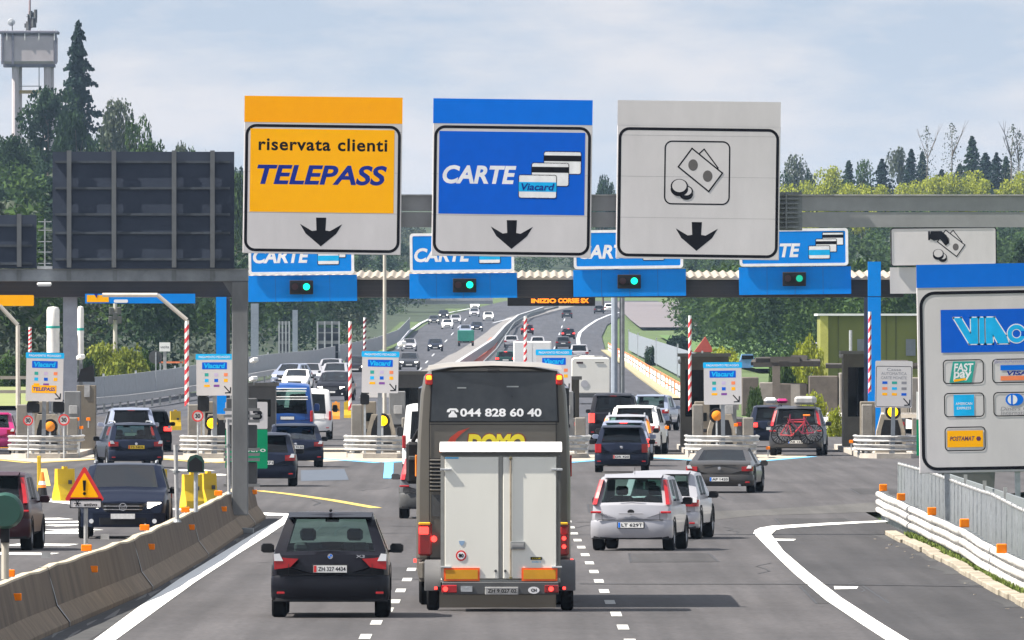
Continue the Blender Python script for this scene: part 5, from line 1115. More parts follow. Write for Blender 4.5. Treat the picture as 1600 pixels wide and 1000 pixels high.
# --- left of the bus
car('silver_city_car', 'silver hatchback partly hidden behind the left flank of the bus', 682, 810, 1.78, 1.55, 4.1, 'hatch', PGRY, 0, .78, GLASS, 'tall', 0, bumper=DGR)
car('white_van', 'white panel van ahead of the silver hatchback left of the bus', 681, 0, 2.05, 2.25, 5.2, 'van', PWHT, 0, .88, GLASSD, 'van', 0, cat='van', d=157, badge=False)
car('black_estate', 'black estate car with white plate nearest behind the green and white sign', 413, 760, 1.80, 1.56, 4.6, 'hatch', PNVY, 0, .76, GLASSD, 'wrap', 0, ('BG 871', .44), wheel=.33)
car('dark_blue_estate', 'dark blue estate car behind the blue striped van', 462, 730, 1.82, 1.44, 4.7, 'hatch', PNVY, -2, .77, GLASS, 'wrap', 0, ('CH 9120', .46), wheel=.32)
bv = car('blue_van', 'blue high roof van with white stripes in the lane left of the third island', 449, 0, 1.98, 2.45, 5.4, 'van', PBLU, 0, .84, GLASS, 'van', 0, cat='van', d=198, badge=False)
for k, (z, w_) in enumerate(((2.12, .80), (2.22, .82), (1.90, .86), (1.80, .86))): MB().box(0, .03 - .0, z, w_ * 1.98 * .93, .10, .035, bev=.01).build('white_stripe', WHT, bv)
car('white_delivery_van', 'white delivery van with red rear light right of the blue striped van', 480, 0, 1.98, 2.1, 5.2, 'van', PWHT, 0, .86, GLASSD, 'van', 0, cat='van', d=209, badge=False)
car('dark_station_wagon', 'dark station wagon with yellow plate heading for the second island', 213, 731, 1.78, 1.48, 4.7, 'suv', PNVY, -8, .77, GLASS, 'wrap', 0, ('73 NDL', .46), plm=PLY, wheel=.33, rails=2)
car('pale_blue_mpv', 'pale blue people carrier with red brake light ahead of the dark station wagon', 206, 0, 1.80, 1.72, 4.6, 'suv', PLBL, -4, .77, GLASSD, 'side', 1, d=183, wheel=.33)
car('dark_hatchback', 'dark hatchback with red lamp half hidden right of the pale blue people carrier', 232, 0, 1.74, 1.55, 4.2, 'hatch', PBLK, -3, .78, GLASSD, 'wrap', 1, d=190)
car('pink_hatchback', 'bright pink hatchback cut by the left edge of the picture', -14, 0, 1.75, 1.50, 4.1, 'hatch', PMAG, 0, .78, GLASS, 'wrap', 0, d=186)
car('maroon_mpv', 'maroon people carrier with tall red light at the left edge', -22, 860, 1.78, 1.62, 4.3, 'hatch', PMAR, 3, .80, GLASSD, 'tall', 0, wheel=.32)
car('oncoming_suv', 'dark blue oncoming SUV with bright headlights behind the concrete barrier', 192, 842, 1.94, 1.62, 4.75, 'suv', PNVY, 0, .78, GLASSD, 'wrap', 0, front=True, wheel=.38, rails=2)
# --- oncoming cars beyond the booths
def far(name, lab, px, row, W, H, style, pm, front, yaw=0, L=4.3, lit=0, cat='car', det=1, group=None, **k):
    return car(name, lab, px, row, W, H, L, style, pm, yaw, .78, GLASSD, 'wrap', lit, None, front=front, detail=det, badge=False, cat=cat, group=group, **k)
far('black_pickup', 'black oncoming SUV with white headlights beyond the third island', 517, 626, 1.90, 1.72, 'suv', PBLK, True, -6, 4.7)
far('grey_suv', 'grey oncoming SUV just behind the black oncoming SUV', 520, 606, 1.85, 1.68, 'suv', PSIL, True, -4, 4.6)
far('silver_estate', 'silver oncoming estate third in line behind the black oncoming SUV', 514, 594, 1.80, 1.58, 'hatch', PSIL, True, -4)
far('dark_car', 'dark oncoming car beside the striped pole left of the third board', 555, 586, 1.78, 1.5, 'hatch', PBLK, True)
far('white_car', 'white oncoming car rising above the roof of the blue van', 460, 612, 1.80, 1.45, 'coupe', PWHT, True, -4)
far('lilac_car', 'pale blue oncoming car behind the white one above the blue van', 441, 602, 1.82, 1.5, 'hatch', PLBL, True, -16)
far('grey_hatchback', 'pale grey car between the oncoming white car and the black SUV', 484, 600, 1.75, 1.45, 'hatch', PSIL, True, 0)
FAR = [('dark oncoming car highest but one left of the white pair', 693, 498, PBLK, 1), ('grey dark car alone by the left edge line of the far motorway', 678, 507, PANT, 1), ('white car low in the middle of the far motorway', 699, 514, PWHT, 1), ('silver car just right of the white one on the far motorway', 712, 506, PSIL, 1), ('white van topmost on the far left carriageway', 742, 483, PWHT, 1), ('silver car directly below the topmost white van', 741, 495, PSIL, 1), ('white oncoming car beside the far median', 763, 501, PWHT, 1), ('dark car next to the far median', 745, 518, PNVY, 1), ('blue car above the green box truck', 727, 524, PLBL, 1), ('pale car with two bright headlights above the third board', 639, 549, PSIL, 1), ('dark blue car right of the bright headlight car', 680, 549, PNVY, 1), ('grey car low right beside the third payment board', 639, 578, PANT, 1),
       ('dark car upper middle of the right carriageway', 886, 497, PANT, 0), ('dark car with red light in the middle of right carriageway', 888, 530, PBLK, 0), ('small dark car below the red lit one', 880, 545, PANT, 0), ('red lit car just above the striped pole base right of the median', 824, 523, PMAR, 0), ('dark car low beside the median with red lamp', 790, 574, PDGN, 0), ('pale car left of the white lorry top', 799, 543, PSIL, 0), ('pale small car above the white lorry', 840, 545, PSIL, 0), ('dark car left of the tall mast at the curve', 936, 490, PANT, 0), ('white car above the message sign bend', 952, 487, PWHT, 0)]
for lab, px, row, pm, fr in FAR: far('distant_car', lab, px, row, 1.78, 1.48, 'hatch', pm, bool(fr), 0, 4.2, lit=0 if pm not in (PBLK, PMAR, PDGN) or fr else 1, det=0, group='distant cars on the motorway beyond the booths', mirrors=False)
far('silver_pickup', 'silver open backed car between the two white vehicles beyond the bus', 905, 566, 1.85, 1.75, 'suv', PSIL, False, 0, 4.8)
# lorries
def box_truck(name, lab, px, row, W, H, L, bodym, cabm, doors=True, d=None, cat='truck', gap=.9):
    d = d or G(px, row)[1]; t = thing(name, lab, cat, ((px - 800) / F * d, d, zr(d)))
    MB().box(0, L * .38, gap + (H - gap) / 2, W, L * .76, H - gap, bev=.05).build('box_body', bodym, t)
    if doors:
        for sx in (-1, 1): MB().box(sx * W * .24, -.02, gap + (H - gap) / 2, W * .46, .03, (H - gap) * .94).build('rear_door', bodym, t)
        MB().box(0, -.05, gap - .15, W * .9, .1, .14).build('underrun_bar', DGR, t)
    MB().box(0, L * .88, .5 + H * .32, W * .94, L * .2, H * .62, bev=.15).build('cab', cabm, t); MB().box(0, L * .5, .6, W * .4, L * .9, .2).build('chassis', BLK, t)
    for sx in (-1, 1):
        MB().box(sx * W * .42, -.06, gap - .05, .2, .05, .12).build('tail_light', REDL, t)
    wheels(t, W * .97, L, .46, .18, .85, .28); return t
box_truck('white_lorry', 'white box lorry rising above the bus roof behind the fourth payment board', 832, 0, 2.4, 3.25, 7.5, PWHT, PWHT, d=322)
box_truck('green_truck', 'pale fronted truck with green box on the far left carriageway', 728, 541, 2.0, 1.95, 5, mat('truck_green', (.015, .22, .17), .5), PWHT, gap=.6)
# motorhome
d = 290; cv = thing('motorhome', 'white motorhome seen from behind right of the fourth payment board', 'motorhome', (P(923, d)[0], d, zr(d))); s = F / d; g = lambda px, r_: ((px - 923) / s, (HR + (CH - zr(d)) * s - r_) / s)
top = g(0, 559)[1]; fixn(MB().loft([[(x, y, z) for x, z in rrect(-1.08 * k, 1.08 * k, .55, top * (1 if k > .97 else .985), .16)] for y, k in ((0, .97), (.08, 1), (6.2, 1), (6.9, .9))], True).add([(x, 0, z) for x, z in rrect(-1.08 * .97, 1.08 * .97, .55, top * .985, .16)], [tuple(range(24))[::-1]]).build('body', PCRM, cv, smooth=50))
MB().box(0, -.015, 2.0, 1.3, .03, .5, bev=.01).build('rear_window', mat('frosted_grey', (.42, .42, .40), .4), cv) if False else MB().box(-.62, -.02, 2.35, .38, .02, .1, bev=.01).build('badge', PMAR, cv)
MB().box(.5, -.02, 2.35, .5, .02, .05).build('lettering_strip', DGR, cv); MB().prism(circ(-.35, 1.15, .22, 14), -.02, 0).build('round_sticker', mat('sticker_grey', (.4, .4, .42), .6), cv); MB().box(0, -.08, .52, 2.05, .2, .28, bev=.04).build('bumper', DGR, cv)
for sx in (-1, 1): MB().box(sx * .93, -.19, .55, .16, .05, .14).build('tail_light', REDL, cv)
fixn(MB().tube([(-.95, .5, top - .02), (-.95, .5, top + .08), (.7, .5, top + .08), (.7, .5, top - .02)], .025, 6).build('roof_rail', GALVW, cv)); MB().box(-.2, 1.5, top + .04, .9, .9, .16, bev=.05).build('roof_hatch', PWHT, cv); wheels(cv, 2.05, 6.9, .36)
# ================================================================= coach
d = 82.9; s = F / d; bcx = 771
BUS = mat('paint_coach', (.105, .096, .083), .42, .25, coat=.2, var=.08, scale=.8)
bus = thing('coach', 'brown grey touring coach seen from behind with a telephone number on its rear window', 'coach', ((bcx - 800) / s, d, 0)); gx = lambda px: (px - bcx) / s; row0 = HR + CH * s; gz = lambda r_: (row0 - r_) / s
def ringb(k, top, dz=0):
    h = 1.25
    pts = [(-h * .96, .42), (-h, .62), (-h, 2.0), (-h * .985, 2.7), (-h * .945, 3.45), (-h * .905, 3.72 + dz), (-h * .82, 3.83 + dz), (-h * .5, 3.90 + dz), (0, 3.93 + dz)]
    pts = pts + [(-x, z) for x, z in pts[-2::-1]]
    return [(x * k, z) for x, z in pts]
rows = []
for y, k, dz in ((0.0, .955, -.04), (.05, .985, -.01), (.16, 1, 0), (1.2, 1, .02), (6, 1, .02), (11.6, 1, .0), (12.1, .94, -.12)):
    rows.append([(x, y + (.10 * (abs(x) / 1.25) ** 3 if y < .2 else 0), z) for x, z in ringb(k, 0, dz)])
bb = MB().loft(rows, True); 
r0_ = rows[0]; mid = [(x * .6, -.012, 2.1 + (z - 2.1) * .6) for x, y, z in r0_]; bb.loft([mid, r0_], True); bb.add(mid, [tuple(range(17))]); bb.add(rows[-1], [tuple(range(17))])
fixn(bb.build('body', BUS, bus, smooth=30))
# rear window with rounded corners
def quadf(x0t, x1t, x0b, x1b, z0_, z1_, y0t, y0b, th=.03, nm='', m=None):
    mb = MB(); v = [(x0b, y0b, z0_), (x1b, y0b, z0_), (x1t, y0t, z1_), (x0t, y0t, z1_)]; v2 = [(x, y + th, z) for x, y, z in v]
    mb.add(v + v2, [(0, 1, 2, 3), (7, 6, 5, 4), (0, 4, 5, 1), (1, 5, 6, 2), (2, 6, 7, 3), (3, 7, 4, 0)]); return fixn(mb.build(nm, m, bus))
GB = mat('coach_glass', (.010, .013, .018), .12, 0, coat=.3, var=.5, scale=1.5, col2=(.035, .04, .045))
quadf(gx(677), gx(868), gx(673), gx(871), gz(658), gz(582), -.02, -.03, .04, 'rear_window', GB)
quadf(gx(674.5), gx(870.5), gx(670.5), gx(873.5), gz(660), gz(580), -.012, -.022, .03, 'window_seal', BLK)
# top cap and blind
fixn(MB().loft([[(gx(667), .0, gz(578)), (gx(700), -.05, gz(573.5)), (gx(771), -.07, gz(571)), (gx(843), -.05, gz(573.5)), (gx(878), .0, gz(578))], [(gx(669), .12, gz(572)), (gx(700), .10, gz(568)), (gx(771), .10, gz(566)), (gx(843), .10, gz(568)), (gx(876), .12, gz(572))], [(gx(669), .5, gz(571)), (gx(700), .5, gz(566)), (gx(771), .5, gz(564)), (gx(843), .5, gz(566)), (gx(876), .5, gz(571))]]).build('roof_cap', mat('paint_roof_cap', (.32, .30, .27), .4, .3, coat=.4), bus, smooth=True))
MB().box(0, -.055, gz(579.5), .20, .04, .05, bev=.015).build('camera_dome', BLK, bus)
for (a, b) in ((664.5, 676), (868.5, 879.5)):
    MB().box(gx((a + b) / 2), .00, gz(593), (b - a) / s, .10, 17 / s, bev=.02).build('marker_light', REDL, bus); MB().box(gx((a + b) / 2), -.015, gz(590), (b - a) / s * .75, .09, 8 / s, bev=.015).build('indicator', mat('orange_lit', (.9, .2, .01), .3, emit=(1, .25, .01), estr=1.2), bus)
text('044 828 60 40', gx(719), gx(846), gz(651), gz(638), -.036, TXTW, bus, bold=.03)
# telephone pictogram
mb = MB(); q = lambda pts: mb.prism([(gx(a), gz(b)) for a, b in pts][::-1], -.040, -.036)
q([(698, 644), (699, 640), (703, 638), (713, 638), (716, 641), (716.5, 644), (712.5, 644), (711.5, 641.3), (703.5, 641.3), (702.5, 644)][::1]); q([(701, 652), (701, 648.5), (705, 644.5), (705, 642.5), (710, 642.5), (710, 644.5), (714, 648.5), (714, 652)]); fixn(mb.build('telephone_pictogram', TXTW, bus))
# pale streaks painted on the rear glass as faint reflections
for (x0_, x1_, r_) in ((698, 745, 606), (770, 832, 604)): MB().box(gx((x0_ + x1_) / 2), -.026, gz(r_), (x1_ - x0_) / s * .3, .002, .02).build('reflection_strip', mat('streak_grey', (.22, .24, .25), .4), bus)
YD = mat('domo_yellow', (.75, .62, .02), .45); text('DOMO', gx(729), gx(820), gz(706), gz(678), -.022, YD, bus, bold=.07, shear=.18)
text('DOMO', gx(729) - .02, gx(820) + .02, gz(708), gz(676.5), -.019, mat('domo_shadow', (.20, .03, .01), .5), bus, bold=.09, shear=.18)
mb = MB(); mb.prism([(gx(a), gz(b)) for a, b in ((697, 695), (703, 684), (716, 674), (735, 667.5), (722, 677), (713, 686), (709, 696))][::-1], -.020, -.014); fixn(mb.build('red_swoosh', mat('swoosh_red', (.40, .035, .015), .5), bus))
MB().box(gx(771), -.006, gz(800), (868 - 672) / s, .02, 300 / s).build('engine_door', BUS, bus)
for x_ in (671, 869): MB().box(gx(x_), -.018, gz(800), .012, .02, 290 / s).build('panel_joint', BLK, bus)
MB().box(gx(771), -.024, gz(663), 200 / s, .012, .012).build('panel_joint', BLK, bus)
MB().box(gx(680), -.014, gz(742), 17 / s, .02, 52 / s).build('grille_backing', BLK, bus)
for k in range(9): MB().box(gx(680), -.030, gz(719 + k * 5.8), 17 / s, .03, 2.6 / s, tx=-.5).build('louvre', BUS, bus)
MB().box(gx(681), -.012, gz(790), .14, .02, .35).build('filler_flap', DGR, bus)
for (a, b, sx) in ((653.5, 675, -1), (873, 889.5, 1)):
    w2 = (b - a) / s; cx_ = gx((a + b) / 2)
    MB().box(cx_, -.005, gz(842), w2, .10, 52 / s, bev=.03).build('tail_light', mat('dark_red_lens', (.22, .008, .01), .2, coat=.5), bus)
    MB().box(cx_ + (-.02 if sx < 0 else 0), -.045, gz(829), w2 * .7, .05, 12 / s, bev=.015).build('brake_lamp', REDLIT if sx < 0 else REDL, bus); MB().box(cx_ - .01, -.05, gz(818), w2 * .85, .06, 4 / s, bev=.01).build('indicator', mat('indicator_yellow', (.8, .45, .02), .3), bus)
    if sx > 0: 
        for r_ in (841, 854): MB().prism(circ(cx_, gz(r_), .035, 12), -.066, -.05).build('lamp', REDLIT, bus)
    else: MB().prism(circ(gx(678), gz(842), .05, 12), -.08, -.01).build('lamp', REDLIT, bus)
    MB().box(sx * 1.255, .4, gz(728), .03, .16, 34 / s, bev=.01).build('side_marker', ORL if sx < 0 else REDL, bus)
    MB().box(sx * 1.27, .06, gz(876), .05, .05, .06, bev=.01).build('reflector', REDLIT, bus)
MB().box(0, .06, .60, 2.42, .22, .36, bev=.06).build('rear_bumper', BUS, bus); MB().box(0, .0, gz(872), 2.46, .06, .015).build('panel_joint', BLK, bus)
MB().box(0, 6, .45, 2.2, 11, .22).build('underbody', BLK, bus)
for yf in (2.9, 8.9):
    for sx in (-1, 1): wl = MB().lathe([(.2, -.16), (.46, -.16), (.5, -.12), (.5, .12), (.46, .16), (.2, .16)], (sx * 1.06, yf, .5), 'x', 28).build('wheel', RUB, bus, smooth=40); MB().lathe([(0, .10 * sx), (.28, .12 * sx), (.29, .0)], (sx * 1.08, yf, .5), 'x', 20).build('rim', RIM, wl)
for sx in (-1, 1): 
    for k in range(7): MB().box(sx * 1.20, 1.1 + k * 1.55 + .6, 3.05, .06, 1.45, 1.0).build('side_window', GB, bus)
# big mirror arm at the front left
db = d + 12.2 / DK; mx_ = (645 - 800) / F * db - bus.location.x; mz = Z(723, db); MB().box(mx_, 12.2, mz, 21 * db / F, .16, 66 * db / F, bev=.05).build('wing_mirror', BLK, bus); MB().box(mx_ + .02, 12.1, mz + .08, .18, .03, .07, bev=.01).build('mirror_glass_edge', DGR, bus); MB().tube([(mx_, 12.2, mz + .36), (mx_ + .1, 12.1, mz + .55), (-1.1, 11.6, mz + .6)], .035, 8).build('mirror_arm', BLK, bus)
mx_ = 1.5; MB().box(mx_, 12.2, mz, .18, .16, .6, bev=.05).build('wing_mirror', BLK, bus) if False else None
# ================================================================= trailer
d = 81.7; s = F / d; tcx = 782; row0t = HR + CH * s; tx_ = lambda px: (px - tcx) / s; tz = lambda r_: (row0t - r_) / s
tr = thing('box_trailer', 'white two door box trailer with orange reflector panels hitched behind the coach', 'trailer', ((tcx - 800) / s, d, 0))
TW = mat('trailer_white', (.78, .77, .70), .5, 0, var=.05, scale=1.1, stretch=(1, 1, .3)); TG = mat('trailer_frame', (.30, .30, .28), .5, .3, var=.15); TDK = mat('trailer_dark', (.10, .10, .095), .5, .3)
bx0, bx1 = tx_(688), tx_(876); zt_, zb_ = tz(700), tz(907)
MB().box((bx0 + bx1) / 2, 1.32, (zt_ + zb_) / 2, bx1 - bx0 - .02, 2.55, zt_ - zb_, bev=.01).build('box_body', TW, tr)
xa, xb = bx0 - .01, bx1 + .02
fixn(MB().loft([[(xa, y, z), (xb, y, z)] for y, z in ((-.03, tz(707)), (-.07, tz(705.5)), (-.055, tz(703)), (.22, tz(694)), (.6, tz(692)), (2.3, tz(692)), (2.62, tz(700)))]).build('roof', WHT, tr, smooth=True))
MB().box((bx0 + bx1) / 2, .02, tz(709), bx1 - bx0, .06, 6.5 / s).build('header_rail', TDK, tr)
for a, b in ((688.5, 694), (871, 876)): MB().box(tx_((a + b) / 2), .015, tz(808), (b - a) / s, .07, 190 / s).build('corner_post', TG if a < 700 else TDK, tr)
MB().box(tx_(782.5), .02, tz(808), 5.5 / s, .06, 190 / s).build('centre_post', TG, tr); MB().box((bx0 + bx1) / 2, .02, tz(908), bx1 - bx0, .06, 4 / s).build('sill_rail', TG, tr)
MB().box(tx_(737), -.012, tz(809), 84 / s, .03, 190 / s, bev=.006).build('door', TW, tr); MB().box(tx_(827.5), -.012, tz(809), 83 / s, .03, 190 / s, bev=.006).build('door', TW, tr)
MB().cyl((tx_(798), -.045, tz(903)), (tx_(798), -.045, tz(713)), .014, None, 8).build('lock_rod', mat('rusty_rod', (.26, .22, .17), .6, .4, var=.3, scale=8), tr)
for r_ in (716, 903): MB().box(tx_(798), -.04, tz(r_), .05, .05, .045, bev=.008).build('rod_keeper', mat('brass_grime', (.14, .12, .06), .6), tr)
hb = MB().box(tx_(809), -.05, tz(852), 23 / s, .05, 12 / s, bev=.01).build('latch', mat('latch_grey', (.24, .25, .25), .4, .5), tr); MB().box(tx_(809), -.078, tz(852), 19 / s, .012, 5 / s, bev=.004).build('latch_handle', GALVW, hb)
for a, b in ((688, 706), (861, 879)):
    MB().box(tx_((a + b) / 2), -.045, tz(733.5), (b - a) / s, .03, 3.4 / s, bev=.005).build('hinge', GALV, tr); MB().box(tx_((a + b) / 2), -.045, tz(886), (b - a) / s * .9, .03, 3 / s, bev=.005).build('hinge', GALV, tr)
for x in (774.5, 789.5): MB().cyl((tx_(x), -.05, tz(892)), (tx_(x), -.03, tz(892)), .022, None, 10).build('bolt', DGR, tr); MB().box(tx_(x), -.035, tz(898), .012, .01, .10).build('door_stop', GALV, tr)
MB().box(tx_(706), -.032, tz(715.5), 21 / s, .004, 2 / s).build('blue_sticker', SCYA, tr)
for a, b in ((693.5, 749.5), (815, 871)):
    r = MB().box(tx_((a + b) / 2), -.036, tz(897.5), (b - a) / s, .012, 20.5 / s).build('reflector_panel', mat('fluo_red_orange', (.95, .12, .01), .4), tr); MB().box(tx_((a + b) / 2), -.045, tz(897.5), (b - a - 6) / s, .006, 14.5 / s).build('reflector_field', mat('reflector_amber', (.62, .30, .01), .45), r)
x, r_ = 720.5, 868; pl_ = MB().prism(circ(tx_(x), tz(r_), 8.3 / s, 24), -.032, -.028).build('limit_sticker', SRED, tr); MB().prism(circ(tx_(x), tz(r_), 5.9 / s, 24), -.036, -.0325).build('sticker_disc', TXTW, pl_); text('80', tx_(716.5), tx_(724.5), tz(871), tz(865), -.038, TXT, tr, bold=.05)
MB().prism([(tx_(717), tz(845)), (tx_(726), tz(845)), (tx_(725), tz(850)), (tx_(721.5), tz(853)), (tx_(718), tz(850))][::-1], -.032, -.028).build('shield_sticker', mat('pale_blue_print', (.25, .38, .55), .5), tr)
MB().box(tx_(838), -.032, tz(872.5), 18 / s, .006, 4.4 / s).build('brand_plate', TXT, tr); text('COUR', tx_(831), tx_(845), tz(873.7), tz(871.3), -.037, YD, tr); text('trailers', tx_(831), tx_(845), tz(879), tz(876.5), -.030, SCYA, tr)
# chassis light bar
MB().box(tx_(782), -.05, tz(919), (870 - 688) / s, .10, 19 / s, bev=.01).build('light_bar', mat('light_bar_grey', (.09, .092, .095), .5, .3), tr)
for a, b, w_ in ((690, 714, 1), (851, 873, -1)):
    MB().box(tx_((a + b) / 2), -.115, tz(920), (b - a) / s, .05, 12 / s, bev=.01).build('tail_light', REDL if w_ > 0 else mat('dark_red_lens', (.2, .01, .01), .3), tr); MB().prism(circ(tx_(a + 6 if w_ > 0 else a + 10), tz(920), .04, 14), -.145, -.14).build('lamp', REDLIT, tr)
MB().box(tx_(784), -.115, tz(923), 52 / s, .03, 12 / s, bev=.006).build('licence_plate', GALVW, tr); text('ZH 9 027 02', tx_(762), tx_(807), tz(926), tz(920), -.135, TXT, tr, bold=.02)
MB().box(tx_(729), -.108, tz(920), 18 / s, .01, 9 / s).build('grey_panel', GALV, tr); MB().prism(circ(tx_(834), tz(922), 9 / s, 24, 5.5 / s), -.108, -.104).build('oval_sticker', TXTW, tr); text('CH', tx_(829.5), tx_(838.5), tz(924.5), tz(919.5), -.110, TXT, tr, bold=.05)
for sx, xw in ((-1, 676), (1, 886.5)):
    x = tx_(xw); y = 1.3
    MB().lathe([(.16, -.10), (.31, -.10), (.34, -.07), (.34, .07), (.31, .10), (.16, .10)], (x, y, .34), 'x', 28).build('wheel', RUB, tr, smooth=40)
    rows = []
    for i in range(13):
        a = math.radians(-5 + 190 * i / 12); R_ = .45; rows.append([(x - .135, y - R_ * .94 * math.cos(a), .36 + R_ * .94 * math.sin(a)), (x - .125, y - R_ * math.cos(a), .36 + R_ * math.sin(a)), (x + .125, y - R_ * math.cos(a), .36 + R_ * math.sin(a)), (x + .135, y - R_ * .94 * math.cos(a), .36 + R_ * .94 * math.sin(a))])
    fixn(MB().loft(rows).build('mudguard', mat('mudguard_grey', (.085, .085, .09), .5, .2), tr, smooth=True))
    MB().box(x + sx * .0 - sx * .05, .84, .36, .05, .03, .05, bev=.008).build('marker_lamp', REDLIT, tr); MB().box(x - sx * .09, .84, .36, .12, .02, .05).build('lamp_arm', BLK, tr)
MB().box(tx_(689), -.03, tz(705), .05, .05, .04, bev=.01).build('marker_lamp', ORL, tr); MB().box(tx_(868), -.05, tz(917), .06, .06, .14).build('end_cap', TG, tr)
MB().box(0, 1.3, .40, 1.9, .12, .12).build('axle', BLK, tr); MB().box(0, 1.35, .50, 1.5, 2.4, .12).build('chassis_rail', DGR, tr); MB().tube([(-.6, 2.6, .5), (0, 3.55, .48), (.6, 2.6, .5)], .045, 6).build('drawbar', DGR, tr)
KY = 1.0
# ================================================================= trees
def leafmat(name, c1, c2, sc=.35):
    m = mat(name, c1, .85, col2=c2, scale=sc, spec=.15); t = m.node_tree; b = t.nodes['Principled BSDF']; o = t.nodes['Material Output']
    tl = N(t, 'ShaderNodeBsdfTranslucent'); ms = N(t, 'ShaderNodeMixShader'); ms.inputs[0].default_value = .28; t.links.new(b.inputs['Base Color'].links[0].from_socket, tl.inputs[0])
    t.links.new(b.outputs[0], ms.inputs[1]); t.links.new(tl.outputs[0], ms.inputs[2]); t.links.new(ms.outputs[0], o.inputs['Surface']); return m
LDK = leafmat('foliage_dark', (.010, .027, .015), (.034, .065, .028)); LCO = leafmat('foliage_conifer', (.010, .024, .022), (.022, .045, .032)); LMD = leafmat('foliage_mid', (.020, .050, .014), (.070, .115, .03))
LYG = leafmat('foliage_spring', (.17, .215, .02), (.40, .42, .045)); LGY = leafmat('foliage_greygreen', (.05, .07, .045), (.11, .13, .09)); BARK = mat('bark', (.10, .08, .06), .9, var=.3); BARKP = mat('bark_pale', (.38, .34, .30), .9, var=.3)
def leaves(kind, h, r, n, seed, size):
    g = np.random.default_rng(seed)
    if kind == 'broad':
        k = 11; c = np.stack([g.normal(0, r * .42, k), g.normal(0, r * .42, k), g.uniform(.38, .86, k) * h], 1); c[0] = (0, 0, h * .84); rr = g.uniform(.28, .48, k) * r; rr[0] = r * .35
        w_ = g.integers(0, k, n); d = g.normal(size=(n, 3)); d /= np.linalg.norm(d, axis=1)[:, None]; p = c[w_] + d * (rr[w_] * g.uniform(.55, 1.08, n))[:, None] * np.array([1, 1, .95])
    elif kind == 'conifer':
        lay = 15 if seed != 8 else 11; u = (g.integers(0, lay, n) + g.uniform(0, 1, n) ** 2) / lay; rad = r * (1 - u) ** .85 * (1 - (.45 if seed != 8 else .68) * ((u * lay) % 1)) + .12; ang = g.uniform(0, 2 * np.pi, n); q = np.sqrt(g.uniform(0, 1, n)); lob = 1 + (.30 if seed != 8 else .5) * np.sin(ang * (5 if seed != 8 else 3) + np.floor(u * lay) * 2.1)
        p = np.stack([rad * q * lob * np.cos(ang), rad * q * lob * np.sin(ang), h * (.10 + .90 * u) - rad * q * .22], 1)
    elif kind == 'poplar':
        u = g.uniform(0, 1, n); rad = r * np.sin(np.pi * np.clip(u * .95 + .05, 0, 1)) ** .6; ang = g.uniform(0, 2 * np.pi, n); q = g.uniform(.1, 1, n)
        p = np.stack([rad * q * np.cos(ang), rad * q * np.sin(ang), h * (.38 + .62 * u)], 1)
    else:                                  # bush
        d = g.normal(size=(n, 3)); d /= np.linalg.norm(d, axis=1)[:, None]; lob = 1 + .25 * np.sin(d[:, 0] * 5 + seed) * np.cos(d[:, 1] * 6)
        p = d * (g.uniform(.6, 1, n) * lob)[:, None] * np.array([r, r, h * .55]); p[:, 2] += h * .45; p[:, 2] = np.maximum(p[:, 2], .02)
    a = g.normal(size=(n, 3)); a /= np.linalg.norm(a, axis=1)[:, None]; b = np.cross(a, g.normal(size=(n, 3))); b /= np.linalg.norm(b, axis=1)[:, None]; s = size * g.uniform(.6, 1.3, n)[:, None]
    v = np.stack([p + a * s, p + b * s * .8, p - a * s * .6, p - b * s * .9], 1).reshape(-1, 3)
    return v
def npmesh(name, v, m, q=4):
    n = len(v) // q; me = bpy.data.meshes.new(name); me.vertices.add(len(v)); me.vertices.foreach_set('co', v.astype(np.float32).ravel()); me.loops.add(len(v)); me.loops.foreach_set('vertex_index', np.arange(len(v), dtype=np.int32)); me.polygons.add(n); me.polygons.foreach_set('loop_start', np.arange(0, len(v), q, dtype=np.int32)); me.polygons.foreach_set('loop_total', np.full(n, q, dtype=np.int32)); me.update(); me.materials.append(m); me.validate(); return me
def trunk_mesh(h, r, seed, limbs=6, bare=False, m=BARK):
    g = random.Random(seed); mb = MB(); pts = [(0, 0, -.5)] + [(g.uniform(-.02, .02) * h * k / 5, g.uniform(-.02, .02) * h * k / 5, h * (.9 if bare else .8) * k / 5) for k in range(1, 6)]
    for k in range(5): mb.cyl(pts[k], pts[k + 1], r * (1 - .17 * k), r * (1 - .17 * (k + 1)), 7, False)
    for k in range(limbs):
        b = pts[g.randint(2, 4)]; a = g.uniform(0, 6.28); l = h * g.uniform(.12, .26); e = (b[0] + l * .5 * math.cos(a), b[1] + l * .5 * math.sin(a), b[2] + l * (.85)); mb.cyl(b, e, r * .4, r * .1, 5, False)
        if bare:
            for q in range(3): a2 = a + g.uniform(-1, 1); mb.cyl(e, (e[0] + l * .3 * math.cos(a2), e[1] + l * .3 * math.sin(a2), e[2] + l * .45), r * .14, r * .05, 4, False)
    o = mb.build('trunk', m, None); me = o.data; bpy.data.objects.remove(o); return me
_tp = {}
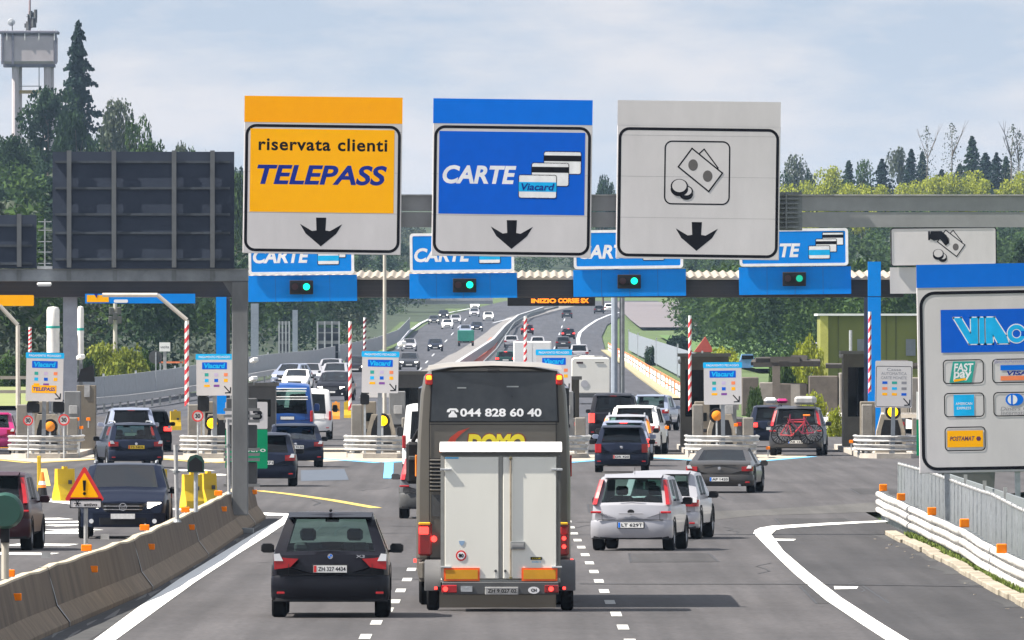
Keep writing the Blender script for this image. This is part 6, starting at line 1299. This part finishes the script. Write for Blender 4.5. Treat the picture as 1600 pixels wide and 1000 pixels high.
def tree(lab, X, Y, h, r, kind, lm, seed=0, group=None, name=None, n=1500, size=None, bark=None, z=None, cat=None, bare=False):
    key = (kind, lm.name, seed, n, bare)
    if key not in _tp:
        if kind == 'bush': base = (1.0, 1.0)
        H0, R0 = {'broad': (12, 4.5), 'conifer': (14, 3.2), 'poplar': (16, 1.8), 'bush': (2, 1.6)}[kind]; sz = size or {'broad': .25, 'conifer': .24, 'poplar': .15, 'bush': .12}[kind]
        _tp[key] = (npmesh('crown', leaves(kind, H0, R0, n, seed + 5, sz), lm), None if kind == 'bush' else trunk_mesh(H0, .32 if kind != 'poplar' else .26, seed, 6 if kind != 'conifer' else 0, bare or kind == 'poplar', bark or BARK), H0, R0)
    cm, tm, H0, R0 = _tp[key]
    t = thing(name or {'broad': 'broadleaf_tree', 'conifer': 'conifer', 'poplar': 'slender_tree', 'bush': 'bush'}[kind], lab, cat or ('bush' if kind == 'bush' else 'tree'), (X, Y, hgt(X, Y) - .2 if z is None else z), random.uniform(0, 6.28), group); t.scale = (r / R0, r / R0, h / H0)
    for nm, me in (('crown', cm), ('trunk', tm)):
        if me: o = bpy.data.objects.new(nm, me); COL.objects.link(o); o.parent = t
    return t
def skytree(lab, px, top, d, wpx, kind, lm, **k):
    X = (px - 800) / F * d; zt = Z(top, d); zb = hgt(X, d) - .3; h = zt - zb; return tree(lab, X, d, h, wpx / 2 * d / F * 1.05, kind, lm, **k)
skytree('tall dark drooping spruce standing right of the water tower', 122, 36, 700, 92, 'conifer', LCO, n=6500, seed=3, name='spruce')
for i, (px, top, w_, kind, lm, lab) in enumerate((
    (75, 128, 90, 'broad', LDK, 'dark leafy tree in front of the water tower legs'), (175, 146, 66, 'broad', LGY, 'pale half bare tree right of the tall spruce'), (205, 176, 50, 'broad', LMD, 'green leafy tree at the right foot of the pale half bare tree'),
    (235, 210, 60, 'broad', LMD, 'low green tree above the large sign back'), (282, 214, 50, 'broad', LGY, 'thin topped bush like tree above the middle of the large sign back'), (320, 228, 44, 'broad', LMD, 'small rounded tree above the right end of the large sign back'),
    (20, 205, 70, 'broad', LDK, 'dark tree below the left leg of the water tower'), (120, 165, 70, 'broad', LDK, 'dark broad tree under the tall spruce'), (45, 300, 50, 'broad', LMD, 'green tree above the low sign back'), (370, 258, 40, 'broad', LMD, 'green tree showing between the sign back and the orange sign'))):
    skytree(lab, px, top, 655 - i * 9, w_ * 1.15, kind, lm, seed=i % 3, n=3600)
for i, (px, top, w_, kind, lm, lab) in enumerate((
    (942, 268, 44, 'broad', LDK, 'dark rounded tree between the blue and the white big signs'), (1238, 236, 56, 'broad', LGY, 'tall loose tree right of the banknote sign'), (1225, 262, 60, 'broad', LDK, 'dark tree just right of the banknote sign'), (1263, 262, 30, 'broad', LDK, 'small flat topped tree left of the spring green ones'),
    (1300, 256, 56, 'broad', LYG, 'yellow green tree, first from the banknote sign'), (1326, 252, 36, 'conifer', LDK, 'dark tree between two yellow green ones'), (1347, 246, 44, 'broad', LMD, 'mid green tree second of the bright ones'), (1378, 250, 44, 'conifer', LCO, 'dark pointed conifer, first from the banknote sign'),
    (1405, 226, 40, 'broad', LGY, 'thin topped tree with loose crown above the gantry beam'), (1424, 234, 36, 'conifer', LCO, 'dark conifer left one of a close pair'), (1441, 238, 32, 'conifer', LCO, 'dark conifer right one of a close pair'), (1472, 266, 40, 'conifer', LCO, 'low dark conifer between the tall slender trees'),
    (1500, 258, 46, 'conifer', LDK, 'dark conifer left of the tallest one'), (1519, 214, 44, 'conifer', LDK, 'tallest broad conifer on the right skyline'), (1540, 240, 48, 'conifer', LCO, 'dark conifer right of the tallest one'), (1557, 240, 40, 'conifer', LCO, 'dark pointed conifer second right of the tallest one'), (1572, 246, 34, 'conifer', LDK, 'last dark conifer before the leaning pale tree'), (1610, 262, 44, 'broad', LDK, 'dark tree at the right edge'))):
    skytree(lab, px, top, 930 - (i % 4) * 8, w_ * (1.15 if kind == 'broad' else 1.7), kind, lm, seed=i % 4, n=3000)
for px, top, lab, w_ in ((1448, 198, 'thin bare tree left of the two tallest slender ones', 22), (1487, 193, 'tall slender bare tree in the middle of the right skyline', 26), (1579, 195, 'slender leaning pale tree near the right edge', 28), (1592, 205, 'second slender pale tree at the very right edge', 24)):
    t = skytree(lab, px, top, 905, w_ * 1.3, 'poplar', LGY, n=420, bark=mat('bark_grey', (.16, .14, .12), .9), bare=True); 
    if px > 1570: t.rotation_euler[1] = -.04
for i in range(16):
    px = 1215 + i * 27 + random.uniform(-6, 6); top = random.uniform(272, 288) - (8 if i > 8 else 0)
    ow = ['first', 'second', 'third', 'fourth', 'fifth', 'sixth', 'seventh', 'eighth', 'ninth', 'tenth', 'eleventh', 'twelfth', 'thirteenth', 'fourteenth', 'fifteenth', 'sixteenth'][i]
    skytree(ow + ' spring green tree from the left in the row above the right gantry beam', px, top, 870 + random.uniform(-8, 8), 60, 'broad', LYG, seed=i % 3, group='spring green trees along the ridge', n=3000)
# far-off wood that reads as one mass
def wood(name, lab, spots, lm, seed):
    pro = [leaves('broad', 12, 4.8, 820, seed + q, .50).reshape(-1, 4, 3)[:, :3].reshape(-1, 3) for q in range(3)] + [leaves('conifer', 14, 3.4, 760, seed + 9, .44).reshape(-1, 4, 3)[:, :3].reshape(-1, 3)]
    out = []
    for (X, Y, h, k) in spots:
        v = pro[k].copy(); a = random.uniform(0, 6.28); c, s = math.cos(a), math.sin(a); x, y = v[:, 0] * c - v[:, 1] * s, v[:, 0] * s + v[:, 1] * c; f = h / 12; v[:, 0] = x * f + X; v[:, 1] = y * f + Y * DK; v[:, 2] = v[:, 2] * f + hgt(X, Y) - .5; out.append(v)
    me = npmesh(name, np.concatenate(out), lm, 3); o = bpy.data.objects.new(name, me); COL.objects.link(o); pr(o, label=lab, category='forest', kind='stuff')
sp = [[], [], [], []]
def inview(X, Y): return abs(X / Y) < .125
for _ in range(7000):
    Y = random.uniform(330, 1220) if random.random() < .75 else random.uniform(1060, 1300); X = random.uniform(-.13, .13) * Y
    if not inview(X, Y): continue
    c = X - xc(Y); ppx = 800 + F * X / Y
    if Y < 1085 and (-20 < c < 22): continue
    if 958 < ppx < 1062 and Y < 1080: continue
    if X > 0 and Y < 430: continue
    if X < 0 and ((Y < 400 and X > -34) or (Y < 560 and X > -27)): continue
    if X > 0 and Y > 860 and Y < 1060 and random.random() < .4: continue
    h = random.uniform(8, 13) * (1 if X < 0 else .8)
    if X < 0 and Y > 640: h *= .75
    tr_ = 515 - (hgt(X, Y) + h - CH) * F / Y
    if X > 0 and tr_ < (292 if Y > 820 else 325): continue
    if X < 0 and tr_ < np.interp(ppx, [0, 150, 250, 380, 640, 800], [200, 190, 232, 262, 335, 335]): continue
    sp[random.choice((0, 0, 1, 2)) if X < 0 else random.choice((0, 1, 1, 3))].append((X, Y, h, random.choice((0, 1, 2, 3))))
NW = 800
wood('woodland', 'dark hazy wood covering the hillsides behind the toll station', sp[0][:NW], LDK, 21)
wood('woodland', 'mid green hazy wood mixed through the hillsides', sp[1][:550] + sp[3][:250], LMD, 31)
wood('woodland', 'grey green half leafed trees mixed through the left wood', sp[2][:300], LGY, 41)
# distinct shrubs
LSP = leafmat('foliage_fresh', (.09, .13, .02), (.26, .28, .05), .9)
for px, top, d, w_, h_, lm, lab, k in ((160, 538, 330, 60, 0, LSP, 'bright yellow green bush left of the radio mast under the canopy', 0), (200, 545, 325, 60, 0, LSP, 'bright yellow green bush right of the radio mast', 1), (228, 552, 335, 40, 0, LMD, 'green bush just left of the round sign back', 2), (135, 560, 320, 30, 0, LDK, 'dark low bush beside the brown payment cabinet', 0), (20, 555, 330, 70, 0, LMD, 'green bush behind the leftmost board', 1),
        (1262, 532, 330, 44, 0, LYG, 'bright green bush at the corner of the yellow building', 2), (1238, 548, 335, 26, 0, LMD, 'small green bush left of the yellow building', 0), (1130, 545, 380, 50, 0, LYG, 'yellow green shrub patch behind the brown booth', 1), (1215, 560, 300, 26, 0, LMD, 'small green shrub on the dry bank above the wall', 2), (1060, 525, 520, 40, 0, LCO, 'round dark bush on the grass slope right of the masts', 0), (1018, 542, 480, 22, 0, LDK, 'small dark bush at the foot of the grass slope', 1), (1305, 640, 215, 24, 0, LYG, 'green weeds right of the car with bicycles', 1), (1180, 606, 250, 26, 0, LMD, 'green weeds by the wall just right of the fifth payment board', 0), (1272, 616, 252, 34, 0, LYG, 'yellow green weeds before the wall left of the narrow booth', 2), (1222, 560, 275, 40, 0, LMD, 'low shrub topping the stone wall', 1)):
    X = (px - 800) / F * d; z = hgt(X, d) - .25; h = max(.8, Z(top, d) - z); tree(lab, X, d, h, w_ / 2 * d / F * 1.1, 'bush', lm, seed=k, n=2600)
KY = DK
hpatch('grass_slope', 20, 48, 420, 700, mat('slope_grass', (.05, .11, .02), .9, col2=(.08, .15, .03), scale=.1), .25)
hpatch('ploughed_bank', 19, 32, 760, 960, mat('lilac_earth', (.115, .10, .11), .9, col2=(.15, .135, .14), scale=.1), .35)
hpatch('grey_track', 32, 40, 500, 640, mat('track_grey', (.20, .19, .21), .9), .4)
hpatch('grass_bank', -60, -24, 275, 330, mat('bank_grass', (.14, .17, .05), .9, col2=(.20, .22, .08), scale=.3), .25)
KY = 1.0
# ================================================================= water tower
d = 735; s = F / d; wx = 46; X = P(wx, d)[0]; zb = hgt(X, d); wt = thing('water_tower', 'concrete water tower with square tank on legs and antennas on its roof', 'water tower', (X, d, zb)); g = lambda px: (px - wx) / s; gz2 = lambda r_: Z(r_, d) - zb
WC = mat('tower_concrete', (.46, .42, .44), .85, var=.12, scale=.5); WCD = mat('tower_dark', (.15, .15, .19), .85)  # second, darker concrete for roof slab, ring beam and pilasters
MB().box(0, 0, (gz2(54) + gz2(101)) / 2, 87 / s, 7, (101 - 54) / s, rz=0, bev=.45).build('tank', WC, wt)
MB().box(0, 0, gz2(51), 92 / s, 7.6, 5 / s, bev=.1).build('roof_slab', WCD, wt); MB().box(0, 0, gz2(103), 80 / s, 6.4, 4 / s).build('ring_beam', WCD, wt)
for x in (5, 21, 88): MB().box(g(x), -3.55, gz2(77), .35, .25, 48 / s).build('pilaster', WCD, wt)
for x, x2, y_ in ((25, 25, -2.4), (75, 75, -2.4), (28, 28, 2.6), (78, 78, 2.6)): MB().cyl((g(x), y_, gz2(103)), (g(x2) if x < 50 else g(x2), y_, -1), .52, .52, 10).build('leg', WC, wt)
MB().box(g(50), -2.2, gz2(144), 38 / s, .6, .5).build('platform', mat('platform_ochre', (.35, .26, .12), .8), wt); MB().tube([(g(32), -2.6, gz2(135)), (g(66), -2.6, gz2(135))], .06, 5).build('handrail', GALVD, wt)
MB().cyl((g(46), 0, gz2(50)), (g(47), 0, gz2(-25)), .22, .10, 8).build('mast', mat('mast_rust', (.25, .18, .19), .7), wt)
mb = MB(); 
for k in range(14): mb.box(g(46) + random.uniform(-1.0, 1.0), random.uniform(-1, 1), gz2(random.uniform(20, 48)), .35, .35, random.uniform(.5, 1.6), rz=random.uniform(0, 3))
for k in range(5): mb.box(g(46), 0, gz2(20 + k * 3), random.uniform(.8, 1.5), .1, .1, rz=random.uniform(0, 3))
mb.build('antennas', DGR, wt); MB().tube([(g(20), -1, gz2(50)), (g(19), -1, gz2(33))], .08, 5).build('small_mast', DGR, wt); MB().lathe([(0, -.1), (.5, 0), (.55, .1)], (g(18), -1, gz2(35)), 'y', 12).build('dish', GALV, wt)
MB().tube([(g(62), -3, gz2(103)), (g(62), -3, gz2(150))], .07, 5).build('downpipe', GALVD, wt); mb = MB()
for x in (12, 40, 62, 86): mb.box(g(x), -3.7, gz2(55), .12, .1, 1.6)
mb.build('roof_rail_posts', WHT, wt)
# ================================================================= yellow-green shed at the right
d = 350; s = F / d; X0_, X1_ = P(1282, d)[0], P(1640, d)[0]; zb = hgt(X0_, d); bl = thing('depot_building', 'long yellow green flat roofed depot building behind the canopy column', 'building', (X0_, d, zb - .3)); H_ = Z(493, d) - zb + .3
OLV = mat('olive_wall', (.19, .20, .045), .8, var=.12, scale=.3, stretch=(1, 1, .3)); W_ = X1_ - X0_
MB().box(W_ / 2, 6.2, H_ / 2, W_, 12, H_).build('wall', OLV, bl); MB().box(.25, .1, H_ / 2, .55, .5, H_ + .1).build('corner_pillar', mat('pillar_yellow', (.48, .46, .10), .7), bl)
MB().box(W_ / 2, 6, H_ + .06, W_ + .4, 12.6, .14).build('roof_edge', WHT, bl)
for x in (1347, 1423, 1500): MB().box((x - 1282) / s, .17, H_ - 68 / s * .80 + .2, 15 / s, .1, 26 / s).build('window', mat('shutter_grey', (.22, .23, .26), .6), bl)
for x in (1310, 1385, 1400, 1460): MB().box((x - 1282) / s, .18, H_ / 2, .08, .06, H_).build('panel_joint', mat('olive_joint', (.12, .13, .03), .8), bl)
t = thing('thin_mast', 'thin grey mast in front of the yellow building left of the narrow booth', 'pole', P(1329, 300)); MB().cyl((0, 0, 0), (0, 0, Z(516, 300) - t.location.z), .09, None, 8).build('pole', GALV, t)
# ================================================================= pale rock blocks / wall behind the right lanes
d = 262; mb = None
wallb = thing('stone_wall', 'low wall of large pale blocks behind the right hand lanes', 'wall', (P(1290, d)[0], d, 0)); x = P(1158, d)[0]; ct = 0
while x < P(1640, d)[0]:
    w_ = random.uniform(.7, 1.9); top = Z(random.uniform(574, 604), d); 
    MB().box(x + w_ / 2 - wallb.location.x, random.uniform(-.15, .15), top / 2, w_ - .05, 1.0, top + random.uniform(-.3, .12), rz=random.uniform(-.06, .06), bev=.05).build('stone', random.choice((CONCL, CONC, CONCD, mat('brown_block', (.17, .12, .075), .85, var=.3))), wallb); x += w_
mb = MB(); 
for k in range(16): mb.box(random.uniform(-3.5, 9), random.uniform(-.4, .4), Z(random.uniform(560, 572), d), random.uniform(.6, 2.2), .5, random.uniform(.15, .4), rz=random.uniform(-.2, .2), tx=random.uniform(-.3, .3))
pr(mb.build('capping_rubble', mat('dark_cap', (.05, .045, .04), .9), wallb), kind='stuff')
for k, (x_, r0, r1, w_) in enumerate(((1215, 572, 650, 12), (1245, 600, 655, 14), (1150, 580, 640, 12))): MB().box(P(x_, d - 2)[0] - wallb.location.x, -2, (Z(r0, d) + Z(r1, d)) / 2, w_ * d / F, .4, (r1 - r0) * d / F).build('buttress', CONC if k else CONCD, wallb)
KY = DK
hpatch('gravel_yard', 12, 40, 222, 262, mat('pale_gravel', (.36, .34, .31), .9, col2=(.46, .43, .40), scale=.6), .2)
KY = DK
# orange and white barrier line on the right of the far road, fence above it
t = thing('works_barrier', 'white and orange barrier line along the right edge of the far road', 'guard rail', (0, 260, 0))
pts = [(1066, 655 - 30), (1040, 608), (1010, 588), (985, 570), (962, 556), (950, 548)]
q = [G(a, b) for a, b in pts]
def pathbox(name, q, z0_, z1_, th, m, t, dy=0, **k):
    rows = []
    for (x, y) in q: z = zr(y); rows.append([(x, y - dy, z + z0_), (x + th, y - dy, z + z0_), (x + th, y - dy, z + z1_), (x, y - dy, z + z1_)])
    return fixn(MB().loft(rows, True).build(name, m, t, **k))
q = sorted(q, key=lambda a: a[1]); pathbox('wave_beam', q, .45, .75, .08, WHT, t, 260); pathbox('lower_beam', q, .05, .32, .08, WHT, t, 260); pathbox('orange_top', q, .80, .92, .06, ORGW, t, 260)
for i in range(len(q) - 1):
    for k in range(5):
        u = k / 5; x, y = q[i][0] + (q[i + 1][0] - q[i][0]) * u, q[i][1] + (q[i + 1][1] - q[i][1]) * u; MB().box(x, y - 260, zr(y) + .45, .14, .14, .95).build('post', GALVW if k % 2 else ORGW, t)
t = thing('mesh_fence', 'hazy grey mesh fence behind the orange topped barrier', 'fence', (1.2, 260, 0)); q2 = [(x + 1.2, y) for x, y in q]
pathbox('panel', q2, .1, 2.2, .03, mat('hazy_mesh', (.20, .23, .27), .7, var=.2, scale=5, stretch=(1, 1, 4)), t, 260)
for (x, y) in q2: MB().box(x, y - 260, zr(y) + 1.2, .12, .12, 2.6).build('post', GALV, t)
t = thing('kerb_strip', 'ochre verge strip under the orange topped barrier', 'kerb', (0, 260, 0)); pathbox('kerb', [(x - .8, y) for x, y in q], .0, .12, .7, mat('ochre_verge', (.26, .23, .14), .85), t, 260)
# median barrier on the far road
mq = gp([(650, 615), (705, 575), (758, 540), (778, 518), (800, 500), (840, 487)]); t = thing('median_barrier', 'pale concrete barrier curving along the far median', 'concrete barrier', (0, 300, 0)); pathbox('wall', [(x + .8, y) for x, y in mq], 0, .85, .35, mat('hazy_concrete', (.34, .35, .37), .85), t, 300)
mq2 = gp([(745, 590), (775, 556), (790, 532), (803, 512), (828, 497), (872, 485)]); t = thing('median_rail', 'steel rail curving along the right side of the far median', 'guard rail', (0, 300, 0)); pathbox('beam', mq2, .45, .8, .1, GALVD, t, 300)
# left embankment rails and fences
t = thing('curved_rail', 'steel rail rising to the right behind the leftmost lanes', 'guard rail', (-28, 250, 0)); q = [G(a, b) for a, b in ((100, 652), (150, 645), (200, 640), (250, 633), (310, 622), (400, 600), (450, 590), (520, 580))]
q = sorted(q, key=lambda a: a[1]); pathbox('wave_beam', [(x + 28, y) for x, y in q], .45, .80, .1, GALVW, t, 250)
for i in range(len(q) - 1):
    for k in range(4): u = k / 4; x, y = q[i][0] + (q[i + 1][0] - q[i][0]) * u, q[i][1] + (q[i + 1][1] - q[i][1]) * u; MB().box(x + 28, y - 250, zr(y) + .4, .12, .12, .8).build('post', GALVD, t)
t = thing('noise_fence', 'pale grey hazy fence running along the left of the far road', 'fence', (-30, 250, 0)); q3 = [(x - 1.8, y + 6) for x, y in q] + [G(585, 552), G(622, 536), G(640, 515)]; q3 = sorted(q3, key=lambda a: a[1])
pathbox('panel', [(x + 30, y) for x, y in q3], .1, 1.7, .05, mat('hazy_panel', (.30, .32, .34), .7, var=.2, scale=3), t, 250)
for (x, y) in q3: MB().box(x + 30, y - 250, zr(y) + .9, .12, .12, 1.9).build('post', GALV, t)
KY = 1.0
# flyover far left behind the traffic
d = 900; t = thing('flyover', 'pale viaduct deck crossing the wood at the left beyond the canopy', 'bridge', (P(560, d)[0], d, hgt(0, d))); s = F / d; zz0 = t.location.z
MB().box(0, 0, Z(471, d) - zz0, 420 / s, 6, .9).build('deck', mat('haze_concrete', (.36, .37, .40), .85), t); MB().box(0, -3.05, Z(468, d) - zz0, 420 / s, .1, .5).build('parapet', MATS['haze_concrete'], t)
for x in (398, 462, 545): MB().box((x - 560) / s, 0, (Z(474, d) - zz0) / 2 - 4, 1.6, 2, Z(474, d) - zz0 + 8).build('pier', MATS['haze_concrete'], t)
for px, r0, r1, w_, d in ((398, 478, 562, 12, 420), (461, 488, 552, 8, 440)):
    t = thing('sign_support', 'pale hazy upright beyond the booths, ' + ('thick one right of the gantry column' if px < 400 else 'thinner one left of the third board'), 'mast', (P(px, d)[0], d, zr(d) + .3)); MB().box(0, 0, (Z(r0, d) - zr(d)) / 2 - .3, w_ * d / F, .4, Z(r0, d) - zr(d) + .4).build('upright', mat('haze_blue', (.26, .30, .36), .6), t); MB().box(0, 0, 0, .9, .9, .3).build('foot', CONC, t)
for px, r_, w_, m, lab in ((444, 548, 16, GALVD, 'dark open frame structure left in the haze beyond the booths'), (513, 540, 34, GALVD, 'wide dark frame structure in the haze behind the third island')):
    d = 470; X = P(px, d)[0]; t = thing('frame_structure', lab, 'structure', (X, d, zr(d))); hh = Z(502, d) - zr(d); ww = w_ * d / F
    for k in range(4): MB().box(-ww / 2 + ww * k / 3, 0, hh / 2, .14, .2, hh).build('post', GALV, t)
    for k in range(4): MB().box(0, 0, hh * (.3 + .22 * k), ww, .15, .3 if k % 2 else .12).build('beam', GALVD, t)
    MB().box(0, .3, hh * .45, ww * .92, .1, hh * .8).build('panel', mat('deep_panel', (.03, .04, .06), .7), t)
# radio mast among the bushes and small signs on the left
d = 330; t = thing('radio_mast', 'pale mast with dark boxes near its top under the canopy at left', 'mast', P(180, d)); h = Z(474, d) - zr(d); MB().cyl((0, 0, 0), (0, 0, h), .16, .12, 8).build('pole', mat('pale_pole', (.42, .40, .36), .6), t)
for k, (dx, r_) in enumerate(((-.25, 486), (.25, 486), (-.28, 500), (.28, 500), (0, 494))): MB().box(dx, -.15, Z(r_, d) - zr(d), .30, .2, .5, bev=.04).build('box', DGR, t)
B = Brd('round_sign', 'dark round back of a road sign above the left fence', 'road sign', 233, 254, 548, 569, 300); B.disc('plate', 243, 558, 10.5, DGR, 0, th=.05); MB().box(0, -.06, -.4, .07, .05, 2.2).build('post', GALV, B.t)
B = Brd('white_sign', 'small white sign right of the round dark sign back', 'road sign', 249, 266, 535, 549, 310); B.rect('plate', 249, 266, 535, 549, WHT, 0, .05); B.text('uscita', 251, 264, 540, 544, TXT, -.055); MB().box(0, .04, -.5, .2, .1, 2.0).build('post', GALVW, B.t)
d = 300; t = thing('ground_rail', 'orange and grey low rail on the bank behind the round sign', 'fence', (P(235, d + 60)[0], d + 60, 1)); MB().box(0, 0, 1.2, 4.6, .1, .12).build('rail', ORGW, t); MB().box(0, 0, .6, 4.6, .1, .12).build('rail', GALV, t)
for k in range(4): MB().box(-2.2 + k * 1.45, 0, .4, .1, .1, 1.8).build('post', GALV, t)
for k, (x0_, x1_, r_) in enumerate(((0, 40, 590), (0, 40, 612))):
    d = 260; t = thing('wooden_rail', ('upper' if k == 0 else 'lower') + ' pale horizontal rail at the left edge behind the bent gauge pole', 'fence', P(15, d)); MB().box(0, 0, Z(r_, d) - zr(d), 60 * d / F, .12, .16).build('rail', CONCL, t)
    for q_ in (-.8, .5): MB().box(q_, .1, (Z(r_, d) - zr(d)) / 2, .12, .1, Z(r_, d) - zr(d)).build('post', CONCL, t)
d = 400; t = thing('red_cabin', 'small red roofed hut beyond the brown booth', 'hut', P(1100, d)); MB().box(0, 0, .9, 1.2, 1.5, 1.8).build('wall', mat('hut_wall', (.35, .30, .28), .8), t); fixn(MB().prism([(-.8, 1.8), (.8, 1.8), (.1, 3.0)], -1, 1).build('roof', mat('hut_red', (.45, .07, .05), .7), t))
d = 430; t = thing('parked_blue_car', 'small blue car parked on the slope beyond the brown booth', 'car', P(1168, d)); fixn(MB().prism([(-.95, .2), (.95, .2), (.97, .7), (.6, .85), (.45, 1.35), (-.45, 1.35), (-.6, .85), (-.97, .7)], 0, 3.8).build('body', mat('car_blue', (.12, .25, .5), .4), t)); MB().box(0, -.02, 1.08, .95, .04, .32).build('rear_window', GLASSD, t); MB().box(.6, -.03, .65, .3, .05, .15).build('headlight', WHLIT, t)
for sx in (-1, 1): MB().cyl((sx * .7, .3, .3), (sx * .9, .3, .3), .3, None, 12).build('wheel', RUB, t)
# people carrier lights seen through the right fence
d = 135; t = thing('parked_car', 'grey vehicle glimpsed between the fence bars under the payment board', 'car', (P(1500, d)[0], d, 0)); fixn(MB().prism([(-.9, .25), (.9, .25), (.93, .8), (.85, 1.0), (.65, 1.5), (-.65, 1.5), (-.85, 1.0), (-.93, .8)], 0, 4).build('body', PGRY, t)); MB().box(0, -.02, 1.22, 1.25, .05, .38, bev=.02).build('rear_window', GLASSD, t)
for sx in (-1, 1): MB().box(sx * .75, -.03, .92, .22, .06, .26, bev=.02).build('tail_light', REDLIT if sx < 0 else REDL, t); MB().cyl((sx * .65, .6, .3), (sx * .88, .6, .3), .31, None, 14).build('wheel', RUB, t)
